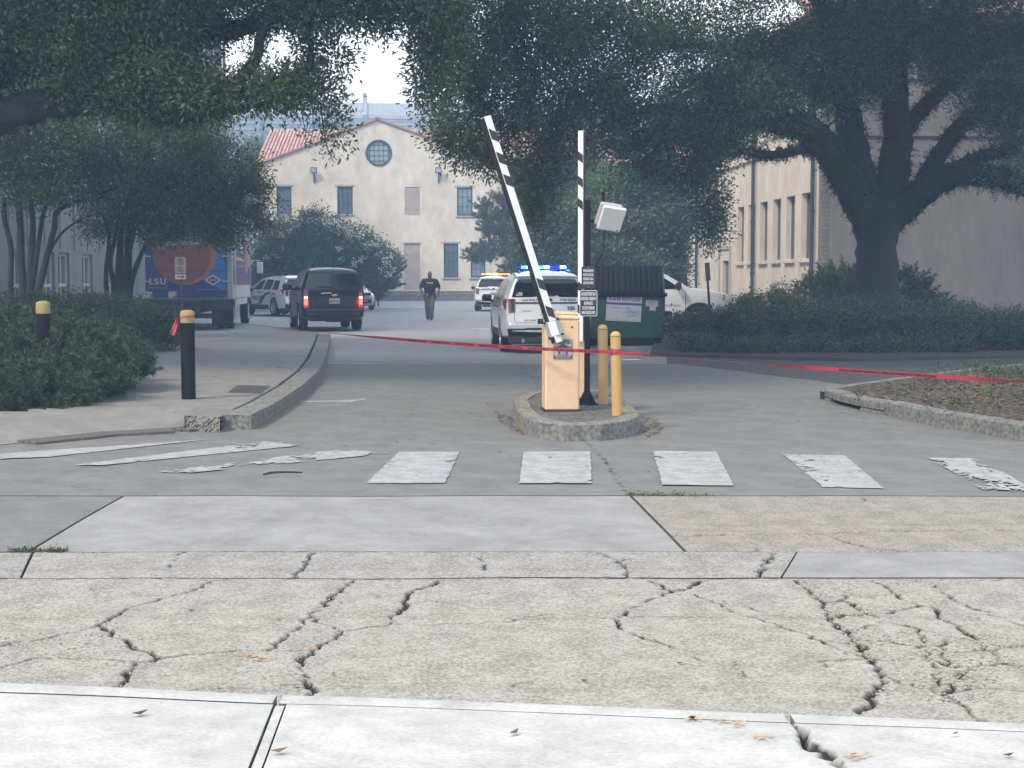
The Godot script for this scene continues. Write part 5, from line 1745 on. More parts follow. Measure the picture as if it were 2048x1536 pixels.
func build_dark_suv() -> void:
	var root := thing("dark_suv", "big black SUV with its red brake lights lit, seen from behind", "car", Vector3(-5.56, 0, -46.2), deg_to_rad(13.5))
	var L := 5.13
	var wheels := [[1.2, 0.395], [4.15, 0.395]]
	var top := [Vector2(0.5, 0.40), Vector2(0.08, 0.42), Vector2(0.0, 0.50), Vector2(0.0, 0.70), Vector2(0.10, 0.74), Vector2(0.13, 1.05), Vector2(0.14, 1.28), Vector2(0.18, 1.36), Vector2(0.34, 1.82), Vector2(0.42, 1.89), Vector2(0.7, 1.93), Vector2(1.4, 1.955), Vector2(2.3, 1.95), Vector2(2.8, 1.90), Vector2(3.0, 1.84), Vector2(3.62, 1.36), Vector2(4.4, 1.24), Vector2(4.9, 1.14), Vector2(5.08, 1.0), Vector2(5.13, 0.7), Vector2(5.1, 0.48), Vector2(4.95, 0.38), Vector2(4.7, 0.37)]
	var prof := arc_bottom(top, wheels, 0.075, 0.39)
	var wid := width_fn(1.0, L, 1.25, 0.30, 0.06, 0.14)
	part("body", car_body(prof, wid, top.size(), 0.05, 0.08), M.car_dark, root)
	underbody(root, L, 1.0)
	wells(root, wheels, 1.0)
	for w in wheels:
		for sd in [-1.0, 1.0]:
			wheel_part(root, Vector3(sd * 0.86, w[1], -w[0]), w[1], 0.265, sd, M.alloy)
	var C := Vector3(0, 1.0, -2.4)
	var R := rear_map(prof, wid, 0.006)
	part("rear_window", patch(PackedVector2Array([Vector2(-0.84, 1.33), Vector2(0.84, 1.33), Vector2(0.80, 1.60), Vector2(0.72, 1.80), Vector2(-0.72, 1.80), Vector2(-0.80, 1.60)]), R, C), M.glass_dark, root)
	for sd in [-1.0, 1.0]:
		var S := side_map(wid, sd, 0.006)
		part("side_window", patch(PackedVector2Array([Vector2(0.40, 1.32), Vector2(1.38, 1.30), Vector2(1.36, 1.78), Vector2(0.52, 1.78)]), S, C), M.glass_dark, root)
		part("side_window", patch(PackedVector2Array([Vector2(1.48, 1.30), Vector2(2.38, 1.29), Vector2(2.34, 1.80), Vector2(1.47, 1.79)]), S, C), M.glass_dark, root)
		part("side_window", patch(PackedVector2Array([Vector2(2.48, 1.29), Vector2(3.42, 1.29), Vector2(2.92, 1.74), Vector2(2.44, 1.80)]), S, C), M.glass_dark, root)
		for s in [1.43, 2.41, 3.4]:
			part("door_seam", patch(PackedVector2Array([Vector2(s - 0.007, 0.5), Vector2(s + 0.007, 0.5), Vector2(s + 0.007, 1.26), Vector2(s - 0.007, 1.26)]), S, C), M.trim_black, root)
		var rb := MB.new()
		rb.box(Vector3(sd * 1.0, 0.42, -2.65), Vector3(0.16, 0.06, 1.9), 0.02)
		part("running_board", rb, M.trim_black, root)
		for s in [1.7, 2.72]:
			var hb := MB.new()
			hb.box(Vector3(sd * 1.01, 1.13, -s), Vector3(0.035, 0.045, 0.22), 0.012)
			part("door_handle", hb, M.car_dark, root)
		var mb := MB.new()
		mb.box(Vector3(sd * 1.17, 1.38, -3.25), Vector3(0.30, 0.24, 0.14), 0.06)
		mb.box(Vector3(sd * 1.0, 1.31, -3.27), Vector3(0.14, 0.07, 0.08), 0.02)
		part("mirror", mb, M.trim_black, root)
		var lens := part("taillight", patch(PackedVector2Array([Vector2(sd * 0.785, 0.74), Vector2(sd * 0.93, 0.74), Vector2(sd * 0.92, 1.30), Vector2(sd * 0.80, 1.30)]), rear_map(prof, wid, 0.02), C), M.lens_red, root)
		part("lamp_lower", patch(PackedVector2Array([Vector2(sd * 0.80, 0.83), Vector2(sd * 0.915, 0.83), Vector2(sd * 0.912, 0.98), Vector2(sd * 0.80, 0.98)]), rear_map(prof, wid, 0.03), C), M.lamp_red, lens)
		part("lamp_upper", patch(PackedVector2Array([Vector2(sd * 0.80, 1.01), Vector2(sd * 0.91, 1.01), Vector2(sd * 0.908, 1.09), Vector2(sd * 0.80, 1.09)]), rear_map(prof, wid, 0.03), C), M.lamp_red_bright, lens)
		lamp_at(root, "brake_light", Vector3(sd * 0.85, 0.95, 0.12), Color(1.0, 0.15, 0.08), 0.05, 6.0)
		part("reflector", patch(PackedVector2Array([Vector2(sd * 0.60, 0.52), Vector2(sd * 0.80, 0.52), Vector2(sd * 0.80, 0.56), Vector2(sd * 0.60, 0.56)]), rear_map(prof, wid, 0.012), C), M.lens_red, root)
		var rl := MB.new()
		rl.tube([Vector3(sd * 0.66, 1.92, -0.7), Vector3(sd * 0.67, 1.98, -0.9), Vector3(sd * 0.67, 2.0, -1.9), Vector3(sd * 0.66, 1.95, -2.7)], [0.016, 0.02, 0.02, 0.016], 8)
		part("roof_rail", rl, M.trim_black, root)
	part("windscreen", patch(PackedVector2Array([Vector2(-0.78, 1.4), Vector2(0.78, 1.4), Vector2(0.66, 1.8), Vector2(-0.66, 1.8)]), rear_map(prof, wid, 0.006, true), C), M.glass_dark, root)
	part("bumper_step", patch(PackedVector2Array([Vector2(-0.86, 0.66), Vector2(0.86, 0.66), Vector2(0.86, 0.70), Vector2(-0.86, 0.70)]), rear_map(prof, wid, 0.014), C), M.trim_black, root)
	var vb := MB.new()
	vb.box(Vector3(0, 0.42, -0.2), Vector3(1.75, 0.14, 0.34), 0.04)
	vb.box(Vector3(0, 0.34, -0.15), Vector3(0.5, 0.1, 0.2), 0.03)
	part("valance", vb, M.trim_black, root)
	var Z := func(x: float, y: float, o: float) -> Vector3: return rear_map(prof, wid, o).call(Vector2(x, y))
	# the gold emblem: a wide bar with a taller block in its middle, slanted ends
	var e := MB.new()
	var zc: Vector3 = Z.call(0.03, 1.13, 0.02)
	e.box(zc, Vector3(0.19, 0.036, 0.02), 0.006, Basis(Vector3(0, 0, 1), 0.05))
	e.box(zc + Vector3(0, 0, 0.001), Vector3(0.085, 0.072, 0.02), 0.006)
	var em := part("emblem", e, M.print_gold, root)
	e = MB.new()
	e.box(Z.call(-0.22, 1.19, 0.02), Vector3(0.34, 0.022, 0.02), 0.006, Basis(Vector3(0, 0, 1), 0.03))
	part("chrome_strip", e, M.chrome, root)
	e = MB.new()
	e.box(Z.call(0.03, 0.945, 0.012), Vector3(0.33, 0.165, 0.012), 0.004)
	var pl := part("number_plate", e, M.sign_white, root)
	lettering("B837331", 0.075, Z.call(0.03, 0.94, 0.022), Basis.IDENTITY, M.print_dark, pl, 0.28)
	var wp := MB.new()
	wp.tube([Z.call(0.0, 1.37, 0.03), Z.call(-0.3, 1.40, 0.03), Z.call(-0.5, 1.39, 0.03)], [0.02, 0.012, 0.008], 6)
	part("wiper", wp, M.trim_black, root)
	part("tailgate_seam", patch(PackedVector2Array([Vector2(-0.79, 1.295), Vector2(0.79, 1.295), Vector2(0.79, 1.304), Vector2(-0.79, 1.304)]), R, C), M.trim_black, root)
	var ae := MB.new()
	ae.tube([Vector3(0.1, 1.98, -1.0), Vector3(0.1, 2.08, -0.97)], [0.02, 0.012], 6)
	part("aerial", ae, M.trim_black, root)


func build_pickup() -> void:
	var yaw := deg_to_rad(-84)
	var root := thing("white_pickup", "white pickup truck behind the green dumpster, its bonnet towards the building", "pickup truck", Vector3(6.55, 0, -45.2) - Vector3(-sin(yaw), 0, -cos(yaw)) * 5.8, yaw)
	var L := 5.8
	var wheels := [[1.2, 0.40], [4.72, 0.40]]
	var top := [Vector2(0.4, 0.5), Vector2(0.05, 0.55), Vector2(0.0, 0.7), Vector2(0.05, 0.8), Vector2(0.06, 1.38), Vector2(1.95, 1.38), Vector2(2.0, 1.42), Vector2(2.12, 1.82), Vector2(2.3, 1.88), Vector2(3.0, 1.90), Vector2(3.5, 1.86), Vector2(3.72, 1.78), Vector2(4.45, 1.36), Vector2(5.1, 1.29), Vector2(5.55, 1.20), Vector2(5.72, 1.10), Vector2(5.8, 0.9), Vector2(5.8, 0.6), Vector2(5.7, 0.45), Vector2(5.3, 0.42)]
	var prof := arc_bottom(top, wheels, 0.10, 0.44)
	var wid := width_fn(1.0, L, 1.25, 0.32, 0.03, 0.12)
	part("body", car_body(prof, wid, top.size(), 0.04, 0.08), M.car_white, root)
	underbody(root, L, 1.0)
	wells(root, wheels, 1.0)
	for w in wheels:
		for sd in [-1.0, 1.0]:
			wheel_part(root, Vector3(sd * 0.86, w[1], -w[0]), w[1], 0.26, sd, M.alloy)
	var C := Vector3(0, 1.0, -2.9)
	for sd in [-1.0, 1.0]:
		var S := side_map(wid, sd, 0.006)
		part("side_window", patch(PackedVector2Array([Vector2(2.22, 1.33), Vector2(3.0, 1.33), Vector2(2.98, 1.78), Vector2(2.32, 1.77)]), S, C), M.glass_dark, root)
		part("side_window", patch(PackedVector2Array([Vector2(3.08, 1.33), Vector2(4.14, 1.33), Vector2(4.05, 1.42), Vector2(3.62, 1.70), Vector2(3.42, 1.77), Vector2(3.08, 1.79)]), S, C), M.glass_dark, root)
		for s in [2.16, 3.04, 4.3]:
			part("door_seam", patch(PackedVector2Array([Vector2(s - 0.007, 0.55), Vector2(s + 0.007, 0.55), Vector2(s + 0.007, 1.28), Vector2(s - 0.007, 1.28)]), S, C), M.trim_black, root)
		part("rub_strip", patch(PackedVector2Array([Vector2(2.2, 0.82), Vector2(4.15, 0.82), Vector2(4.15, 0.87), Vector2(2.2, 0.87)]), S, C), M.plastic_grey, root)
		var hl := part("headlight", patch(PackedVector2Array([Vector2(5.42, 1.0), Vector2(5.74, 0.97), Vector2(5.70, 1.13), Vector2(5.45, 1.17)]), side_map(wid, sd, 0.01), C), M.lens_clear, root)
		part("turn_lens", patch(PackedVector2Array([Vector2(5.42, 1.01), Vector2(5.50, 1.0), Vector2(5.51, 1.15), Vector2(5.45, 1.16)]), side_map(wid, sd, 0.016), C), M.lens_amber, hl)
		var mb := MB.new()
		mb.box(Vector3(sd * 1.16, 1.42, -4.05), Vector3(0.28, 0.26, 0.15), 0.06)
		mb.box(Vector3(sd * 1.0, 1.36, -4.08), Vector3(0.14, 0.08, 0.08), 0.02)
		part("mirror", mb, M.trim_black, root)
		for s in [2.3, 3.2]:
			var hb := MB.new()
			hb.box(Vector3(sd * 1.01, 1.16, -s), Vector3(0.035, 0.045, 0.2), 0.012)
			part("door_handle", hb, M.car_white, root)
	part("windscreen", patch(PackedVector2Array([Vector2(-0.8, 1.4), Vector2(0.8, 1.4), Vector2(0.68, 1.75), Vector2(-0.68, 1.75)]), rear_map(prof, wid, 0.006, true), C), M.glass_dark, root)
	var g := MB.new()
	g.box(Vector3(0, 0.92, -5.82), Vector3(1.3, 0.32, 0.05), 0.02)
	part("grille", g, M.trim_black, root)
	g = MB.new()
	g.box(Vector3(0, 0.58, -5.78), Vector3(1.86, 0.24, 0.16), 0.05)
	part("bumper", g, M.chrome, root)


func build_silver_car() -> void:
	var yaw := deg_to_rad(-160)
	var root := thing("silver_car", "silver car parked under the white flowering tree, mostly hidden by the black SUV", "car", Vector3(-9.5, 0, -82.4), yaw)
	var L := 4.5
	var wheels := [[0.9, 0.32], [3.6, 0.32]]
	var top := [Vector2(0.4, 0.3), Vector2(0.05, 0.36), Vector2(0.0, 0.6), Vector2(0.08, 0.95), Vector2(0.3, 1.05), Vector2(0.9, 1.40), Vector2(1.7, 1.46), Vector2(2.3, 1.42), Vector2(3.1, 1.0), Vector2(4.0, 0.86), Vector2(4.4, 0.68), Vector2(4.5, 0.5), Vector2(4.4, 0.26), Vector2(4.1, 0.24)]
	var prof := arc_bottom(top, wheels, 0.06, 0.26)
	var wid := width_fn(0.9, L, 0.9, 0.42, 0.12, 0.2)
	part("body", car_body(prof, wid, top.size(), 0.05, 0.07), M.car_silver, root)
	underbody(root, L, 0.9)
	for w in wheels:
		for sd in [-1.0, 1.0]:
			wheel_part(root, Vector3(sd * 0.78, w[1], -w[0]), w[1], 0.2, sd, M.alloy)
	var C := Vector3(0, 0.8, -2.2)
	for sd in [-1.0, 1.0]:
		part("side_window", patch(PackedVector2Array([Vector2(0.9, 1.0), Vector2(2.9, 0.98), Vector2(2.25, 1.34), Vector2(1.1, 1.34)]), side_map(wid, sd, 0.006), C), M.glass_dark, root)
		part("headlight", patch(PackedVector2Array([Vector2(3.95, 0.62), Vector2(4.38, 0.58), Vector2(4.3, 0.70), Vector2(3.98, 0.78)]), side_map(wid, sd, 0.01), C), M.lens_clear, root)
	part("windscreen", patch(PackedVector2Array([Vector2(-0.68, 1.02), Vector2(0.68, 1.02), Vector2(0.55, 1.38), Vector2(-0.55, 1.38)]), rear_map(prof, wid, 0.006, true), C), M.glass_dark, root)
	var g := MB.new()
	g.box(Vector3(0, 0.48, -4.5), Vector3(1.1, 0.2, 0.06), 0.02)
	part("grille", g, M.trim_black, root)


func build_box_truck() -> void:
	var root := thing("box_truck", "blue and white box truck with an orange ball on its rear door", "truck", Vector3(-10.42, 0, -47.5), deg_to_rad(5.0))
	var W := 1.44
	var y0 := 0.98
	var y1 := 3.75
	var LB := 6.4
	boxpart("cargo_box", Vector3(0, (y0 + y1) / 2, -LB / 2), Vector3(2 * W, y1 - y0, LB), M.truck_white, root, 0.03)
	for sd in [-1.0, 1.0]:
		boxpart("corner_post", Vector3(sd * (W - 0.07), (y0 + y1) / 2, 0.02), Vector3(0.14, y1 - y0, 0.07), M.steel, root, 0.015)
		for y in [1.55, 2.35, 3.3]:
			boxpart("hinge", Vector3(sd * (W - 0.16), y, 0.06), Vector3(0.34, 0.05, 0.03), M.steel, root, 0.008)
	# rear doors, printed blue
	var dr := boxpart("rear_door", Vector3(-0.02, (y0 + y1) / 2, 0.005), Vector3(2 * W - 0.3, y1 - y0 - 0.1, 0.05), M.truck_blue, root, 0.01)
	var z := 0.033
	var pt := func(poly: Array, m: Material, zz: float, called: String) -> void:
		var mb := MB.new()
		var p := flat_list(poly)
		var ids := Geometry2D.triangulate_polygon(p)
		for k in range(0, ids.size(), 3):
			mb.tri(Vector3(p[ids[k]].x, p[ids[k]].y, zz), Vector3(p[ids[k + 1]].x, p[ids[k + 1]].y, zz), Vector3(p[ids[k + 2]].x, p[ids[k + 2]].y, zz), Vector3(0, 0, 1), Vector3(0, 0, 1), Vector3(0, 0, 1))
		part(called, mb, m, dr)
	pt.call([0.55, 1.55, 1.24, 1.25, 1.24, 3.6, 0.2, 3.6, 0.62, 2.6], M.truck_sky, z, "print_sky")
	var ball := []
	var ball2 := []
	for k in 36:
		ball.append(-0.05 + 1.0 * cos(TAU * k / 36)); ball.append(2.38 + 0.93 * sin(TAU * k / 36))
		ball2.append(-0.14 + 0.9 * cos(TAU * k / 36)); ball2.append(2.36 + 0.86 * sin(TAU * k / 36))
	pt.call(ball, M.truck_orange, z + 0.004, "print_ball_edge")
	pt.call(ball2, M.truck_ball, z + 0.008, "print_ball")
	pt.call([-0.9, 2.68, 0.6, 2.75, 0.66, 2.98, 0.52, 3.15, 0.2, 3.05, 0.1, 3.35, -0.05, 3.0, -0.4, 3.1, -0.5, 2.9, -0.85, 2.9], M.truck_lilac, z + 0.012, "print_splash")
	lettering("LSU", 0.20, Vector3(-0.92, 1.55, z + 0.004), Basis.IDENTITY, M.sign_white, dr, 0.52)
	lettering("DINING SERVICES", 0.045, Vector3(-0.92, 1.35, z + 0.004), Basis.IDENTITY, M.print_grey, dr, 0.6)
	lettering("eat fresh", 0.09, Vector3(-0.85, 2.62, z + 0.016), Basis.IDENTITY, M.print_gold, dr, 0.5)
	lettering("here", 0.09, Vector3(0.98, 2.62, z + 0.016), Basis.IDENTITY, M.print_gold, dr, 0.24)
	pt.call([0.55, 1.6, 0.83, 1.42, 1.10, 1.6, 0.83, 1.78], M.sign_white, z + 0.006, "print_diamond")
	pt.call([0.64, 1.6, 0.83, 1.48, 1.01, 1.6, 0.83, 1.72], M.truck_blue, z + 0.010, "print_diamond_inner")
	lettering("GAS", 0.07, Vector3(0.83, 1.6, z + 0.014), Basis.IDENTITY, M.sign_white, dr, 0.2)
	lettering("powered by natural gas", 0.04, Vector3(0.78, 1.3, z + 0.006), Basis.IDENTITY, M.print_grey, dr, 0.9)
	for y in [1.9, 2.85]:
		boxpart("door_seam", Vector3(-0.02, y, z + 0.012), Vector3(2 * W - 0.32, 0.012, 0.006), M.trim_black, dr)
	for k in 2:
		var x: float = [-1.22, -0.45][k]
		var r := boxpart("reflector_board", Vector3(x, 1.12, 0.05), Vector3(0.26, 0.22, 0.02), M.sign_white, root)
		var mb := MB.new()
		mb.flat(Vector3(x - 0.02, 1.01, 0.064), Vector3(x + 0.13, 1.01, 0.064), Vector3(x + 0.13, 1.2, 0.064), Vector3(x, 1.1, -1))
		part("orange_half", mb, M.truck_orange, r)
	var pl := boxpart("number_plate", Vector3(0.72, 0.86, 0.05), Vector3(0.42, 0.12, 0.02), M.sign_white, root, 0.004)
	lettering("LSU 214", 0.06, Vector3(0.72, 0.86, 0.063), Basis.IDENTITY, M.print_dark, pl, 0.25)
	# lift gate, frame and undergear
	boxpart("tail_lift", Vector3(0, 0.80, 0.06), Vector3(2 * W - 0.1, 0.36, 0.14), M.trim_black, root, 0.02)
	boxpart("chassis", Vector3(0, 0.75, -3.2), Vector3(1.0, 0.4, 7.4), M.trim_black, root, 0.03)
	boxpart("rear_bumper", Vector3(0, 0.45, 0.0), Vector3(2.2, 0.16, 0.14), M.trim_black, root, 0.03)
	for x in [-0.9, 0.9]:
		boxpart("bumper_arm", Vector3(x, 0.6, -0.05), Vector3(0.12, 0.4, 0.12), M.trim_black, root, 0.02)
		boxpart("mud_flap", Vector3(x * 1.1, 0.45, -0.75), Vector3(0.6, 0.7, 0.02), M.trim_black, root)
	var pole := MB.new()
	pole.tube([Vector3(W + 0.05, 0.25, -0.4), Vector3(W + 0.05, 3.2, -0.4)], [0.025, 0.025], 8)
	part("grab_pole", pole, M.plastic_white, root)
	for sd in [-1.0, 1.0]:
		for x in [W - 0.24, W - 0.55]:
			wheel_part(root, Vector3(sd * x, 0.48, -1.6), 0.48, 0.26, sd, M.steel)
		wheel_part(root, Vector3(sd * (W - 0.28), 0.48, -7.3), 0.48, 0.28, sd, M.steel)
		# printed side panel over the skirt
		var X: float = sd * (W + 0.006)
		var sp := boxpart("side_panel", Vector3(X, 2.55, -3.2), Vector3(0.02, 2.2, LB - 0.5), M.truck_lilac, root)
		boxpart("panel_purple", Vector3(X + sd * 0.013, 1.75, -3.2), Vector3(0.01, 0.6, LB - 0.6), M.print_purple, sp)
		boxpart("panel_blue", Vector3(X + sd * 0.013, 2.3, -2.2), Vector3(0.01, 0.45, 3.2), M.truck_blue, sp)
		boxpart("panel_gold", Vector3(X + sd * 0.02, 2.3, -2.2), Vector3(0.01, 0.1, 3.0), M.print_gold, sp)
		boxpart("panel_orange", Vector3(X + sd * 0.021, 2.7, -4.6), Vector3(0.012, 1.7, 1.2), M.truck_orange, sp)
		for k in 6:
			boxpart("panel_white", Vector3(X + sd * 0.014, 3.05, -0.9 - k * 0.5), Vector3(0.01, 0.9, 0.22), M.print_white, sp)
		boxpart("side_rail", Vector3(sd * (W + 0.02), 2.6, -LB + 0.1), Vector3(0.05, 2.6, 0.1), M.steel, root, 0.01)
		boxpart("skirt", Vector3(sd * (W - 0.06), 0.98, -3.6), Vector3(0.06, 0.42, LB - 2.2 - 0.4), M.truck_white, root, 0.01)
		# long-arm mirror on the cab
		var mm := MB.new()
		mm.box(Vector3(sd * (W + 0.32), 2.05, -6.9), Vector3(0.22, 0.42, 0.1), 0.03)
		mm.tube([Vector3(sd * (W - 0.3), 2.3, -7.0), Vector3(sd * (W + 0.32), 2.32, -6.92)], [0.015, 0.015], 6)
		part("mirror", mm, M.plastic_white, root)
	# cab
	var cab := MB.new()
	cab.box(Vector3(0, 1.35, -7.25), Vector3(2.2, 1.3, 1.6), 0.12)
	cab.box(Vector3(0, 2.15, -7.05), Vector3(2.0, 0.9, 1.2), 0.18)
	part("cab", cab, M.truck_white, root)
	boxpart("windscreen", Vector3(0, 2.2, -7.66), Vector3(1.8, 0.7, 0.02), M.glass_dark, root)
	for sd in [-1.0, 1.0]:
		boxpart("side_window", Vector3(sd * 1.005, 2.2, -7.05), Vector3(0.02, 0.6, 0.8), M.glass_dark, root)



# ------------------------------------------------------------------ gate, signs, bollards, tape, dumpster

func build_gate_arm(root: Node, foot: Vector3, lean: float, length: float, roll: float, size: Vector2, marks: Array, mark_len: float, slant: float) -> void:
	var turn := Basis(Vector3(0, 0, 1), lean) * Basis(Vector3.UP, roll)
	var b := MB.new()
	b.box(foot + turn * Vector3(0, length / 2, 0), Vector3(size.x, length, size.y), 0.004, turn)
	var arm := part("barrier_arm", b, M.arm_white, root)
	b = MB.new()
	for s in [-1.0, 1.0]:
		b.box(foot + turn * Vector3(s * (size.x / 2 + 0.002), length / 2, -0.004), Vector3(0.004, length - 0.01, size.y - 0.012), 0.0, turn)
	part("dark_edge", b, M.black, arm)
	for m in marks:
		var y: float = length * (1.0 - m)
		var st := MB.new()
		var z := size.y / 2 + 0.0025
		var h := mark_len / 2
		var w := size.x / 2 - 0.0005
		var q := [Vector3(-w, y - h + slant, z), Vector3(w, y - h - slant, z), Vector3(w, y + h - slant, z), Vector3(-w, y + h + slant, z)]
		st.quadn(foot + turn * q[0], foot + turn * q[1], foot + turn * q[2], foot + turn * q[3], turn.z)
		part("black_stripe", st, M.black, arm)


func gate_box(root: Node, w: float, h: float, d: float) -> void:
	# a sheet-metal housing: body, pitched lid, door seam, lock
	var b := MB.new()
	b.box(Vector3(0, h / 2 - 0.02, -d / 2), Vector3(w, h - 0.06, d), 0.018)
	part("housing", b, M.gate_paint, root)
	b = MB.new()
	b.box(Vector3(0, h - 0.03, -d / 2), Vector3(w + 0.012, 0.055, d + 0.012), 0.022, Basis(Vector3(0, 0, 1), -0.04))
	part("lid", b, M.gate_paint, root)
	b = MB.new()
	b.box(Vector3(0, 0.006, -d / 2), Vector3(w + 0.02, 0.015, d + 0.02), 0.0)
	part("base_gap", b, M.black, root)
	b = MB.new()
	b.box(Vector3(w / 2 + 0.001, h * 0.5, -d * 0.12), Vector3(0.006, h * 0.86, 0.012), 0.0)
	b.box(Vector3(w / 2 + 0.003, h * 0.62, -d * 0.3), Vector3(0.012, 0.12, 0.03), 0.004)
	part("door_seam", b, M.frame_dark, root)
	b = MB.new()
	b.lathe([Vector2(0.011, 0.0), Vector2(0.011, 0.004), Vector2(0.0001, 0.005)], 12, Vector3(0.105, h - 0.13, 0.001), Basis(Vector3.RIGHT, PI / 2))
	part("lock", b, M.frame_dark, root)


func flat_sign(parent: Node, called: String, at: Vector3, size: Vector2, m: Material, radius := 0.0, turn := Basis.IDENTITY, thick := 0.004) -> MeshInstance3D:
	var p := PackedVector2Array()
	var r := maxf(radius, 0.0005)
	for c in [[1, 1, 0], [-1, 1, 1], [-1, -1, 2], [1, -1, 3]]:
		for k in 5:
			var a = PI / 2 * (c[2] + k / 4.0)
			p.append(Vector2(c[0] * (size.x / 2 - r) + cos(a) * r, c[1] * (size.y / 2 - r) + sin(a) * r))
	var b := MB.new()
	b.t = Transform3D(turn * Basis(Vector3(1, 0, 0), Vector3(0, 0, 1), Vector3(0, -1, 0)), at)   # x, z of the prism become x, -y
	var q := PackedVector2Array()
	for v in p: q.append(Vector2(v.x, -v.y))
	# prism stands along local y -> +z after the turn
	b.t = Transform3D(turn * Basis(Vector3(1, 0, 0), Vector3(0, 0, 1), Vector3(0, -1, 0)), at)
	b.prism(q, -thick, 0.0, 0.0, true)
	return part(called, b, m, parent)


func build_gates() -> void:
	var g := thing("parking_gate", "peach parking gate nearest the crossing, its striped arm leaning left", "parking gate", Vector3(0.548, 0.17, -16.05), 0.085, "parking gates on the traffic island")
	gate_box(g, 0.375, 1.05, 0.36)
	var foot := Vector3(-0.062, 0.755, 0.065)
	build_gate_arm(g, foot, 0.312, 2.53, 0.55, Vector2(0.088, 0.085), [0.085, 0.186, 0.283, 0.742, 0.865], 0.115, 0.028)
	var T := Basis(Vector3(0, 0, 1), 0.312)
	var b := MB.new()
	b.box(foot + T * Vector3(0, 0.16, 0.045), Vector3(0.165, 0.175, 0.012), 0.004, T)
	b.box(foot + T * Vector3(0, 0.16, -0.02), Vector3(0.13, 0.15, 0.07), 0.004, T)
	var hub := part("clamp_plate", b, M.steel, g)
	b = MB.new()
	b.box(foot + T * Vector3(0.0, 0.16, 0.053), Vector3(0.085, 0.155, 0.004), 0.001, T)
	part("clamp_label", b, M.arm_white, hub)
	for x in [-0.075, 0.075]:
		for y in [0.075, 0.245]:
			b = MB.new()
			b.lathe([Vector2(0.0145, 0.0), Vector2(0.0145, 0.016), Vector2(0.007, 0.018), Vector2(0.0001, 0.018)], 14, foot + T * Vector3(x, y, 0.052), T * Basis(Vector3.RIGHT, PI / 2))
			part("knob", b, M.black, hub)
	b = MB.new()
	b.lathe([Vector2(0.03, 0.0), Vector2(0.03, 0.06), Vector2(0.0001, 0.06)], 16, Vector3(-0.2, 0.98, -0.1), Basis(Vector3(0, 0, 1), PI / 2))
	part("shaft_end", b, M.black, g)
	var s := flat_sign(g, "warning_sign", Vector3(0.005, 0.68, 0.006), Vector2(0.205, 0.21), M.sign_white, 0.004)
	var bb := MB.new()
	for e in [[Vector3(0.005, 0.783, 0.007), Vector3(0.205, 0.005, 0.002)], [Vector3(0.005, 0.593, 0.007), Vector3(0.205, 0.036, 0.002)], [Vector3(-0.095, 0.68, 0.0072), Vector3(0.005, 0.205, 0.002)], [Vector3(0.105, 0.68, 0.0072), Vector3(0.005, 0.205, 0.002)], [Vector3(0.005, 0.706, 0.0071), Vector3(0.19, 0.004, 0.002)]]:
		bb.box(e[0], e[1])
	part("sign_border", bb, M.print_dark, s)
	for l in [["WARNING!", 0.021, 0.768, 0.15], ["AUTHORIZED ONLY", 0.016, 0.747, 0.18], ["NO", 0.02, 0.727, 0.045], ["PEDESTRIANS", 0.011, 0.713, 0.1], ["KEEP CLEAR OF MOVING GATE", 0.009, 0.698, 0.18]]:
		lettering(l[0], l[1], Vector3(0.005, l[2], 0.0085), Basis.IDENTITY, M.print_dark, s, l[3])
	for l in [["GATE CAN CAUSE SERIOUS INJURY", 0.009, 0.602], ["DO NOT STAND IN GATE PATH", 0.009, 0.585]]:
		lettering(l[0], l[1], Vector3(0.005, l[2], 0.0095), Basis.IDENTITY, M.print_white, s, 0.17)
	for x in [-0.035, 0.05]:   # two walking figures
		var f := MB.new()
		f.lathe([Vector2(0.007, 0.0), Vector2(0.007, 0.002), Vector2(0.0001, 0.002)], 10, Vector3(x, 0.668, 0.0068), Basis(Vector3.RIGHT, PI / 2))
		f.box(Vector3(x, 0.648, 0.0078), Vector3(0.011, 0.026, 0.002))
		f.box(Vector3(x - 0.006, 0.628, 0.0079), Vector3(0.006, 0.026, 0.002), 0.0, Basis(Vector3(0, 0, 1), -0.35))
		f.box(Vector3(x + 0.006, 0.628, 0.0079), Vector3(0.006, 0.026, 0.002), 0.0, Basis(Vector3(0, 0, 1), 0.35))
		f.box(Vector3(x, 0.65, 0.0081), Vector3(0.034, 0.005, 0.002), 0.0, Basis(Vector3(0, 0, 1), 0.4))
		part("pictogram", f, M.print_dark, s)
	# the second gate behind, its arm upright
	var h := thing("parking_gate", "peach parking gate behind the sign post with its arm upright", "parking gate", Vector3(0.73, 0.17, -17.65), 0.05, "parking gates on the traffic island")
	gate_box(h, 0.40, 1.05, 0.36)
	build_gate_arm(h, Vector3(0.09, 0.70, 0.10), 0.002, 2.48, -0.55, Vector2(0.066, 0.066), [0.125, 0.24, 0.345, 0.74, 0.85], 0.10, 0.024)
	b = MB.new()
	b.box(Vector3(0.09, 0.85, 0.06), Vector3(0.15, 0.17, 0.1), 0.005)
	part("clamp_plate", b, M.steel, h)

	# ---- sign post with two plates
	var p := thing("sign_post", "black post with two dark gate signs beside the peach gate", "sign post", Vector3(0.862, 0.17, -16.95))
	boxpart("post", Vector3(0, 1.17, 0), Vector3(0.066, 2.34, 0.035), M.post_black, p, 0.006)
	b = MB.new()
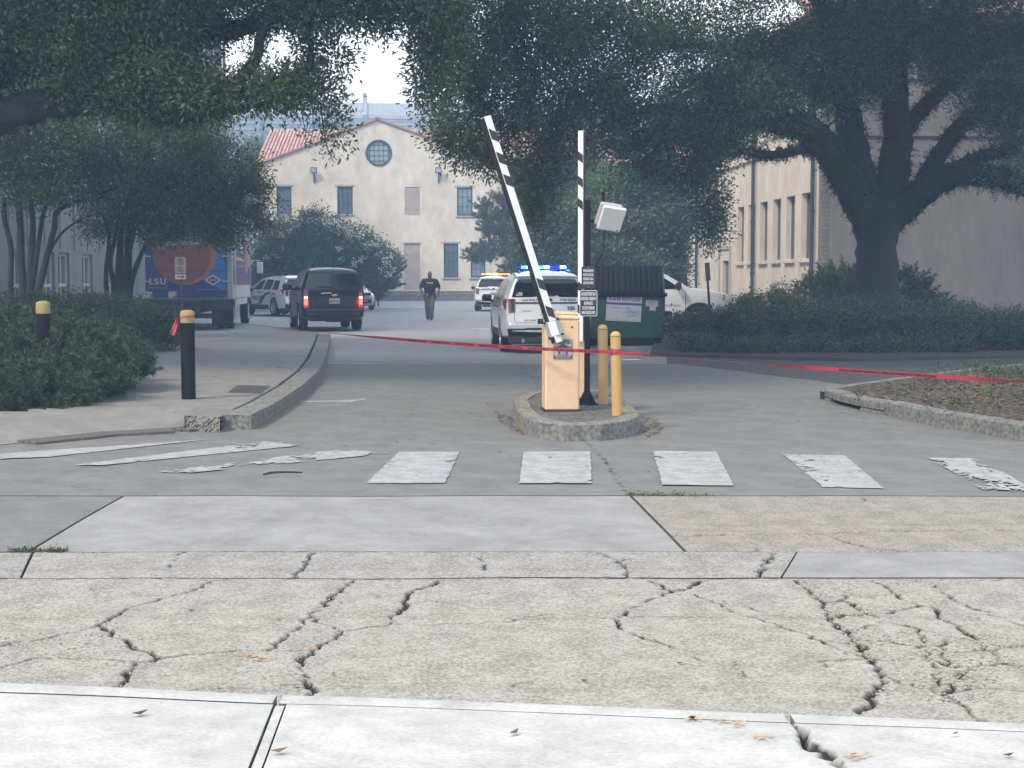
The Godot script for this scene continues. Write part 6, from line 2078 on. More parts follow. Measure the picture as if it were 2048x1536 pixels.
	for k in 2:
		var x := -0.033 if k == 0 else 0.033
		var o := -0.075 if k == 0 else 0.075
		b.flat(Vector3(x, 0.16, 0.004), Vector3(x, 0.01, 0.004), Vector3(x + o, 0.01, 0.004), Vector3(x, 0.05, -1))
		b.flat(Vector3(x, 0.16, -0.004), Vector3(x, 0.01, -0.004), Vector3(x + o, 0.01, -0.004), Vector3(x, 0.05, 1))
		b.quad(Vector3(x, 0.16, 0.004), Vector3(x, 0.16, -0.004), Vector3(x + o, 0.01, -0.004), Vector3(x + o, 0.01, 0.004), Vector3(x, 0, 0))
	b.box(Vector3(0, 0.008, 0.02), Vector3(0.24, 0.016, 0.16), 0.004)
	part("foot_plate", b, M.post_black, p)
	var up := flat_sign(p, "upper_sign", Vector3(0.01, 1.46, 0.024), Vector2(0.155, 0.25), M.print_dark, 0.012)
	var l4 := ["PROBLEM WITH", "GATE ACCESS", "PLEASE CALL", "225-578-5053"]
	for k in 4:
		lettering(l4[k], 0.028, Vector3(0.01, 1.535 - k * 0.046, 0.0255), Basis.IDENTITY, M.print_white, up, 0.115)
	var lo := flat_sign(p, "lower_sign", Vector3(0.012, 1.165, 0.024), Vector2(0.20, 0.295), M.print_white, 0.022)
	flat_sign(lo, "sign_face", Vector3(0.012, 1.165, 0.0255), Vector2(0.188, 0.283), M.print_dark, 0.018)
	var l5 := ["AUTHORIZED PERMITS ONLY", "FROM 7AM - 4:30PM M-F", "AN OPEN GATE", "DOES NOT WARRANT", "UNAUTHORIZED ENTRY"]
	for k in 5:
		lettering(l5[k], 0.037, Vector3(0.012, 1.27 - k * 0.053, 0.027), Basis.IDENTITY, M.print_white, lo, [0.165, 0.168, 0.10, 0.14, 0.155][k])
	for y in [1.57, 1.35, 1.30, 1.03]:
		b = MB.new()
		b.lathe([Vector2(0.006, 0), Vector2(0.005, 0.004), Vector2(0.0001, 0.005)], 8, Vector3(0.01, y, 0.026), Basis(Vector3.RIGHT, PI / 2))
		part("bolt", b, M.steel, p)

	# ---- tag reader on its own pole
	var r := thing("tag_reader", "white tilted plastic panel of a tag reader bracketed to the sign post", "tag reader", Vector3(1.045, 0.17, -17.05))
	b = MB.new()
	b.tube([Vector3(0, 2.0, 0), Vector3(0, 2.2, 0), Vector3(0.0, 2.44, 0)], [0.016, 0.016, 0.016], 10)
	b.box(Vector3(-0.09, 2.1, 0), Vector3(0.2, 0.03, 0.03), 0.004)
	part("mast", b, M.post_black, r)
	var upv := Vector3(0.25, 0.86, 0.44).normalized()
	var rt := Vector3(1, -0.02, -0.22)
	rt = (rt - upv * rt.dot(upv)).normalized()
	var rb := Basis(rt, upv, rt.cross(upv))
	var c := Vector3(0.085, 2.125, 0.16)
	b = MB.new()
	b.box(c, Vector3(0.29, 0.31, 0.045), 0.02, rb)
	part("panel", b, M.plastic_white, r)
	b = MB.new()
	b.box(c + rb * Vector3(-0.03, 0.02, -0.055), Vector3(0.27, 0.29, 0.05), 0.02, rb)
	part("back_shell", b, M.plastic_grey, r)
	b = MB.new()
	b.box(c + rb * Vector3(-0.05, 0, -0.12), Vector3(0.08, 0.08, 0.12), 0.01, rb)
	b.box(Vector3(0.02, 2.14, 0.02), Vector3(0.06, 0.10, 0.08), 0.01)
	part("bracket", b, M.plastic_grey, r)
	b = MB.new()
	var cab := smooth_path([c + rb * Vector3(0.06, 0.15, -0.08), c + rb * Vector3(0.05, 0.22, -0.12), Vector3(0.02, 2.34, 0.03), Vector3(0.02, 2.0, 0.03), Vector3(-0.01, 1.75, 0.04), Vector3(-0.08, 1.6, 0.03), Vector3(-0.165, 1.5, 0.02)], [0.006, 0.006, 0.006, 0.006, 0.006, 0.006, 0.006], 5)
	b.tube(cab[0], cab[1], 5)
	part("cable", b, M.post_black, r)
	b = MB.new()
	b.box(c + rb * Vector3(0.10, -0.125, 0.0235), Vector3(0.02, 0.012, 0.003), 0.0, rb)
	part("maker_mark", b, M.print_dark, r)


func bollard(called: String, label: String, at: Vector3, r: float, h: float, m: Material, lean: Basis, group: String, dome := true, cap: Material = null) -> Node3D:
	var o := thing(called, label, "bollard", at, 0.0, group)
	var b := MB.new()
	var hb := h - (r if dome else 0.03)
	if cap: hb = h - 0.16
	b.lathe([Vector2(r, 0), Vector2(r, hb)], 28, Vector3.ZERO, lean)
	part("post", b, m, o)
	b = MB.new()
	if cap:
		b.lathe([Vector2(r + 0.002, hb), Vector2(r + 0.002, h - 0.035), Vector2(r * 0.9, h - 0.015), Vector2(r * 0.5, h - 0.003), Vector2(0.0001, h)], 28, Vector3.ZERO, lean)
		part("cap", b, cap, o)
	else:
		var pr := [Vector2(r + 0.001, hb - 0.02)]
		for k in 7:
			pr.append(Vector2(maxf(0.0001, (r + 0.001) * cos(k * PI / 12)), hb + r * 0.85 * sin(k * PI / 12)))
		b.lathe(pr, 28, Vector3.ZERO, lean)
		part("cap", b, m, o)
		b = MB.new()
		b.lathe([Vector2(r + 0.0012, hb - 0.012), Vector2(r + 0.0016, hb - 0.009), Vector2(r + 0.0012, hb - 0.006)], 28, Vector3.ZERO, lean)
		part("cap_seam", b, M.frame_dark, o)
	return o


func build_bollards() -> void:
	var ly := Basis(Vector3(0, 0, 1), 0.024)
	bollard("bollard", "yellow bollard at the front of the traffic island, wrapped by the red tape", Vector3(1.112, 0.17, -15.6), 0.054, 0.90, M.yellow_paint, ly, "yellow bollards on the traffic island")
	bollard("bollard", "duller tan yellow bollard just behind the bright yellow one", Vector3(1.052, 0.17, -17.0), 0.057, 0.93, M.tan_paint, Basis(Vector3(0, 0, 1), 0.012), "yellow bollards on the traffic island")
	bollard("bollard", "black bollard with yellow cap on the pavement, red tape tied to it", Vector3(-3.96, 0.148, -18.05), 0.086, 1.09, M.post_black, Basis.IDENTITY, "black bollards with yellow caps", false, M.cap_yellow)
	bollard("bollard", "black bollard with yellow cap standing in the green juniper bushes", Vector3(-5.893, 0.14, -18.6), 0.086, 1.2, M.post_black, Basis.IDENTITY, "black bollards with yellow caps", false, M.cap_yellow)


func ribbon(mb: MB, pts: Array, width: float, twist: Callable) -> void:
	var n := pts.size()
	var prev := []
	for i in n:
		var d: Vector3 = (pts[mini(i + 1, n - 1)] - pts[maxi(i - 1, 0)]).normalized()
		var side := d.cross(Vector3.UP).normalized()
		var up := side.cross(d)
		var a: float = twist.call(float(i) / (n - 1))
		var v: Vector3 = (up * cos(a) + side * sin(a)) * width / 2
		var nn := d.cross(v).normalized()
		var cur := [pts[i] - v, pts[i] + v, nn]
		if i:
			mb.smooth_quad(prev[0], cur[0], cur[1], prev[1], prev[2], cur[2], cur[2], prev[2])
		prev = cur


func build_tape() -> void:
	var t := thing("police_tape", "red printed police tape strung from the black bollard past the gate", "tape", Vector3(-3.9, 1.0, -18.0))
	var off := -t.position
	var a := Vector3(-3.93, 1.155, -17.955)
	var b := Vector3(1.05, 0.842, -15.55)
	var mb := MB.new()
	mb.t = Transform3D(Basis.IDENTITY, off)
	var pts := []
	for i in 61:
		var w := i / 60.0
		pts.append(a.lerp(b, w) + Vector3(0, -0.10 * 4.0 * w * (1.0 - w) * 0.55, 0))
	ribbon(mb, pts, 0.038, func(w: float) -> float: return (1.36 * smoothstep(0.70, 0.3, w)) + 0.08 * sin(w * 20.0))
	part("ribbon", mb, M.tape_red, t)
	mb = MB.new()
	mb.t = Transform3D(Basis.IDENTITY, off)
	var c := Vector3(1.115, 0.835, -15.535)
	var e := Vector3(5.507, 0.744, -11)
	var pts2 := []
	for i in 81:
		var w := i / 80.0
		pts2.append(c.lerp(e, w) + Vector3(0, -0.02 * 4.0 * w * (1.0 - w), 0))
	ribbon(mb, pts2, 0.034, func(w: float) -> float: return 1.25 * smoothstep(0.03, 0.1, w) * smoothstep(0.42, 0.28, w) + 0.9 * smoothstep(0.62, 0.7, w) * smoothstep(0.9, 0.8, w))
	part("ribbon", mb, M.tape_red, t)
	# the turns round the yellow bollard
	for k in 3:
		mb = MB.new()
		mb.t = Transform3D(Basis.IDENTITY, off)
		var q := []
		for i in 25:
			var an := TAU * i / 24.0
			q.append(Vector3(1.096 + cos(an) * (0.0575 + k * 0.001), 0.838 + k * 0.009 + 0.012 * sin(an + k * 2.0), -15.6 + sin(an) * (0.0575 + k * 0.001)))
		ribbon(mb, q, 0.044, func(_w: float) -> float: return 0.06 * k)
		part("turn", mb, M.tape_red, t)
	# the knot and loose tails on the black bollard
	for k in 2:
		mb = MB.new()
		mb.t = Transform3D(Basis.IDENTITY, off)
		var q := []
		for i in 21:
			var an := TAU * i / 20.0
			q.append(Vector3(-3.96 + cos(an) * (0.0885 + k * 0.001), 1.16 - k * 0.012 + 0.012 * sin(an + 1.0), -18.05 + sin(an) * (0.0885 + k * 0.001)))
		ribbon(mb, q, 0.02, func(_w: float) -> float: return 0.2)
		part("turn", mb, M.tape_red, t)
	for k in 4:
		mb = MB.new()
		mb.t = Transform3D(Basis.IDENTITY, off)
		var q := []
		for i in 9:
			var w := i / 8.0
			q.append(Vector3(-4.04 - 0.012 * k - (0.05 + 0.022 * k) * w, 1.15 - w * (0.20 + 0.02 * k), -18.03 + 0.05 * w * sin(k * 2.0)))
		ribbon(mb, q, 0.035, func(w: float) -> float: return 0.5 * sin(w * 4.0 + k) + 1.2)
		part("tail", mb, M.tape_red, t)
	# print: black capitals along the flat stretches
	var words := ["POLICE LINE", "DO NOT CROSS"]
	var d := (b - a).normalized()
	for k in 8:
		var w := 0.575 + k * 0.054
		var i := int(w * 60)
		var p: Vector3 = pts[i].lerp(pts[i + 1], w * 60 - i)
		var dd: Vector3 = (pts[i + 1] - pts[i]).normalized()
		var side := dd.cross(Vector3.UP).normalized()
		var tw := 1.36 * smoothstep(0.70, 0.3, w) + 0.08 * sin(w * 20.0)
		var v := (side.cross(dd) * cos(tw) + side * sin(tw)).normalized()
		lettering(words[k % 2], 0.022, p + dd.cross(v) * 0.003 + off, Basis(dd, v, dd.cross(v)), M.black, t, 0.225, "Droid Sans", 700, "print")
	for k in 6:
		var w := 0.445 + k * 0.026
		var i := int(w * 80)
		var p: Vector3 = pts2[i].lerp(pts2[i + 1], w * 80 - i)
		var dd: Vector3 = (pts2[i + 1] - pts2[i]).normalized()
		var side := dd.cross(Vector3.UP).normalized()
		var v := side.cross(dd)
		lettering(words[k % 2], 0.018, p + dd.cross(v) * 0.004 + off, Basis(dd, v, dd.cross(v)), M.black, t, 0.17, "Droid Sans", 700, "print")


func build_dumpster() -> void:
	var o := thing("dumpster", "green steel recycling dumpster with a black ribbed lid and white signs", "dumpster", Vector3(2.72, 0, -36.2), deg_to_rad(-3.5))
	var w := 2.04
	var hf := 1.27
	var hb := 1.93
	var d := 1.7
	var b := MB.new()
	b.box(Vector3(0, 0.72, -d / 2), Vector3(w, 1.1, d), 0.015)
	part("bin", b, M.bin_green, o)
	b = MB.new()
	for x in [-w / 2 + 0.02, w / 2 - 0.02]:   # end cheeks rising to the back
		var q := [Vector3(x, 1.2, 0), Vector3(x, hf, 0), Vector3(x, hb, -d * 0.72), Vector3(x, hb, -d), Vector3(x, 1.2, -d)]
		for s in [-0.018, 0.018]:
			var e := Vector3(s, 0, 0)
			for t in [[0, 1, 2], [0, 2, 3], [0, 3, 4]]:
				b.flat(q[t[0]] + e, q[t[1]] + e, q[t[2]] + e, Vector3(x - s * 10, 1.3, -0.8))
		for k in 4:
			b.quad(q[k] + Vector3(0.018, 0, 0), q[k + 1] + Vector3(0.018, 0, 0), q[k + 1] - Vector3(0.018, 0, 0), q[k] - Vector3(0.018, 0, 0), Vector3(x, 1.3, -0.9))
	b.quad(Vector3(-w / 2, 1.2, -d), Vector3(w / 2, 1.2, -d), Vector3(w / 2, hb, -d), Vector3(-w / 2, hb, -d), Vector3(0, 1.5, 0))
	part("end_cheeks", b, M.bin_green, o)
	b = MB.new()
	b.box(Vector3(0, hf - 0.03, 0.02), Vector3(w + 0.1, 0.09, 0.1), 0.015)
	part("rim", b, M.lid_black, o)
	for x in [-w / 2 - 0.09, w / 2 + 0.09]:
		boxpart("fork_pocket", Vector3(x, 0.72, -0.5), Vector3(0.17, 0.22, 0.9), M.post_black, o, 0.01)
	boxpart("skid", Vector3(0, 0.09, -d / 2), Vector3(w - 0.1, 0.18, d - 0.1), M.post_black, o, 0.01)
	# two lids of ribbed plastic
	var up := Vector3(0, hb - hf, -d * 0.72)
	var n := Vector3(0, d * 0.72, hb - hf).normalized()
	for k in 2:
		var x0 := -w / 2 + 0.06 + k * (w / 2 - 0.09)
		var lw := w / 2 - 0.12
		var mb := MB.new()
		var ribs := 7
		for i in ribs * 4:
			var xa := x0 + lw * i / (ribs * 4)
			var xb := x0 + lw * (i + 1) / (ribs * 4)
			var ha := 0.035 if i % 4 in [1, 2] else 0.0
			var hn := 0.035 if (i + 1) % 4 in [1, 2] else 0.0
			var sag := 0.03 * sin(i * 1.7 + k)
			var fa := Vector3(xa, hf, 0.05) + n * (ha + 0.01)
			var fb := Vector3(xb, hf, 0.05) + n * (hn + 0.01)
			mb.quad(fa, fb, fb + up + Vector3(0, 0, -0.05), fa + up + Vector3(0, 0, -0.05), Vector3(xa, 0, -0.9))
			mb.quad(fa, fb, fb - Vector3(0, 0.09, 0), fa - Vector3(0, 0.09, 0), Vector3(xa, hf, -0.9))
		part("lid", mb, M.lid_black, o)
	var tb := MB.new()
	tb.tube([Vector3(-w / 2, hb, -d * 0.74), Vector3(w / 2, hb, -d * 0.74)], [0.03, 0.03], 8)
	part("hinge_rod", tb, M.post_black, o)
	var tilt := Basis(Vector3(0, 0, 1), -0.045)
	var s := flat_sign(o, "name_board", Vector3(0.03, 1.12, 0.012), Vector2(0.86, 0.15), M.sign_white, 0.0, tilt)
	lettering("LSU", 0.09, Vector3(-0.2, 1.148, 0.015), tilt, M.print_dark, s, 0.26)
	lettering("RECYCLES", 0.09, Vector3(0.19, 1.128, 0.015), tilt, M.print_dark, s, 0.42)
	flat_sign(o, "purple_band", Vector3(0.025, 1.015, 0.013), Vector2(0.85, 0.05), M.print_purple, 0.0, tilt)
	var q := flat_sign(o, "notice_board", Vector3(0.01, 0.79, 0.012), Vector2(0.86, 0.40), M.sign_white, 0.0, tilt)
	lettering("NO", 0.055, Vector3(0.12, 0.91, 0.015), tilt, M.print_grey, q, 0.11)
	for l in [["trash", 0.86], ["food waste", 0.83], ["styrofoam or plastic bags", 0.80]]:
		lettering(l[0], 0.022, Vector3(0.18, l[1], 0.015), tilt, M.print_grey, q)
	lettering("CARDBOARD", 0.03, Vector3(-0.24, 0.93, 0.015), tilt, M.print_grey, q, 0.2)
	lettering("thank you for recycling", 0.022, Vector3(-0.15, 0.63, 0.015), tilt, M.print_grey, q, 0.4)
	var st := MB.new()
	st.tube([Vector3(0.1, 0.69, 0.016), Vector3(0.13, 0.735, 0.016), Vector3(0.22, 0.74, 0.016), Vector3(0.36, 0.735, 0.016)], [0.012, 0.009, 0.007, 0.003], 6)
	part("print_mark", st, M.print_grey, q)
	var k1 := flat_sign(o, "sticker", Vector3(0.70, 1.03, 0.012), Vector2(0.30, 0.15), M.plastic_grey, 0.0, tilt)
	lettering("NO PARKING", 0.026, Vector3(0.70, 1.07, 0.015), tilt, M.print_dark, k1, 0.18)
	lettering("in front of bin", 0.02, Vector3(0.68, 1.02, 0.015), tilt, M.print_dark, k1, 0.16)
	flat_sign(o, "sticker", Vector3(0.72, 0.905, 0.013), Vector2(0.15, 0.10), M.sign_white, 0.0, tilt)


func build_signs() -> void:
	var p := thing("no_parking_sign", "weathered no parking sign with arrow on a post before the truck", "traffic sign", Vector3(-9.37, 0, -42.0))
	boxpart("post", Vector3(0, 1.15, -0.02), Vector3(0.05, 2.3, 0.03), M.grime_metal, p, 0.004)
	var s := flat_sign(p, "plate", Vector3(-0.02, 2.02, 0.01), Vector2(0.31, 0.46), M.print_grey, 0.03)
	var r := MB.new()
	for k in 24:
		var a := TAU * k / 24
		var b := TAU * (k + 1) / 24
		var c := Vector3(-0.02, 2.12, 0.013)
		r.quadn(c + Vector3(cos(a), sin(a), 0) * 0.085, c + Vector3(cos(b), sin(b), 0) * 0.085, c + Vector3(cos(b), sin(b), 0) * 0.105, c + Vector3(cos(a), sin(a), 0) * 0.105, Vector3(0, 0, 1))
	r.box(Vector3(-0.02, 2.12, 0.013), Vector3(0.19, 0.018, 0.002), 0.0, Basis(Vector3(0, 0, 1), -0.785))
	part("no_symbol", r, M.lens_red, s)
	lettering("P", 0.12, Vector3(-0.02, 2.12, 0.012), Basis.IDENTITY, M.print_dark, s)
	lettering("ANY", 0.05, Vector3(-0.02, 1.94, 0.012), Basis.IDENTITY, M.print_dark, s)
	lettering("TIME", 0.05, Vector3(-0.02, 1.86, 0.012), Basis.IDENTITY, M.print_dark, s)
	var q := flat_sign(p, "arrow_plate", Vector3(-0.02, 1.69, 0.01), Vector2(0.31, 0.14), M.sign_white, 0.02)
	var ar := MB.new()
	ar.box(Vector3(-0.04, 1.69, 0.013), Vector3(0.16, 0.024, 0.002))
	ar.flat(Vector3(0.03, 1.735, 0.013), Vector3(0.03, 1.645, 0.013), Vector3(0.10, 1.69, 0.013), Vector3(0.03, 1.69, -1))
	part("arrow", ar, M.print_dark, q)
	var e := thing("leaning_post", "leaning dark sign post seen edge-on in the right hedge", "sign post", Vector3(5.4, 0, -40.0))
	var lean := Basis(Vector3(0, 0, 1), 0.075)
	boxpart("post", lean * Vector3(0, 1.02, 0), Vector3(0.06, 2.05, 0.04), M.post_black, e, 0.005, lean)
	boxpart("plate", lean * Vector3(0.01, 1.83, 0.03), Vector3(0.10, 0.48, 0.30), M.grime_metal, e, 0.004, lean)



# ------------------------------------------------------------------ trees, hedges, litter

func spray(count: int, rad: Vector3, length: float, width: float, sd: int, droop := 0.25, twigs := true, spread := 1.0) -> ArrayMesh:
	# a twig with leaves, the unit that crowns are made of
	var r := RandomNumberGenerator.new()
	r.seed = sd
	var mb := MB.new()
	for i in count:
		var p := Vector3(r.randfn(0, 0.5), r.randfn(0, 0.5), r.randfn(0, 0.5)) * rad
		var d := (p.normalized() * spread + Vector3(r.randf_range(-1, 1), r.randf_range(-1, 1) - droop, r.randf_range(-1, 1))).normalized()
		var s := d.cross(Vector3(r.randf_range(-1, 1), r.randf_range(-1, 1), r.randf_range(-1, 1))).normalized()
		var l := length * r.randf_range(0.7, 1.25)
		var w := width * r.randf_range(0.8, 1.2)
		var n := s.cross(d).normalized()
		if n.y < 0: n = -n
		var k := r.randf_range(0.82, 1.18)
		mb.col = Color(k * r.randf_range(0.95, 1.08), k, k * 0.95)
		var m := p + d * l * 0.45 + n * l * 0.05
		var a := m + s * w * 0.5
		var b := m - s * w * 0.5
		mb.tri(p, a, p + d * l, n, (n + s * 0.3).normalized(), n)
		mb.tri(p, p + d * l, b, n, n, (n - s * 0.3).normalized())
	return mb.mesh()


func needles(count: int, length: float, width: float, sd: int) -> ArrayMesh:   # a feathery juniper or cypress shoot, along +y
	var r := RandomNumberGenerator.new()
	r.seed = sd
	var mb := MB.new()
	for i in count:
		var h := r.randf()
		var a := r.randf() * TAU
		var p := Vector3(0, h * length, 0)
		var d := Vector3(cos(a), r.randf_range(0.4, 1.1), sin(a)).normalized()
		var l := length * 0.42 * (1.15 - h * 0.8)
		var s := d.cross(Vector3(r.randf_range(-1, 1), r.randf_range(-1, 1), r.randf_range(-1, 1))).normalized() * width * 0.5
		var n := s.cross(d).normalized()
		if n.y < 0: n = -n
		var k := r.randf_range(0.75, 1.25)
		mb.col = Color(k, k, k)
		mb.tri(p - s, p + s, p + d * l, n, n, n)
	return mb.mesh()


var patchy := FastNoiseLite.new()

func foliage(parent: Node3D, called: String, meshes: Array, m: Material, blobs: Array, sd: int, size: Vector2, shell := 0.35, tint := 0.3, gaps := -0.25, freq := 0.9, upright := 0.0) -> void:
	# blobs: [centre, radii, number]; the centres are in the scene
	var r := RandomNumberGenerator.new()
	r.seed = sd
	patchy.seed = 3
	patchy.frequency = 1.0
	patchy.fractal_octaves = 2
	var sets := []
	for k in meshes.size(): sets.append([])
	for b in blobs:
		var n := 0
		var tries := 0
		while n < b[2] and tries < b[2] * 6:
			tries += 1
			var d := Vector3(r.randfn(), r.randfn(), r.randfn()).normalized()
			var p: Vector3 = b[0] + d * pow(r.randf(), shell) * b[1]
			if patchy.get_noise_3dv(p * freq) < gaps:
				continue
			n += 1
			var t := Basis.from_euler(Vector3(r.randf_range(-PI, PI) * (1.0 - upright), r.randf() * TAU, r.randf_range(-PI, PI) * (1.0 - upright)))
			if upright > 0.0:
				var lean := Vector3(d.x, 0.5 + maxf(0.0, d.y), d.z + 0.2).normalized()
				t = Basis(Quaternion(Vector3.UP, (lean + Vector3(r.randf_range(-0.5, 0.5), r.randf_range(-0.3, 0.3), r.randf_range(-0.5, 0.5))).normalized())) * Basis(Vector3.UP, r.randf() * TAU)
			sets[r.randi() % meshes.size()].append(Transform3D(t.scaled(Vector3.ONE * r.randf_range(size.x, size.y)), p - parent.position))
	for k in meshes.size():
		if sets[k].size():
			many(called, meshes[k], m, sets[k], sd + k, parent, tint)


func limb(parent: Node3D, called: String, pts: Array, rad: Array, m: Material, sides := 12, rough := 0.25) -> void:
	var local := []
	for p in pts: local.append(p - parent.position)
	var s := smooth_path(local, rad, 7)
	var f := FastNoiseLite.new()
	f.seed = 21
	f.frequency = 2.2
	f.fractal_octaves = 3
	var mb := MB.new()
	mb.tube(s[0], s[1], sides, rough, f)
	part(called, mb, m, parent)


func thinner(r: Array, k: float) -> Array:
	var out := []
	for x in r: out.append(x * k)
	return out


func fuzz(parent: Node3D, limbs: Array, per_m: float, mesh: Mesh, sd: int, size: Vector2) -> void:   # ferns and moss on the limbs
	var r := RandomNumberGenerator.new()
	r.seed = sd
	var ts := []
	for l in limbs:
		var s := smooth_path(l[0], l[1], 7)
		for i in s[0].size() - 1:
			var e: Vector3 = s[0][i + 1] - s[0][i]
			for k in int(e.length() * per_m) + 1:
				var a := r.randf() * TAU
				var d := e.normalized()
				var x := d.cross(Vector3(0.2, 0.9, 0.3)).normalized()
				var o := x * cos(a) + d.cross(x) * sin(a)
				var p: Vector3 = s[0][i] + e * r.randf() + o * s[1][i] * 0.97
				ts.append(Transform3D(Basis(Quaternion(Vector3.UP, (o + Vector3(0, -0.2, 0)).normalized())) * Basis(Vector3.UP, r.randf() * TAU).scaled(Vector3.ONE * r.randf_range(size.x, size.y)), p - parent.position))
	many("bark_ferns", mesh, M.fern_leaf, ts, sd, parent, 0.3)


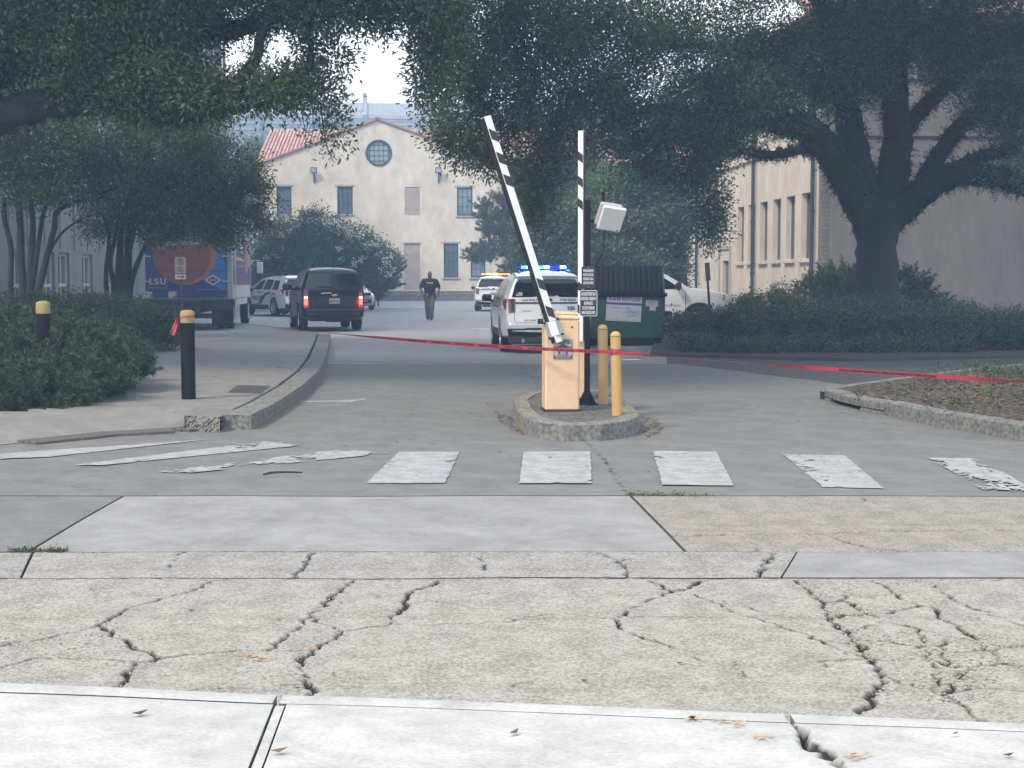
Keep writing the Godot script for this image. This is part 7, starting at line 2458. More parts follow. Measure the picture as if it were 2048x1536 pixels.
func build_oaks() -> void:
	var leaf := [spray(34, Vector3(0.30, 0.22, 0.30), 0.085, 0.034, 1), spray(34, Vector3(0.26, 0.26, 0.26), 0.08, 0.032, 2), spray(26, Vector3(0.22, 0.34, 0.22), 0.08, 0.034, 3, 0.6)]
	var fern := needles(16, 0.16, 0.022, 9)
	# ---- the big oak on the right
	var o := thing("oak_tree", "huge live oak with a thick dark trunk forking low on the right", "oak tree", Vector3(9.334, 0.01, -38))
	var trunk := [[[Vector3(9.31, -0.068, -38), Vector3(9.328, 0.382, -38), Vector3(9.341, 1.088, -38), Vector3(9.354, 1.856, -38), Vector3(9.34, 2.621, -38), Vector3(9.305, 3.194, -38), Vector3(9.298, 3.575, -38)], [0.80, 0.64, 0.545, 0.52, 0.52, 0.58, 0.60]]]
	var limbs := [
		[[Vector3(9.207, 2.939, -38), Vector3(8.744, 3.617, -37.6), Vector3(8.241, 4.278, -37.2), Vector3(7.722, 4.898, -36.8), Vector3(7.044, 5.325, -36.2), Vector3(6.105, 5.341, -35), Vector3(4.905, 5.369, -34), Vector3(3.49, 5.324, -33), Vector3(2.1, 5.105, -32)], [0.42, 0.42, 0.38, 0.36, 0.34, 0.26, 0.2, 0.13, 0.06]],
		[[Vector3(9.127, 3.13, -38), Vector3(8.906, 4.145, -38), Vector3(8.66, 5.157, -38), Vector3(8.491, 6.165, -38), Vector3(8.323, 7.169, -38), Vector3(7.924, 8.418, -38), Vector3(7.272, 9.786, -38)], [0.40, 0.40, 0.36, 0.30, 0.27, 0.22, 0.12]],
		[[Vector3(9.457, 3.257, -38), Vector3(9.72, 4.272, -38), Vector3(9.829, 5.283, -38), Vector3(9.709, 6.29, -38), Vector3(9.777, 7.419, -38), Vector3(10.007, 8.667, -38), Vector3(10.423, 10.034, -38)], [0.42, 0.40, 0.37, 0.34, 0.3, 0.24, 0.12]],
		[[Vector3(9.83, 5.22, -38), Vector3(10.307, 5.746, -38.2), Vector3(10.868, 6.288, -38.5), Vector3(11.61, 6.929, -39), Vector3(12.509, 7.508, -39), Vector3(13.471, 8.085, -39)], [0.22, 0.20, 0.18, 0.17, 0.14, 0.08]],
		[[Vector3(9.488, 2.978, -38), Vector3(10.013, 3.501, -37.8), Vector3(10.439, 3.906, -37.4), Vector3(10.942, 4.202, -37), Vector3(11.684, 4.174, -36.6), Vector3(12.381, 3.867, -36), Vector3(13.312, 3.599, -35.5)], [0.40, 0.38, 0.35, 0.32, 0.28, 0.25, 0.18]],
		[[Vector3(10.282, 3.805, -37.6), Vector3(10.76, 4.588, -38), Vector3(11.338, 5.366, -38.2), Vector3(12.061, 5.906, -38.5), Vector3(13.512, 6.414, -39)], [0.24, 0.23, 0.21, 0.18, 0.12]],
		[[Vector3(10.814, 4.191, -37.2), Vector3(11.492, 4.596, -37), Vector3(12.1, 4.758, -36.6), Vector3(12.864, 4.85, -36)], [0.2, 0.17, 0.14, 0.1]],
		[[Vector3(7.722, 4.898, -36.8), Vector3(6.952, 4.731, -36), Vector3(6.143, 4.569, -35.5), Vector3(5.234, 4.644, -35), Vector3(4.35, 4.485, -34.5)], [0.15, 0.12, 0.1, 0.08, 0.04]],
		[[Vector3(8.491, 6.165, -38), Vector3(7.617, 6.534, -37), Vector3(6.442, 6.875, -36), Vector3(4.976, 6.96, -35), Vector3(3.038, 6.871, -33)], [0.2, 0.16, 0.13, 0.1, 0.05]]]
	for t in trunk: limb(o, "trunk", t[0], t[1], M.bark, 22, 0.18)
	for l in limbs: limb(o, "limb", l[0], l[1], M.bark, 14, 0.25)
	fuzz(o, limbs, 70.0, fern, 5, Vector2(0.7, 1.3))
	var blobs := []
	for b in [
		[Vector3(-0.94, 6.589, -30), 1.3, 0.9, 2.0, 340], [Vector3(-0.642, 5.551, -30), 1.1, 0.75, 1.6, 300], [Vector3(0.579, 6.959, -31), 1.5, 0.8, 2.2, 380], [Vector3(0.891, 5.836, -31), 1.4, 0.9, 2.0, 420], [Vector3(-0.04, 4.757, -30), 0.85, 0.40, 1.2, 150], [Vector3(-1.176, 4.508, -29.5), 0.38, 0.5, 0.8, 70], [Vector3(-0.88, 4.165, -29.5), 0.5, 0.28, 0.8, 55],
		[Vector3(-0.392, 4.009, -30), 0.5, 0.30, 0.8, 60], [Vector3(0.471, 3.897, -30.5), 0.55, 0.65, 1.0, 150], [Vector3(0.574, 3.032, -30.5), 0.40, 0.45, 0.8, 70], [Vector3(1.309, 4.605, -31), 0.8, 0.45, 1.4, 170], [Vector3(2.304, 6.921, -32), 1.5, 0.9, 2.4, 420], [Vector3(2.311, 5.55, -32), 1.5, 0.75, 2.0, 380], [Vector3(2.61, 4.634, -33), 1.0, 0.5, 1.6, 200],
		[Vector3(3.882, 5.069, -33.5), 1.0, 0.7, 1.6, 260], [Vector3(3.869, 6.806, -34), 1.2, 0.8, 2.0, 260], [Vector3(4.514, 3.509, -33.5), 0.22, 0.9, 0.7, 100], [Vector3(4.521, 2.725, -33.5), 0.24, 0.32, 0.6, 50], [Vector3(3.947, 4.011, -33.5), 0.5, 0.5, 0.8, 110], [Vector3(5.206, 5.63, -34.5), 1.1, 0.9, 1.8, 330], [Vector3(4.925, 4.887, -34.5), 0.6, 0.4, 1.0, 100], [Vector3(5.321, 7.42, -35), 0.9, 0.6, 1.8, 140], [Vector3(6.179, 6.451, -35.5), 0.8, 1.0, 1.8, 250],
		[Vector3(6.489, 5.453, -35.5), 0.6, 0.35, 1.0, 90], [Vector3(7.507, 6.949, -36.5), 1.1, 1.2, 2.2, 420], [Vector3(8.586, 7.753, -37), 1.4, 1.1, 2.4, 470], [Vector3(10.202, 7.836, -37.5), 1.4, 0.95, 2.4, 430], [Vector3(11.705, 7.713, -37.5), 1.4, 1.2, 2.4, 470], [Vector3(12.683, 6.656, -37), 1.2, 1.3, 2.2, 420], [Vector3(11.96, 5.861, -37), 0.9, 0.6, 1.6, 170], [Vector3(12.496, 5.089, -36), 0.8, 0.6, 1.4, 150], [Vector3(8.361, 6.412, -37), 0.9, 0.8, 1.4, 200], [Vector3(11.037, 6.786, -37.5), 0.7, 0.5, 1.6, 120], [Vector3(11.988, 4.096, -35.5), 0.7, 0.35, 1.2, 90],
		[Vector3(4.566, 6.143, -34.5), 0.9, 0.6, 1.4, 190], [Vector3(6.171, 7.153, -35.5), 0.8, 0.5, 1.4, 150], [Vector3(4.286, 4.557, -34), 0.8, 0.5, 1.0, 130], [Vector3(3.102, 4.179, -33.5), 0.7, 0.4, 1.0, 80], [Vector3(1.712, 8.386, -33), 2.6, 0.9, 3.4, 520], [Vector3(4.957, 8.797, -35), 2.6, 1.0, 3.4, 460], [Vector3(8.312, 9.45, -37), 2.8, 1.2, 3.6, 520], [Vector3(12.075, 9.538, -38), 2.8, 1.2, 3.6, 500], [Vector3(-0.738, 7.671, -30), 1.8, 0.7, 2.8, 360]]:
		blobs.append([b[0], Vector3(b[1], b[2], b[3]), int(b[4] * 0.82)])
	foliage(o, "crown", leaf, M.oak_leaf, blobs, 101, Vector2(0.9, 1.35), 0.4, 0.42, -0.06, 1.0)
	# the unseen rest of the crown, with clumps added behind to shade the wall
	var high := []
	for b in [[Vector3(2, 11.0, -24), 5.0, 1.6, 5.0, 800], [Vector3(8, 12.2, -30), 5.5, 2.0, 6, 900], [Vector3(4, 12.5, -36), 6, 2.0, 6, 900], [Vector3(13, 12, -36), 5, 2.2, 6, 800], [Vector3(9, 11.5, -24), 4.5, 1.6, 4.5, 600], [Vector3(17, 8.5, -37), 4, 2.4, 5, 700], [Vector3(17, 12.6, -48), 6, 1.8, 5, 800], [Vector3(24, 12.0, -46), 6, 2.4, 6, 800], [Vector3(22, 9.0, -40), 4, 3.0, 5, 600], [Vector3(10, 12.5, -44), 6, 2, 5, 600]]:
		high.append([b[0], Vector3(b[1], b[2], b[3]), b[4]])
	foliage(o, "crown", [spray(44, Vector3(0.5, 0.35, 0.5), 0.13, 0.055, 4)], M.oak_leaf, high, 102, Vector2(1.1, 1.7), 0.5, 0.3, -0.2, 0.5)
	# ---- the oak whose limb reaches in from the left
	var l := thing("oak_tree", "dark live oak limb reaching across the top left, its trunk out of frame", "oak tree", Vector3(-11.2, 0, -24.5))
	limb(l, "trunk", [Vector3(-11.2, 0, -24.5), Vector3(-11.1, 1.2, -24.5), Vector3(-10.9, 2.6, -24.4), Vector3(-10.6, 3.6, -24.2)], [0.9, 0.62, 0.6, 0.62], M.bark, 20, 0.2)
	var ll := [
		[[Vector3(-11.058, 2.903, -24.3), Vector3(-9.854, 3.527, -24), Vector3(-7.884, 4.119, -23), Vector3(-6.835, 4.277, -22.6), Vector3(-5.674, 4.208, -22.2), Vector3(-4.591, 4.301, -22), Vector3(-3.592, 4.472, -22.2), Vector3(-2.822, 4.927, -22.6)], [0.45, 0.36, 0.27, 0.21, 0.16, 0.12, 0.08, 0.03]],
		[[Vector3(-11.055, 2.985, -24.3), Vector3(-9.51, 4.324, -24), Vector3(-7.563, 5.044, -23.5), Vector3(-5.706, 5.349, -23), Vector3(-4.363, 5.376, -22.8), Vector3(-3.494, 5.581, -22.6), Vector3(-2.416, 5.839, -22.4)], [0.42, 0.36, 0.28, 0.2, 0.15, 0.1, 0.04]],
		[[Vector3(-4.591, 4.301, -22), Vector3(-4.073, 4.497, -22), Vector3(-3.76, 4.86, -22), Vector3(-3.683, 5.186, -22), Vector3(-3.437, 5.547, -22), Vector3(-3.103, 5.98, -22)], [0.12, 0.10, 0.085, 0.08, 0.06, 0.03]],
		[[Vector3(-3.592, 4.472, -22.2), Vector3(-3.13, 4.634, -22.2), Vector3(-2.978, 4.999, -22.2), Vector3(-3.048, 5.437, -22.2), Vector3(-2.837, 5.874, -22.2)], [0.07, 0.06, 0.05, 0.045, 0.02]],
		[[Vector3(-5.674, 4.208, -22.2), Vector3(-5.065, 3.966, -21.8), Vector3(-4.367, 4.016, -21.6), Vector3(-3.53, 4.183, -21.8), Vector3(-3.119, 4.315, -22)], [0.1, 0.08, 0.06, 0.04, 0.02]],
		[[Vector3(-11.055, 2.985, -24.3), Vector3(-12.075, 4.603, -25), Vector3(-13.192, 6.436, -26)], [0.42, 0.3, 0.15]]]
	for q in ll: limb(l, "limb", q[0], q[1], M.bark, 12, 0.25)
	fuzz(l, ll, 60.0, fern, 6, Vector2(0.6, 1.1))
	var lb := []
	for b in [[Vector3(-7.526, 5.563, -22.5), 1.3, 0.8, 1.6, 330], [Vector3(-7.401, 5.046, -23), 0.8, 0.35, 1.4, 100], [Vector3(-6.253, 5.489, -22.5), 1.1, 0.75, 1.6, 330], [Vector3(-6.191, 4.823, -22.5), 1.0, 0.5, 1.4, 260], [Vector3(-5.205, 5.415, -22.5), 0.9, 0.6, 1.5, 240], [Vector3(-5.185, 4.634, -22.2), 0.6, 0.45, 1.2, 170], [Vector3(-5.328, 4.243, -22), 0.9, 0.22, 1.0, 110], [Vector3(-4.375, 5.785, -22.5), 0.7, 0.32, 1.2, 110], [Vector3(-4.403, 4.305, -21.8), 0.7, 0.2, 0.9, 100], [Vector3(-3.707, 4.374, -22), 0.65, 0.12, 0.8, 75], [Vector3(-3.146, 4.472, -22.2), 0.45, 0.13, 0.7, 50], 
		[Vector3(-3.54, 5.729, -22.2), 0.6, 0.28, 1.0, 80], [Vector3(-2.913, 5.656, -22.2), 0.55, 0.3, 1.0, 90], [Vector3(-3.009, 4.926, -22.2), 0.10, 0.42, 0.4, 20], [Vector3(-2.288, 5.692, -22.6), 0.65, 0.35, 1.0, 110], [Vector3(-1.511, 5.766, -22.8), 0.55, 0.35, 1.0, 90], [Vector3(-2.68, 4.941, -22.8), 0.14, 0.3, 0.4, 16], [Vector3(-1.221, 5.046, -23), 0.2, 0.3, 0.6, 24], [Vector3(-1.169, 4.477, -23), 0.25, 0.35, 0.6, 40], [Vector3(-2.764, 4.328, -22.4), 0.16, 0.18, 0.4, 14], [Vector3(-2.641, 3.808, -22.4), 0.12, 0.18, 0.3, 9], [Vector3(-1.085, 5.337, -23.4), 0.4, 0.6, 0.9, 90],
		[Vector3(-9.433, 5.508, -23.5), 1.6, 1.2, 2.0, 380], [Vector3(-8.827, 4.734, -23.5), 0.9, 0.5, 1.4, 130], [Vector3(-6.91, 6.3, -22.5), 1.8, 0.6, 2.0, 300], [Vector3(-4.294, 6.226, -22.5), 1.8, 0.5, 2.0, 280], [Vector3(-2.002, 6.214, -22.8), 1.5, 0.5, 1.8, 240]]:
		lb.append([b[0], Vector3(b[1], b[2], b[3]), b[4]])
	foliage(l, "crown", leaf, M.oak_leaf, lb, 103, Vector2(0.85, 1.25), 0.45, 0.4, -0.14, 1.3)
	var lh := []
	for b in [[Vector3(-9, 9.2, -22), 5.0, 1.6, 4.5, 800], [Vector3(-4, 8.8, -20), 3.5, 1.2, 4, 500], [Vector3(-14, 7, -25), 3.5, 2.4, 4.5, 600], [Vector3(-9, 9.5, -30), 5, 1.6, 4, 600], [Vector3(-1.5, 9.6, -25), 3.5, 1.1, 4, 420]]:
		lh.append([b[0], Vector3(b[1], b[2], b[3]), b[4]])
	foliage(l, "crown", [spray(44, Vector3(0.5, 0.35, 0.5), 0.13, 0.055, 4)], M.oak_leaf, lh, 104, Vector2(1.1, 1.7), 0.5, 0.3, -0.2, 0.5)
	# dangling dead twigs under the limb end
	for q in [[[Vector3(-3.162, 4.316, -22.3), Vector3(-3.121, 4.02, -22.3), Vector3(-3.079, 3.724, -22.3), Vector3(-3.11, 3.613, -22.3)], 0.007], [[Vector3(-2.999, 4.279, -22.3), Vector3(-2.972, 3.983, -22.3), Vector3(-3.048, 3.821, -22.3)], 0.006], [[Vector3(-2.864, 4.279, -22.3), Vector3(-2.809, 3.835, -22.3), Vector3(-2.751, 3.539, -22.3), Vector3(-2.663, 3.354, -22.3)], 0.009], [[Vector3(-3.416, 4.279, -22.3), Vector3(-3.448, 4.072, -22.3), Vector3(-3.39, 3.909, -22.3)], 0.006]]:
		var rr := []
		for i in q[0].size(): rr.append(q[1] * (1.0 - 0.5 * i / q[0].size()))
		limb(l, "dangling_twig", q[0], rr, M.bark, 5, 0.3)
	var moss := []
	for p in [Vector3(-2.78, 3.65, -22.3), Vector3(-2.722, 3.539, -22.3), Vector3(-2.663, 3.406, -22.3), Vector3(-2.757, 3.761, -22.3), Vector3(-3.093, 3.821, -22.3), Vector3(-3.064, 3.687, -22.3), Vector3(-2.958, 3.872, -22.3), Vector3(-2.808, 3.909, -22.3)]:
		moss.append([p, Vector3(0.05, 0.10, 0.05), 3])
	foliage(l, "twig_leaves", [spray(10, Vector3(0.08, 0.12, 0.08), 0.06, 0.02, 7, 0.8)], M.oak_leaf, moss, 105, Vector2(0.7, 1.1), 0.6, 0.3, -9.0)


func bush(called: String, label: String, category: String, at: Vector3, meshes: Array, m: Material, blobs: Array, sd: int, size: Vector2, group := "", shell := 0.35, upright := 0.0, gaps := -0.3, stems := 5) -> Node3D:
	var o := thing(called, label, category, at, 0.0, group)
	foliage(o, "foliage", meshes, m, blobs, sd, size, shell, 0.3, gaps, 1.0, upright)
	var r := RandomNumberGenerator.new()
	r.seed = sd
	for k in stems:
		var b: Array = blobs[k % blobs.size()]
		var tip: Vector3 = b[0] + Vector3(r.randf_range(-0.5, 0.5), 0.1, r.randf_range(-0.5, 0.5)) * b[1]
		var foot := Vector3(lerpf(at.x, tip.x, 0.35), at.y, lerpf(at.z, tip.z, 0.35))
		limb(o, "stem", [foot, foot.lerp(tip, 0.5) + Vector3(r.randf_range(-0.1, 0.1), 0.05, r.randf_range(-0.1, 0.1)), tip], [0.05, 0.035, 0.015], M.bark, 7)
	return o


func build_trees() -> void:
	var leaf := [spray(30, Vector3(0.32, 0.26, 0.32), 0.085, 0.042, 11), spray(28, Vector3(0.28, 0.30, 0.28), 0.08, 0.04, 12)]
	var far_leaf := [spray(30, Vector3(0.42, 0.36, 0.42), 0.14, 0.07, 13), spray(30, Vector3(0.38, 0.40, 0.38), 0.13, 0.07, 14)]
	# ---- crepe myrtles before the left building
	var a := thing("crepe_myrtle", "many-stemmed crepe myrtle at the far left against the grey building", "crepe myrtle", Vector3(-11.722, -0.102, -36), 0.0, "crepe myrtles on the left")
	for q in [[[Vector3(-12.209, -0.102, -36), Vector3(-12.205, 1.115, -36), Vector3(-12.152, 2.326, -36), Vector3(-12.301, 3.17, -36), Vector3(-12.208, 4.011, -36), Vector3(-11.874, 4.85, -36)], [0.11, 0.10, 0.095, 0.085, 0.07, 0.03]], [[Vector3(-11.868, -0.102, -36), Vector3(-11.864, 1.115, -36), Vector3(-11.915, 2.084, -36), Vector3(-11.916, 3.05, -36), Vector3(-12.015, 4.011, -36), Vector3(-12.233, 4.97, -36)], [0.15, 0.15, 0.14, 0.12, 0.09, 0.04]], [[Vector3(-11.771, -0.102, -36), Vector3(-11.718, 1.115, -36), Vector3(-11.672, 2.084, -36), Vector3(-11.604, 2.929, -36), Vector3(-11.612, 3.651, -36), Vector3(-11.274, 4.731, -36)], [0.16, 0.15, 0.13, 0.1, 0.08, 0.03]], [[Vector3(-11.673, -0.102, -36), Vector3(-11.575, 0.994, -36), Vector3(-11.308, 2.084, -36), Vector3(-11.098, 2.809, -36), Vector3(-10.967, 3.29, -36), Vector3(-10.088, 3.651, -36), Vector3(-9.358, 3.891, -36)], [0.14, 0.13, 0.11, 0.1, 0.085, 0.05, 0.02]], [[Vector3(-11.724, 0.872, -36), Vector3(-11.634, 1.6, -36), Vector3(-11.467, 2.567, -36), Vector3(-11.357, 3.17, -36), Vector3(-11.043, 4.251, -36)], [0.1, 0.1, 0.085, 0.07, 0.03]], [[Vector3(-11.308, 2.084, -36), Vector3(-10.955, 2.688, -36), Vector3(-10.463, 3.05, -36), Vector3(-9.975, 3.23, -36)], [0.05, 0.045, 0.03, 0.015]]]:
		limb(a, "stem", q[0], thinner(q[1], 0.72), M.bark, 9, 0.15)
	var ab := []
	for b in [[Vector3(-11.885, 4.371, -36), 1.1, 0.8, 1.4, 200], [Vector3(-12.11, 5.089, -36), 1.3, 0.8, 1.6, 230], [Vector3(-10.788, 4.85, -36), 1.2, 0.8, 1.5, 240], [Vector3(-10.809, 3.891, -36), 0.9, 0.4, 1.2, 110], [Vector3(-11.66, 3.651, -36), 0.9, 0.3, 1.2, 80], [Vector3(-10.108, 4.325, -37), 1.0, 0.8, 1.4, 190], [Vector3(-9.972, 3.411, -36), 0.6, 0.25, 0.8, 40], [Vector3(-11.409, 5.743, -36.5), 1.5, 0.6, 1.6, 200], [Vector3(-13.326, 4.731, -36), 1.3, 1.0, 1.6, 160], [Vector3(-10.527, 2.869, -36), 0.5, 0.12, 0.6, 16]]:
		ab.append([b[0], Vector3(b[1], b[2], b[3]), b[4]])
	foliage(a, "crown", leaf, M.myrtle_leaf, ab, 201, Vector2(0.7, 1.15), 0.4, 0.35, -0.2, 1.0)
	var b2 := thing("crepe_myrtle", "crepe myrtle with a wide dark crown spreading over the blue truck", "crepe myrtle", Vector3(-9.756, -0.149, -37), 0.0, "crepe myrtles on the left")
	for q in [[[Vector3(-10.144, -0.149, -37), Vector3(-10.132, 1.101, -37), Vector3(-10.13, 1.849, -37), Vector3(-10.041, 2.594, -37), Vector3(-10.189, 3.337, -37)], [0.09, 0.09, 0.08, 0.07, 0.03]], [[Vector3(-9.944, -0.149, -37), Vector3(-9.92, 1.101, -37), Vector3(-9.961, 1.6, -37), Vector3(-10.026, 2.098, -37), Vector3(-9.865, 2.718, -37), Vector3(-9.749, 3.585, -37)], [0.11, 0.11, 0.1, 0.09, 0.07, 0.03]], [[Vector3(-9.718, -0.149, -37), Vector3(-9.72, 1.101, -37), Vector3(-9.656, 1.849, -37), Vector3(-9.493, 2.594, -37), Vector3(-9.256, 3.337, -37), Vector3(-8.744, 4.202, -37)], [0.16, 0.15, 0.14, 0.12, 0.09, 0.03]], [[Vector3(-9.543, -0.149, -37), Vector3(-9.572, 0.977, -37), Vector3(-9.486, 1.6, -37), Vector3(-9.251, 2.222, -37), Vector3(-9.045, 2.594, -37), Vector3(-8.509, 3.337, -37), Vector3(-7.507, 3.832, -37)], [0.13, 0.12, 0.10, 0.08, 0.06, 0.04, 0.02]], [[Vector3(-9.818, -0.149, -37), Vector3(-9.795, 1.101, -37), Vector3(-9.806, 1.849, -37), Vector3(-9.713, 2.842, -37), Vector3(-9.469, 3.955, -37)], [0.15, 0.15, 0.14, 0.1, 0.05]], [[Vector3(-9.628, -0.024, -37), Vector3(-9.62, 1.101, -37), Vector3(-9.577, 2.098, -37), Vector3(-9.511, 2.966, -37), Vector3(-8.988, 4.448, -37)], [0.15, 0.15, 0.14, 0.1, 0.04]]]:
		limb(b2, "stem", q[0], thinner(q[1], 0.72), M.bark, 9, 0.15)
	var bb := []
	for b in [[Vector3(-9.427, 4.202, -37), 1.3, 0.9, 1.6, 280], [Vector3(-8.359, 4.94, -37), 1.4, 0.8, 1.7, 290], [Vector3(-8.379, 3.708, -37), 1.2, 0.7, 1.6, 280], [Vector3(-7.378, 4.202, -37), 1.2, 0.9, 1.6, 300], [Vector3(-7.205, 3.214, -37), 0.9, 0.45, 1.3, 150], [Vector3(-6.602, 3.799, -37.5), 0.6, 0.75, 1.2, 150], [Vector3(-6.357, 3.173, -37.5), 0.32, 0.3, 0.7, 40], [Vector3(-7.664, 2.886, -36.5), 0.8, 0.28, 1.0, 90], [Vector3(-8.525, 2.825, -36.5), 0.6, 0.25, 0.8, 60], [Vector3(-6.931, 2.581, -36.5), 0.35, 0.22, 0.6, 28], [Vector3(-9.382, 3.214, -37), 0.8, 0.4, 1.2, 110], [Vector3(-7.674, 5.125, -37), 0.8, 0.45, 1.4, 110], [Vector3(-9.471, 5.359, -37.5), 1.0, 0.6, 1.4, 150], [Vector3(-10.198, 2.842, -37), 0.4, 0.3, 0.6, 30], [Vector3(-8.759, 3.276, -37), 0.8, 0.5, 1.2, 150], [Vector3(-7.802, 3.319, -36.6), 0.9, 0.45, 1.2, 160], [Vector3(-8.92, 2.706, -36.6), 0.35, 0.2, 0.6, 30], [Vector3(-7.195, 2.706, -36.6), 0.4, 0.2, 0.6, 36]]:
		bb.append([b[0], Vector3(b[1], b[2], b[3]), b[4]])
	foliage(b2, "crown", leaf, M.myrtle_leaf, bb, 202, Vector2(0.7, 1.15), 0.4, 0.35, -0.2, 1.0)
	foliage(b2, "blossom", [spray(40, Vector3(0.14, 0.16, 0.14), 0.05, 0.05, 15)], M.blossom, [[Vector3(-6.489, 3.558, -36.5), Vector3(0.18, 0.06, 0.2), 5], [Vector3(-8.377, 4.731, -36), Vector3(1.0, 0.6, 0.3), 4]], 203, Vector2(0.6, 0.9), 0.5, 0.1, -9.0)
	# ---- the white flowering one in the yard
	var w := thing("crepe_myrtle", "round crepe myrtle covered in white blossom before the cream hall", "crepe myrtle", Vector3(-10.119, 0.023, -78))
	for q in [[[Vector3(-10.646, -0.03, -78), Vector3(-10.767, 1.075, -78), Vector3(-11.149, 2.387, -78), Vector3(-11.398, 3.696, -78)], [0.12, 0.1, 0.08, 0.03]], [[Vector3(-10.119, -0.03, -78), Vector3(-10.107, 1.337, -78), Vector3(-9.963, 2.649, -78), Vector3(-9.818, 4.219, -78)], [0.13, 0.11, 0.09, 0.03]], [[Vector3(-9.724, -0.03, -78), Vector3(-9.451, 1.075, -78), Vector3(-8.784, 2.125, -78), Vector3(-7.988, 3.173, -78)], [0.12, 0.1, 0.07, 0.03]], [[Vector3(-10.33, -0.03, -78), Vector3(-10.424, 1.206, -78), Vector3(-10.358, 2.649, -78), Vector3(-10.477, 3.957, -78)], [0.12, 0.1, 0.07, 0.03]]]:
		limb(w, "stem", q[0], q[1], M.bark_pale, 8, 0.15)
	var wb := []
	for b in [[Vector3(-11.926, 3.434, -78), 1.3, 1.2, 1.6, 170], [Vector3(-10.083, 3.957, -78), 1.4, 1.1, 1.8, 220], [Vector3(-8.511, 3.434, -78), 1.4, 1.0, 1.7, 200], [Vector3(-7.203, 2.649, -78), 1.1, 0.9, 1.4, 140], [Vector3(-10.032, 2.382, -77.5), 2.0, 1.0, 1.6, 230], [Vector3(-12.723, 2.649, -78), 1.0, 1.0, 1.2, 110], [Vector3(-6.546, 2.649, -78), 0.6, 0.6, 0.9, 40], [Vector3(-11.683, 1.6, -78), 1.6, 0.7, 1.4, 110], [Vector3(-8.47, 1.73, -77.5), 1.4, 0.6, 1.2, 100], [Vector3(-10.469, 4.741, -78), 0.7, 0.4, 0.8, 45]]:
		wb.append([b[0], Vector3(b[1], b[2], b[3]), b[4]])
	foliage(w, "crown", far_leaf, M.myrtle_leaf, wb, 204, Vector2(0.8, 1.2), 0.35, 0.35, -0.25, 0.8)
	var fl := []
	for b in [[Vector3(-9.948, 4.52, -77), 1.5, 0.3, 0.6, 11], [Vector3(-8.398, 3.979, -77), 1.3, 0.35, 0.6, 13], [Vector3(-7.236, 3.23, -77), 1.0, 0.45, 0.5, 11], [Vector3(-11.509, 3.927, -77), 1.2, 0.4, 0.5, 5], [Vector3(-8.587, 2.831, -76.3), 1.6, 0.5, 0.4, 7], [Vector3(-6.463, 2.377, -77), 0.6, 0.6, 0.4, 8], [Vector3(-11.976, 2.887, -76.6), 1.0, 0.7, 0.4, 4]]:
		fl.append([b[0], Vector3(b[1], b[2], b[3]), b[4]])
	foliage(w, "blossom", [spray(26, Vector3(0.11, 0.15, 0.11), 0.07, 0.07, 16)], M.blossom, fl, 205, Vector2(0.8, 1.3), 0.4, 0.12, -9.0)
	var lt := bush("shrub", "pale green shrub between the flowering tree and the truck", "shrub", Vector3(-13.59, 0.128, -84), far_leaf, M.bright_leaf, [[Vector3(-13.12, 4.139, -84), Vector3(1.2, 0.8, 1.0), 70], [Vector3(-13.985, 2.73, -84), Vector3(0.9, 1.3, 0.9), 90], [Vector3(-14.565, 1.6, -84), Vector3(0.7, 0.9, 0.9), 60]], 206, Vector2(0.8, 1.2))
	var shoot := [needles(60, 0.8, 0.05, 17), needles(50, 0.7, 0.05, 18)]
	bush("cypress", "small drooping cypress at the right foot of the flowering tree", "cypress", Vector3(-7.717, 0.128, -84), shoot, M.cypress_leaf, [[Vector3(-7.705, 2.024, -84), Vector3(1.1, 0.6, 0.9), 90], [Vector3(-7.567, 1.459, -84), Vector3(1.2, 0.6, 0.9), 90], [Vector3(-7.911, 0.893, -84), Vector3(0.7, 0.5, 0.7), 40], [Vector3(-7.053, 2.165, -84), Vector3(0.6, 0.4, 0.5), 30]], 207, Vector2(0.8, 1.2), "", 0.4, 0.7, -9.0, 2)
	var cy := thing("cypress", "tall feathery cypress beside the right corner of the cream hall", "cypress", Vector3(0.186, -0.012, -92))
	limb(cy, "trunk", [Vector3(0.186, -0.105, -92), Vector3(0.186, 2.837, -92), Vector3(0.247, 6.535, -92), Vector3(0.308, 9.6, -92)], [0.25, 0.2, 0.14, 0.05], M.bark_pale, 9, 0.2)
	var cb := []
	for b in [[Vector3(-1.207, 5.612, -92), 1.1, 0.5, 1.0, 60], [Vector3(-0.433, 4.689, -92), 1.4, 0.6, 1.2, 90], [Vector3(-1.054, 3.301, -92), 1.6, 0.45, 1.2, 90], [Vector3(-1.829, 2.837, -92), 0.8, 0.3, 0.8, 30], [Vector3(0.186, 6.535, -92), 1.0, 0.7, 1.0, 70], [Vector3(0.185, 8.069, -92), 0.8, 0.8, 0.8, 50], [Vector3(0.805, 4.072, -92), 1.5, 1.0, 1.2, 90], [Vector3(1.117, 2.219, -92), 1.6, 0.8, 1.2, 80]]:
		cb.append([b[0], Vector3(b[1], b[2], b[3]), b[4]])
	foliage(cy, "crown", shoot, M.cypress_leaf, cb, 208, Vector2(0.9, 1.4), 0.4, 0.3, -9.0, 1.0, 0.5)
	# ---- the green mass behind the gate
	var names := ["dense dark green tree above the green dumpster", "pale green crepe myrtle right of the upright gate arm", "dark leafy tree beside the right building's far corner", "green tree behind the leaning gate arm"]
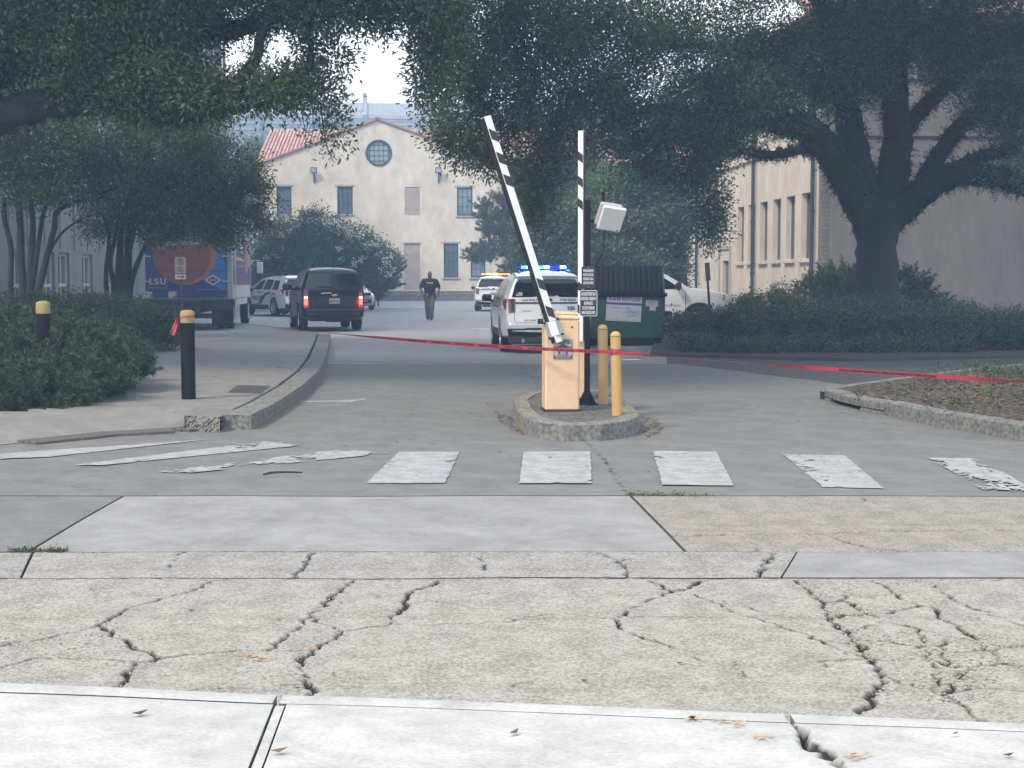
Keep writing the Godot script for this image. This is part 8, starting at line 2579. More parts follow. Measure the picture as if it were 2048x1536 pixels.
	var spots := [
		[Vector3(3.447, 0.819, -58), [[Vector3(2.265, 3.353, -58), 1.3, 1.2, 1.4, 260], [Vector3(3.381, 2.367, -57), 1.5, 0.9, 1.4, 260], [Vector3(2.073, 1.99, -58), 1.1, 0.8, 1.2, 160], [Vector3(4.576, 1.987, -57.5), 1.4, 0.6, 1.2, 180], [Vector3(3.463, 3.956, -58.5), 1.2, 0.8, 1.4, 200]], "myrtle_leaf"],
		[Vector3(5.02, 0.751, -63), [[Vector3(4.358, 5.61, -63), 1.2, 0.7, 1.4, 170], [Vector3(5.84, 5.61, -63), 1.3, 0.8, 1.4, 200], [Vector3(5, 4.348, -63), 1.8, 0.9, 1.6, 300], [Vector3(6.694, 4.558, -63), 1.2, 1.0, 1.4, 200], [Vector3(3.303, 4.979, -63), 1.0, 0.8, 1.2, 150]], "bright_leaf"],
		[Vector3(6.807, 0.792, -60), [[Vector3(6.081, 3.212, -60), 1.1, 1.3, 1.4, 260], [Vector3(5.939, 2, -59.5), 1.2, 0.8, 1.2, 180], [Vector3(6.494, 2.004, -60), 0.7, 0.9, 1.0, 110], [Vector3(6.58, 4.016, -60), 0.7, 1.0, 1.0, 120], [Vector3(5.374, 3.212, -60), 1.1, 1.0, 1.3, 170]], "hedge_leaf"],
		[Vector3(1.471, 0.711, -66), [[Vector3(1.464, 5.14, -66), 1.2, 1.2, 1.3, 200], [Vector3(1.022, 3.373, -66), 1.1, 1.2, 1.2, 180], [Vector3(1.905, 6.461, -66), 1.3, 1.0, 1.3, 180], [Vector3(1.135, 1.933, -66), 1.0, 0.8, 1.1, 110], [Vector3(3.013, 6.241, -66), 1.3, 0.8, 1.3, 160]], "myrtle_leaf"]]
	for k in 4:
		var t := thing("leafy_tree", names[k], "tree", spots[k][0], 0.0, "trees behind the gate")
		var bl := []
		for b in spots[k][1]: bl.append([b[0], Vector3(b[1], b[2], b[3]), b[4]])
		foliage(t, "crown", far_leaf, M[spots[k][2]], bl, 210 + k, Vector2(0.75, 1.15), 0.38, 0.35, -0.22, 0.9)
		for j in 4:
			var tip: Vector3 = bl[j][0]
			var foot: Vector3 = spots[k][0] + Vector3((j - 1.5) * 0.2, -0.5, 0)
			limb(t, "stem", [foot, foot.lerp(tip, 0.45) + Vector3(0.05 * (j - 1.5), 0.2, 0), tip], [0.12, 0.09, 0.03], M.bark, 8, 0.15)
	# distant tree tops before the stadium
	bush("distant_tree", "pale green treetop left of the hall roof before the stadium", "tree", Vector3(-23.527, -0.674, -135), far_leaf, M.bright_leaf, [[Vector3(-23.372, 11.992, -135), Vector3(1.2, 2.4, 1.2), 90], [Vector3(-23.774, 8.841, -135), Vector3(1.6, 3.0, 1.5), 110], [Vector3(-23.039, 13.339, -135), Vector3(0.7, 1.0, 0.8), 30]], 220, Vector2(1.4, 2.0))
	bush("distant_tree", "yellow green treetops peeping over the hall roof", "tree", Vector3(-17.812, 1.6, -150), far_leaf, M.bright_leaf, [[Vector3(-18.793, 16.537, -150), Vector3(0.9, 0.8, 0.8), 26], [Vector3(-16.582, 16.537, -150), Vector3(0.8, 0.7, 0.8), 22], [Vector3(-17.693, 15.89, -150), Vector3(2.5, 0.7, 1.0), 50]], 221, Vector2(1.0, 1.5))


func build_hedges() -> void:
	var sh := [needles(70, 0.34, 0.014, 31), needles(60, 0.30, 0.014, 32)]
	var small := [spray(36, Vector3(0.16, 0.13, 0.16), 0.05, 0.026, 33), spray(34, Vector3(0.15, 0.15, 0.15), 0.048, 0.024, 34)]
	# juniper, front left: low spreading mounds
	var jb := []
	for b in [[Vector3(-6.469, 0.32, -17.6), 1.1, 0.30, 0.9, 300], [Vector3(-5.625, 0.203, -17.2), 0.7, 0.18, 0.6, 200], [Vector3(-5.243, 0.291, -18), 0.45, 0.20, 0.6, 180], [Vector3(-6.075, 0.437, -18.6), 0.9, 0.28, 0.9, 300], [Vector3(-5.425, 0.419, -19.2), 0.5, 0.26, 0.8, 230], [Vector3(-5.259, 0.409, -19.8), 0.28, 0.18, 0.6, 100], [Vector3(-5.999, 0.594, -19.6), 0.8, 0.26, 0.9, 270], [Vector3(-6.796, 0.688, -20), 1.0, 0.28, 0.9, 270], [Vector3(-5.96, 0.631, -20.5), 0.5, 0.22, 0.8, 150], [Vector3(-4.943, 0.407, -19.4), 0.10, 0.08, 0.3, 26], [Vector3(-7.315, 0.683, -19.4), 1.0, 0.4, 1.0, 260], [Vector3(-5.766, 0.617, -20.8), 0.25, 0.16, 0.5, 50], [Vector3(-7.414, 0.856, -21), 0.9, 0.2, 0.8, 160], [Vector3(-7.009, 0.86, -21.5), 0.6, 0.15, 0.6, 90]]:
		jb.append([b[0], Vector3(b[1], b[2], b[3]), b[4]])
	bush("juniper", "feathery green juniper spreading over the left pavement edge", "shrub", Vector3(-5.769, 0.047, -18.2), sh, M.juniper_leaf, jb, 301, Vector2(0.7, 1.2), "", 0.3, 0.8, -9.0, 4)
	var lh := []
	for b in [[Vector3(-8.558, 0.791, -30), 0.9, 0.42, 1.0, 260], [Vector3(-7.749, 0.689, -30), 0.8, 0.42, 1.0, 280], [Vector3(-7.26, 0.623, -30.5), 0.45, 0.40, 0.8, 190], [Vector3(-8.608, 1.016, -31.5), 0.8, 0.25, 0.9, 150], [Vector3(-9.572, 0.973, -31), 1.0, 0.4, 1.0, 200], [Vector3(-7.812, 0.91, -31.5), 0.5, 0.25, 0.8, 100], [Vector3(-7.119, 0.47, -31), 0.22, 0.2, 0.5, 50], [Vector3(-10.724, 0.973, -31), 1.2, 0.4, 1.0, 180]]:
		lh.append([b[0], Vector3(b[1], b[2], b[3]), b[4]])
	bush("hedge", "rounded glossy hedge behind the juniper, left of the truck", "hedge", Vector3(-8.119, 0.24, -31), small, M.hedge_leaf, lh, 302, Vector2(0.8, 1.3), "", 0.3, 0.0, -0.45, 6)
	# right hedge under the oak
	var rh := []
	for b in [[Vector3(3.862, 0.527, -33.5), 0.45, 0.26, 0.8, 170], [Vector3(4.571, 0.533, -33.3), 0.6, 0.40, 0.9, 280], [Vector3(5.311, 0.543, -33), 0.65, 0.52, 0.9, 300], [Vector3(6.204, 0.543, -33), 0.7, 0.52, 0.9, 320], [Vector3(7.097, 0.487, -33), 0.7, 0.5, 0.9, 320], [Vector3(7.99, 0.487, -33), 0.7, 0.5, 0.9, 320], [Vector3(8.883, 0.465, -33), 0.7, 0.48, 0.9, 320], [Vector3(9.776, 0.431, -33), 0.7, 0.45, 0.9, 300], [Vector3(10.669, 0.431, -33), 0.7, 0.42, 0.9, 280], [Vector3(11.562, 0.431, -33), 0.7, 0.42, 0.9, 280], [Vector3(12.566, 0.431, -33), 0.8, 0.45, 0.9, 220], [Vector3(4.071, 0.196, -32), 0.6, 0.2, 0.6, 130], [Vector3(5.288, 0.132, -31.5), 0.8, 0.2, 0.6, 170], [Vector3(6.629, 0.151, -31.8), 0.8, 0.2, 0.6, 170], [Vector3(7.921, 0.118, -31.8), 0.8, 0.2, 0.6, 160], [Vector3(9.269, 0.196, -32), 0.8, 0.2, 0.6, 140], [Vector3(7.765, 0.913, -34), 1.2, 0.35, 0.8, 260], [Vector3(5.897, 0.926, -34.5), 0.9, 0.3, 0.8, 190], [Vector3(9.834, 0.798, -34), 1.0, 0.3, 0.8, 190], [Vector3(11.331, 0.683, -34), 0.9, 0.25, 0.8, 130]]:
		rh.append([b[0], Vector3(b[1], b[2], b[3]), b[4]])
	bush("hedge", "long dark hedge along the right under the oak, behind the driveway", "hedge", Vector3(7.55, 0.096, -33), small, M.hedge_leaf, rh, 303, Vector2(0.8, 1.35), "", 0.3, 0.0, -0.4, 8)
	var fe := [needles(44, 0.5, 0.03, 35), spray(26, Vector3(0.25, 0.16, 0.25), 0.07, 0.022, 36, 0.4)]
	bush("nandina", "light green feathery bush left of the oak trunk", "shrub", Vector3(9.977, 0.386, -45), fe, M.bright_leaf, [[Vector3(9.659, 1.297, -45), Vector3(0.75, 0.5, 0.7), 150], [Vector3(10.266, 1.373, -45), Vector3(0.7, 0.55, 0.7), 140], [Vector3(9.206, 1.145, -45), Vector3(0.4, 0.3, 0.5), 50], [Vector3(10.649, 1.145, -45), Vector3(0.5, 0.45, 0.5), 70]], 304, Vector2(0.8, 1.3), "light green bushes by the oak", 0.4, 0.4, -9.0, 4)
	bush("nandina", "darker feathery bush right of the oak trunk", "shrub", Vector3(11.912, 0.413, -44), fe, M.juniper_leaf, [[Vector3(11.744, 1.452, -44), Vector3(0.45, 0.4, 0.6), 80], [Vector3(12.121, 1.155, -44), Vector3(0.35, 0.35, 0.5), 50], [Vector3(11.851, 0.847, -43), Vector3(1.1, 0.25, 0.5), 80]], 305, Vector2(0.7, 1.2), "light green bushes by the oak", 0.4, 0.4, -9.0, 3)
	bush("shrub", "small loose-leaved shrub rising from the hedge before the stucco wall", "shrub", Vector3(7.971, 0.413, -44), small, M.myrtle_leaf, [[Vector3(7.991, 1.155, -44), Vector3(0.35, 0.28, 0.4), 40], [Vector3(6.912, 0.977, -43), Vector3(0.5, 0.2, 0.4), 40], [Vector3(8.409, 1.007, -44), Vector3(0.4, 0.25, 0.4), 40]], 306, Vector2(1.0, 1.6), "", 0.4)
	# weeds in the mulch
	var wm := [spray(14, Vector3(0.14, 0.1, 0.14), 0.09, 0.02, 37, -0.6), needles(18, 0.2, 0.012, 38)]
	var wl := []
	for b in [[Vector3(5.264, 0.579, -16.6), 0.5, 0.05, 0.5, 60], [Vector3(5.454, 0.583, -16), 0.3, 0.06, 0.5, 50], [Vector3(4.585, 0.505, -15.8), 0.25, 0.03, 0.4, 22], [Vector3(4.157, 0.443, -15.4), 0.3, 0.02, 0.3, 14], [Vector3(4.883, 0.415, -14.9), 0.2, 0.03, 0.3, 12], [Vector3(3.688, 0.402, -15.4), 0.2, 0.02, 0.2, 8], [Vector3(4.5, 0.358, -14.8), 0.35, 0.02, 0.3, 12], [Vector3(5.131, 0.439, -14.6), 0.3, 0.04, 0.3, 16]]:
		wl.append([b[0], Vector3(b[1], b[2], b[3]), b[4]])
	bush("weeds", "patchy weeds growing in the leaf mulch inside the right kerb", "weeds", Vector3(4.817, 0.341, -15.5), wm, M.weed_leaf, wl, 307, Vector2(0.4, 0.8), "", 0.5, 0.6, -9.0, 0)


func build_litter() -> void:
	var lf := dead_leaf()
	tag(scatter("leaf_mulch", lf, M.litter_leaf, 5200, [5.99, -13.8, 5.24, -15.07, 4.93, -16.21, 4.72, -17.05, 4.58, -18.05, 4.41, -18.68, 4.39, -19.44, 4.62, -20.17, 5.85, -21.7, 7.53, -23.74, 10.62, -26.68], func(_p: Vector2) -> float: return 0.14 + 0.004 * sin(_p.x * 50.0), Vector2(0.04, 0.085), 401, self, 0.7, 0.5), "brown dead leaves covering the bed inside the right kerb", "dead leaves")
	var zero := func(_p: Vector2) -> float: return 0.009
	var walk := func(_p: Vector2) -> float: return 0.152
	tag(scatter("leaf_litter", lf, M.litter_leaf, 260, [-5.5, -42.34, -4.49, -36.46, -3.7, -29.6, -3.33, -25.59, -3.09, -21.5, -3.1, -19.7, -3.2, -21.02, -3.55, -25.59, -4.06, -30.56, -4.77, -36.46], zero, Vector2(0.04, 0.08), 402), "dead leaves gathered in the gutter along the left kerb", "dead leaves")
	tag(scatter("leaf_litter", lf, M.litter_leaf, 170, [-10.23, -39.07, -5.44, -39.07, -4.21, -28.62, -3.52, -21.44, -3.52, -16.1, -3.9, -15.86, -4.99, -17.85, -7.93, -30.68], walk, Vector2(0.03, 0.07), 403), "small dead leaves scattered over the left pavement", "dead leaves")
	tag(scatter("leaf_litter", lf, M.litter_leaf, 130, [-0.24, -18.17, 0.03, -16.87, 0.11, -15.32, 0.13, -15.03, -0.02, -15.74, -0.14, -16.57], zero, Vector2(0.03, 0.07), 404), "dead leaves at the left foot of the traffic island", "dead leaves")
	tag(scatter("leaf_litter", lf, M.litter_leaf, 150, [1.54, -17.5, 1.65, -16.99, 1.63, -15.63, 1.4, -14.93, 1.27, -15.22, 1.44, -16.28], zero, Vector2(0.03, 0.07), 405), "dead leaves at the right foot of the traffic island", "dead leaves")
	tag(scatter("leaf_litter", lf, M.litter_leaf, 150, [-4.67, -26.3, -0.22, -27.06, 4.18, -19.7, 3.66, -13.87, 2.711, -11.774, -2.101, -11.774, -2.98, -12.08, -2.99, -17.5], zero, Vector2(0.03, 0.06), 406), "stray dead leaves strewn over the concrete before the gate", "dead leaves")
	tag(scatter("leaf_litter", lf, M.litter_leaf, 60, [-3.218, -7.682, 3.092, -7.682, 2.273, -5.616, -2.394, -5.686], zero, Vector2(0.02, 0.045), 407), "small dead leaves on the cracked street", "dead leaves")
	tag(scatter("leaf_litter", lf, M.litter_leaf, 320, [3.1, -30.42, 6.56, -28.65, 11.63, -29.22, 12.63, -31.73, 7.11, -31.07, 3.43, -33.16], func(_p: Vector2) -> float: return 0.065, Vector2(0.04, 0.09), 408), "dead leaves under the front of the right hedge", "dead leaves")
	# green moss in the joints
	var ms := spray(10, Vector3(0.02, 0.008, 0.02), 0.014, 0.008, 41, -1.0)
	tag(scatter("joint_moss", ms, M.weed_leaf, 70, [-2.982, -8.692, -2.655, -8.692, -2.646, -8.66, -2.966, -8.644], func(_p: Vector2) -> float: return 0.0, Vector2(0.6, 1.3), 409), "green moss growing in the street joint at the left", "moss")
	tag(scatter("joint_moss", ms, M.weed_leaf, 70, [0.875, -10.97, 1.474, -10.919, 1.467, -10.868, 0.869, -10.893], func(_p: Vector2) -> float: return 0.0, Vector2(0.6, 1.4), 410), "green moss in the joint below the right crossing stripes", "moss")
	var grit := MB.new()
	grit.box(Vector3.ZERO, Vector3(0.9, 0.6, 0.7), 0.2)
	tag(scatter("crack_grit", grit.mesh(), M.rubble_loose, 900, [1.535, -7.785, 1.801, -7.785, 1.686, -6.68, 2.152, -6.491, 2.133, -6.062, 1.766, -5.481, 1.577, -5.548, 1.367, -5.548, 1.535, -5.906, 1.463, -6.401, 1.497, -7.091], func(_p: Vector2) -> float: return 0.002, Vector2(0.004, 0.016), 411), "loose grit along the wide cracks at the right of the street", "grit")
	tag(scatter("crack_grit", grit.mesh(), M.rubble_loose, 420, [-2.47, -6.401, -1.934, -6.931, -1.504, -6.313, -1.019, -6.401, -0.866, -7.812, -0.779, -7.746, -0.9, -6.491, -0.785, -5.651, -0.844, -5.651, -0.928, -6.227, -1.455, -6.103, -1.534, -5.686, -1.612, -5.686, -1.602, -6.103, -2.297, -5.944], func(_p: Vector2) -> float: return 0.002, Vector2(0.003, 0.012), 412), "loose grit along the thin cracks at the left of the street", "grit")
	# single things lying about
	var mb := MB.new()
	var s := smooth_path([Vector3(-2.026, 0.021, -11.95), Vector3(-1.952, 0.035, -11.97), Vector3(-1.831, 0.038, -11.98), Vector3(-1.708, 0.035, -11.97)], [0.008, 0.01, 0.009, 0.007], 4)
	mb.tube(s[0], s[1], 7)
	lone("twig", mb, M.bark, "bare brown twig lying on the road left of the crossing", "twig")
	for q in [[Vector3(-1.265, 0.13, -4.935), 0.06, 0.4, "dark dead leaf on the near pavement, left of the filled joint", "print_dark"], [Vector3(0.007, 0.13, -4.723), 0.05, 0.9, "curled brown leaf in the middle of the near pavement", "litter_leaf"], [Vector3(-0.729, 0.13, -4.534), 0.06, 0.2, "brown leaf beside the filled pavement joint", "litter_leaf"], [Vector3(1.44, 0.13, -4.713), 0.03, 0.5, "tiny reddish leaf on the near pavement at the right", "litter_leaf"], [Vector3(1.539, 0.13, -4.495), 0.04, 0.1, "dark scrap at the bottom right of the near pavement", "print_dark"]]:
		var b := MB.new()
		b.t = Transform3D(Basis(Vector3.UP, q[2]).scaled(Vector3.ONE * q[1]), Vector3.ZERO)
		b.flat(Vector3(-0.5, 0.08, 0), Vector3(0, 0.0, 0.22), Vector3(0.5, 0.2, 0), Vector3(0, -9, 0))
		b.flat(Vector3(-0.5, 0.08, 0), Vector3(0.5, 0.2, 0), Vector3(0, 0.05, -0.22), Vector3(0, -9, 0))
		var o := lone("fallen_leaf", b, M[q[4]], q[3], "leaf")
		o.position = q[0]
	var pp := MB.new()
	pp.box(Vector3.ZERO, Vector3(0.35, 0.006, 0.28), 0.002)
	var card := lone("paper_sheet", pp, M.print_white, "pale flat sheet of paper on the dark asphalt before the dumpster", "paper")
	card.position = Vector3(2.401, 0, -29.791)
	card.rotation.y = 0.3



# ------------------------------------------------------------------ the man walking towards the gate

class Field:   # tapered capsules joined by a smooth minimum, meshed as surface nets
	var lo: Vector3
	var n: Vector3i
	var cell: float
	var f := PackedFloat32Array()

	func _init(a: Vector3, b: Vector3, size: float) -> void:
		lo = a
		cell = size
		n = Vector3i(((b - a) / size).ceil()) + Vector3i.ONE
		f.resize(n.x * n.y * n.z)
		f.fill(1.0)

	func bone(a: Vector3, b: Vector3, ra: float, rb: float, k := 0.03, squash := Vector3.ONE) -> void:
		var reach := maxf(ra, rb) + k + cell * 3.0
		var i0 := Vector3i(((a.min(b) - Vector3.ONE * reach - lo) / cell).floor()).clamp(Vector3i.ZERO, n - Vector3i.ONE)
		var i1 := Vector3i(((a.max(b) + Vector3.ONE * reach - lo) / cell).ceil()).clamp(Vector3i.ZERO, n - Vector3i.ONE)
		var ab := b - a
		var l2 := maxf(ab.length_squared(), 1e-9)
		for z in range(i0.z, i1.z + 1):
			for y in range(i0.y, i1.y + 1):
				for x in range(i0.x, i1.x + 1):
					var p := lo + Vector3(x, y, z) * cell
					var t := clampf((p - a).dot(ab) / l2, 0.0, 1.0)
					var q := (p - a - ab * t) / squash
					var d := q.length() - lerpf(ra, rb, t)
					var at := (z * n.y + y) * n.x + x
					var o := f[at]
					var h := maxf(k - absf(d - o), 0.0) / k
					f[at] = minf(d, o) - h * h * k * 0.25

	func cut(at: Vector3, normal: Vector3) -> void:   # takes away what lies on the side of the normal
		for z in n.z:
			for y in n.y:
				for x in n.x:
					var p := lo + Vector3(x, y, z) * cell
					var i := (z * n.y + y) * n.x + x
					f[i] = maxf(f[i], (p - at).dot(normal))

	func add_to(mb: MB) -> void:
		var id := {}
		var pos := []
		for z in n.z - 1:
			for y in n.y - 1:
				for x in n.x - 1:
					var at := (z * n.y + y) * n.x + x
					var inside := 0
					var v := []
					for c in 8:
						var o := at + (c & 1) + ((c >> 1) & 1) * n.x + (c >> 2) * n.x * n.y
						v.append(f[o])
						if f[o] < 0.0: inside += 1
					if inside == 0 or inside == 8:
						continue
					var s := Vector3.ZERO
					var m := 0
					for e in [[0, 1], [2, 3], [4, 5], [6, 7], [0, 2], [1, 3], [4, 6], [5, 7], [0, 4], [1, 5], [2, 6], [3, 7]]:
						var a: float = v[e[0]]
						var b: float = v[e[1]]
						if (a < 0.0) == (b < 0.0):
							continue
						var w := a / (a - b)
						var p := Vector3(e[0] & 1, (e[0] >> 1) & 1, e[0] >> 2)
						var q := Vector3(e[1] & 1, (e[1] >> 1) & 1, e[1] >> 2)
						s += p.lerp(q, w)
						m += 1
					id[at] = pos.size()
					pos.append(lo + (Vector3(x, y, z) + s / m) * cell)
		var nrm := []
		for p in pos:
			nrm.append(grad(p))
		var step := [1, n.x, n.x * n.y]
		for at in id:
			for ax in 3:
				var i: int = step[(ax + 1) % 3]
				var j: int = step[(ax + 2) % 3]
				# the grid edge from `at` along ax
				var a := f[at]
				var b := f[at + step[ax]]
				if (a < 0.0) == (b < 0.0):
					continue
				if not (id.has(at - i) and id.has(at - j) and id.has(at - i - j)):
					continue
				var q := [id[at], id[at - i], id[at - i - j], id[at - j]]
				mb.tri(pos[q[0]], pos[q[1]], pos[q[2]], nrm[q[0]], nrm[q[1]], nrm[q[2]])
				mb.tri(pos[q[0]], pos[q[2]], pos[q[3]], nrm[q[0]], nrm[q[2]], nrm[q[3]])

	func val(p: Vector3) -> float:
		var g := (p - lo) / cell
		var i := Vector3i(g.floor()).clamp(Vector3i.ZERO, n - Vector3i.ONE * 2)
		var w := g - Vector3(i)
		var at := (i.z * n.y + i.y) * n.x + i.x
		var r := n.x
		var s := n.x * n.y
		return lerpf(lerpf(lerpf(f[at], f[at + 1], w.x), lerpf(f[at + r], f[at + r + 1], w.x), w.y), lerpf(lerpf(f[at + s], f[at + s + 1], w.x), lerpf(f[at + s + r], f[at + s + r + 1], w.x), w.y), w.z)

	func grad(p: Vector3) -> Vector3:
		var e := cell * 0.8
		return Vector3(val(p + Vector3(e, 0, 0)) - val(p - Vector3(e, 0, 0)), val(p + Vector3(0, e, 0)) - val(p - Vector3(0, e, 0)), val(p + Vector3(0, 0, e)) - val(p - Vector3(0, 0, e))).normalized()


func build_person() -> void:
	var o := thing("person", "man in dark police shirt and grey trousers walking towards the gate, hands by his hips", "person", Vector3(-3.29, 0, -59.3), 0.05)
	o.scale = Vector3.ONE * 1.04
	# joints: he faces +z; x is to the right in the picture
	var hipL := Vector3(-0.105, 0.97, 0.0)
	var hipR := Vector3(0.105, 0.97, 0.0)
	var kneeL := Vector3(-0.10, 0.52, -0.02)
	var kneeR := Vector3(0.075, 0.53, 0.12)
	var ankL := Vector3(-0.075, 0.10, -0.14)
	var ankR := Vector3(0.055, 0.10, 0.14)
	var shL := Vector3(-0.215, 1.49, -0.01)
	var shR := Vector3(0.215, 1.49, -0.01)
	var elL := Vector3(-0.36, 1.23, -0.06)
	var elR := Vector3(0.365, 1.23, -0.06)
	var wrL := Vector3(-0.275, 0.99, 0.08)
	var wrR := Vector3(0.30, 0.98, 0.07)
	var b := Field.new(Vector3(-0.55, 0.0, -0.32), Vector3(0.55, 1.9, 0.36), 0.016)
	b.bone(Vector3(0, 1.0, 0), Vector3(0, 1.22, 0.01), 0.13, 0.145, 0.05, Vector3(1.15, 1, 0.85))
	b.bone(Vector3(0, 1.22, 0.01), Vector3(0, 1.46, -0.01), 0.15, 0.14, 0.05, Vector3(1.25, 1, 0.85))
	b.bone(Vector3(0, 1.46, -0.01), Vector3(0, 1.66, 0.02), 0.07, 0.066, 0.05)
	for s in [[shL, elL, wrL], [shR, elR, wrR]]:
		b.bone(s[0], s[1], 0.075, 0.052, 0.04)
		b.bone(s[1], s[2], 0.050, 0.033, 0.02)
	for s in [[hipL, kneeL, ankL], [hipR, kneeR, ankR]]:
		b.bone(s[0], s[1], 0.10, 0.06, 0.04)
		b.bone(s[1], s[2], 0.062, 0.04, 0.03)
		b.bone(s[2] + Vector3(0, -0.05, -0.02), s[2] + Vector3(0, -0.065, 0.15), 0.04, 0.03, 0.03)
	var skin := MB.new()
	b.add_to(skin)
	# the head has a finer grid
	var hc := Vector3(0, 1.755, 0.03)
	var h := Field.new(Vector3(-0.14, 1.58, -0.13), Vector3(0.14, 1.92, 0.20), 0.007)
	h.bone(hc + Vector3(0, 0.025, -0.012), hc + Vector3(0, 0.03, 0.0), 0.083, 0.083, 0.03, Vector3(0.92, 1.08, 1.08))
	h.bone(hc + Vector3(0, -0.05, 0.025), hc + Vector3(0, -0.085, 0.045), 0.062, 0.04, 0.04, Vector3(1.05, 1, 1))
	h.bone(Vector3(0, 1.60, 0.0), hc + Vector3(0, -0.05, -0.01), 0.066, 0.062, 0.03)
	h.bone(hc + Vector3(0, 0.01, 0.088), hc + Vector3(0, -0.032, 0.106), 0.009, 0.015, 0.012)
	h.bone(hc + Vector3(-0.035, 0.022, 0.074), hc + Vector3(0.035, 0.022, 0.074), 0.012, 0.012, 0.012)
	h.bone(hc + Vector3(-0.022, -0.062, 0.078), hc + Vector3(0.022, -0.062, 0.078), 0.010, 0.010, 0.008)
	for s in [-1.0, 1.0]:
		h.bone(hc + Vector3(s * 0.080, 0.018, -0.005), hc + Vector3(s * 0.076, -0.028, -0.002), 0.015, 0.011, 0.006, Vector3(0.5, 1, 1))
		h.bone(hc + Vector3(s * 0.045, -0.02, 0.066), hc + Vector3(s * 0.04, -0.025, 0.068), 0.02, 0.02, 0.015)
	h.add_to(skin)
	# hands with five bent fingers, resting by the belt
	for s in [[wrL, -1.0], [wrR, 1.0]]:
		var w: Vector3 = s[0]
		var sx: float = s[1]
		var hd := Field.new(w + Vector3(-0.13, -0.22, -0.10), w + Vector3(0.13, 0.06, 0.16), 0.006)
		var palm := w + Vector3(-sx * 0.02, -0.075, 0.025)
		hd.bone(w, palm, 0.03, 0.036, 0.02, Vector3(0.7, 1, 1.1))
		for k in 4:
			var root := palm + Vector3(-sx * 0.004, -0.028, 0.030 - k * 0.019)
			var m := root + Vector3(-sx * 0.006, -0.036 - 0.004 * (1.0 - absf(k - 1.2)), 0.008)
			var tip := m + Vector3(-sx * 0.022, -0.026, 0.002)
			hd.bone(root, m, 0.0095, 0.0085, 0.006)
			hd.bone(m, tip, 0.0085, 0.0075, 0.004)
		var th := palm + Vector3(-sx * 0.005, 0.03, 0.034)
		hd.bone(th, th + Vector3(-sx * 0.012, -0.03, 0.032), 0.012, 0.0095, 0.008)
		hd.bone(th + Vector3(-sx * 0.012, -0.03, 0.032), th + Vector3(-sx * 0.03, -0.058, 0.034), 0.0095, 0.008, 0.004)
		hd.add_to(skin)
	var body := part("body", skin, M.skin, o)
	for s in [-1.0, 1.0]:
		var e := MB.new()
		e.lathe([Vector2(0.0001, -0.009), Vector2(0.007, -0.006), Vector2(0.009, 0.0), Vector2(0.007, 0.006), Vector2(0.0001, 0.009)], 10, hc + Vector3(s * 0.031, 0.004, 0.079))
		part("eye", e, M.boot_black, body)
	var bd := Field.new(Vector3(-0.12, 1.6, -0.06), Vector3(0.12, 1.80, 0.20), 0.009)
	bd.bone(hc + Vector3(-0.05, -0.055, 0.03), hc + Vector3(0, -0.09, 0.07), 0.035, 0.032, 0.02)
	bd.bone(hc + Vector3(0.05, -0.055, 0.03), hc + Vector3(0, -0.09, 0.07), 0.035, 0.032, 0.02)
	bd.cut(hc + Vector3(0, -0.045, 0), Vector3(0, 1, 0.15).normalized())
	var beard := MB.new()
	bd.add_to(beard)
	part("beard", beard, M.skin_beard, o)
	# clothes
	var sh := Field.new(Vector3(-0.5, 0.9, -0.3), Vector3(0.5, 1.66, 0.3), 0.016)
	sh.bone(Vector3(0, 0.99, 0.01), Vector3(0, 1.22, 0.015), 0.165, 0.175, 0.05, Vector3(1.15, 1, 0.9))
	sh.bone(Vector3(0, 1.22, 0.015), Vector3(0, 1.46, -0.005), 0.175, 0.155, 0.06, Vector3(1.3, 1, 0.88))
	sh.bone(Vector3(-0.12, 1.525, -0.01), Vector3(0.12, 1.525, -0.01), 0.075, 0.075, 0.06)
	sh.bone(shL, shL.lerp(elL, 0.85), 0.105, 0.085, 0.05)
	sh.bone(shR, shR.lerp(elR, 0.85), 0.105, 0.085, 0.05)
	sh.bone(Vector3(0, 1.52, 0.0), Vector3(0, 1.615, 0.01), 0.085, 0.08, 0.02)
	sh.cut(Vector3(0, 0.955, 0), Vector3(0, -1, 0))
	sh.cut(Vector3(0, 1.60, 0.0), Vector3(0, 1, 0.25).normalized())
	for s in [[shL, elL], [shR, elR]]:
		var d: Vector3 = (s[1] - s[0]).normalized()
		var at: Vector3 = s[0].lerp(s[1], 0.82)
		for z in sh.n.z:
			for y in sh.n.y:
				for x in sh.n.x:
					var p := sh.lo + Vector3(x, y, z) * sh.cell
					if absf(p.x) > 0.25 and signf(p.x) == signf(at.x):
						var i := (z * sh.n.y + y) * sh.n.x + x
						sh.f[i] = maxf(sh.f[i], (p - at).dot(d))
	var shirt := MB.new()
	sh.add_to(shirt)
	var so := part("shirt", shirt, M.shirt_navy, o)
	lettering("POLICE", 0.05, Vector3(0.0, 1.43, 0.165), Basis(Vector3.RIGHT, -0.12), M.print_white, so, 0.24)
	var tr := Field.new(Vector3(-0.36, 0.02, -0.34), Vector3(0.36, 1.06, 0.36), 0.016)
	tr.bone(Vector3(-0.04, 0.97, 0.0), Vector3(0.04, 0.97, 0.0), 0.155, 0.155, 0.05, Vector3(1.05, 1, 0.92))
	for s in [[hipL, kneeL, ankL], [hipR, kneeR, ankR]]:
		tr.bone(s[0], s[1], 0.128, 0.092, 0.05)
		tr.bone(s[1], s[2] + Vector3(0, -0.03, 0), 0.092, 0.085, 0.04)
	tr.cut(Vector3(0, 1.02, 0), Vector3(0, 1, 0))
	tr.cut(Vector3(0, 0.06, 0), Vector3(0, -1, 0))
	var trousers := MB.new()
	tr.add_to(trousers)
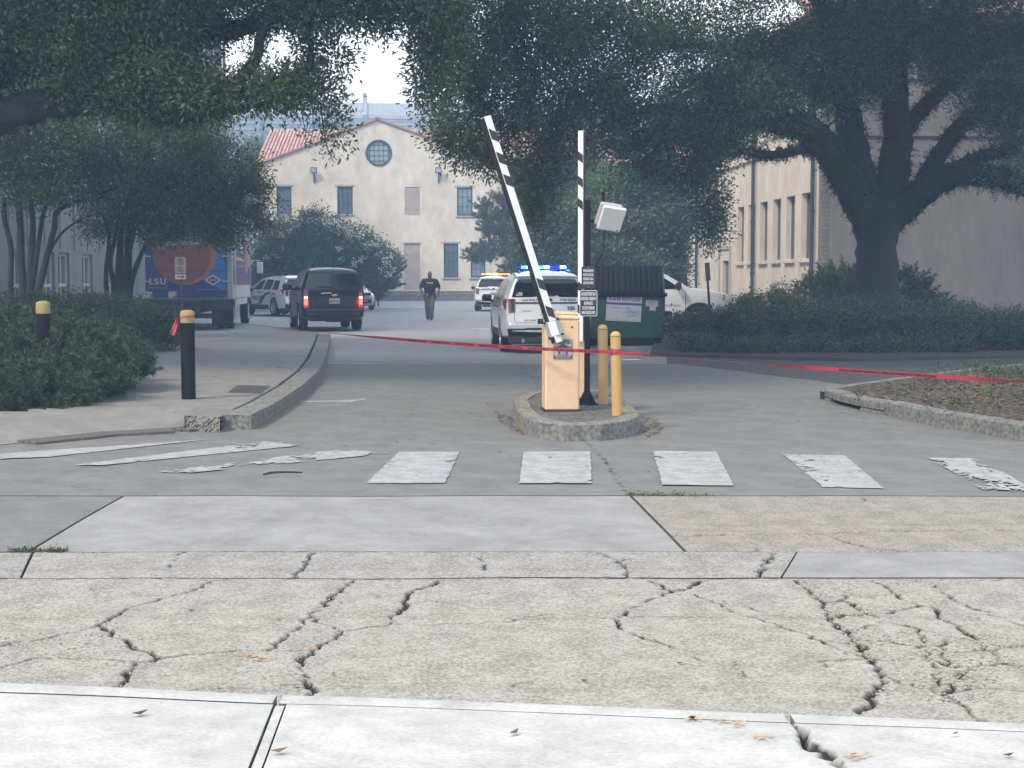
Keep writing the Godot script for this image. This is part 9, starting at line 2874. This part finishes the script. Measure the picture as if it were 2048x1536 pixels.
	part("trousers", trousers, M.trouser_grey, o)
	var bt := MB.new()
	bt.t = Transform3D(Basis.from_scale(Vector3(1.1, 1, 0.95)), Vector3(0, 0, 0.005))
	bt.lathe([Vector2(0.172, 0.965), Vector2(0.182, 0.97), Vector2(0.182, 1.01), Vector2(0.172, 1.015)], 28)
	var belt := part("belt", bt, M.boot_black, o)
	for q in [[Vector3(0.205, 0.90, 0.02), Vector3(0.06, 0.2, 0.10)], [Vector3(-0.19, 0.97, 0.09), Vector3(0.06, 0.09, 0.05)], [Vector3(0.12, 0.985, 0.165), Vector3(0.07, 0.07, 0.04)]]:
		boxpart("holster", q[0], q[1], M.boot_black, belt, 0.015)
	boxpart("badge", Vector3(-0.085, 0.985, 0.178), Vector3(0.05, 0.06, 0.015), M.print_gold, belt, 0.008)
	for s in [ankL, ankR]:
		var f := Field.new(s + Vector3(-0.1, -0.12, -0.14), s + Vector3(0.1, 0.1, 0.26), 0.011)
		f.bone(s + Vector3(0, 0.03, -0.01), s + Vector3(0, -0.05, -0.02), 0.052, 0.052, 0.03)
		f.bone(s + Vector3(0, -0.055, -0.03), s + Vector3(0, -0.062, 0.16), 0.048, 0.042, 0.03)
		f.cut(Vector3(0, 0.003, 0), Vector3(0, -1, 0))
		var m := MB.new()
		f.add_to(m)
		part("boot", m, M.boot_black, o)



func _ready() -> void:
	rng.seed = 77
	var cam := Camera3D.new()
	cam.name = "camera"
	cam.position = Vector3(0, 1.6, 0)
	cam.rotation_degrees = Vector3(-4.0236, 0, 0)
	cam.fov = 29.1187
	cam.near = 0.1
	cam.far = 4000.0
	cam.current = true
	add_child(cam)
	var we := WorldEnvironment.new()
	we.name = "environment"
	var env := Environment.new()
	env.background_mode = Environment.BG_SKY
	var sky := Sky.new()
	var sm := ProceduralSkyMaterial.new()
	sm.sky_top_color = lin(0.62, 0.68, 0.78)
	sm.sky_horizon_color = lin(1.0, 1.0, 1.0)
	sm.sky_curve = 0.3
	sm.sky_energy_multiplier = 1.0
	sm.ground_bottom_color = lin(0.2, 0.2, 0.2)
	sm.ground_horizon_color = lin(0.6, 0.63, 0.66)
	sky.sky_material = sm
	env.sky = sky
	env.tonemap_mode = Environment.TONE_MAPPER_LINEAR
	env.tonemap_exposure = 2.5
	env.sdfgi_enabled = true
	env.ssao_enabled = true
	env.ssil_enabled = true
	we.environment = env
	add_child(we)
	var sun := DirectionalLight3D.new()
	sun.name = "sun"
	sun.rotation_degrees = Vector3(-47, -46, 0)
	sun.light_energy = 0.5
	sun.light_angular_distance = 12.0
	sun.light_color = Color(1.0, 0.95, 0.86)
	sun.shadow_enabled = true
	add_child(sun)
	env.fog_enabled = true
	env.fog_density = 0.0030
	env.fog_light_color = Color(0.67, 0.83, 1.0)

	make_materials()
	build_ground()
	build_gabled_hall()
	build_stadium()
	build_right_building()
	build_left_building()
	build_police()
	build_dark_suv()
	build_pickup()
	build_silver_car()
	build_box_truck()
	build_gates()
	build_bollards()
	build_tape()
	build_dumpster()
	build_signs()
	build_person()
	build_oaks()
	build_trees()
	build_hedges()
	build_litter()
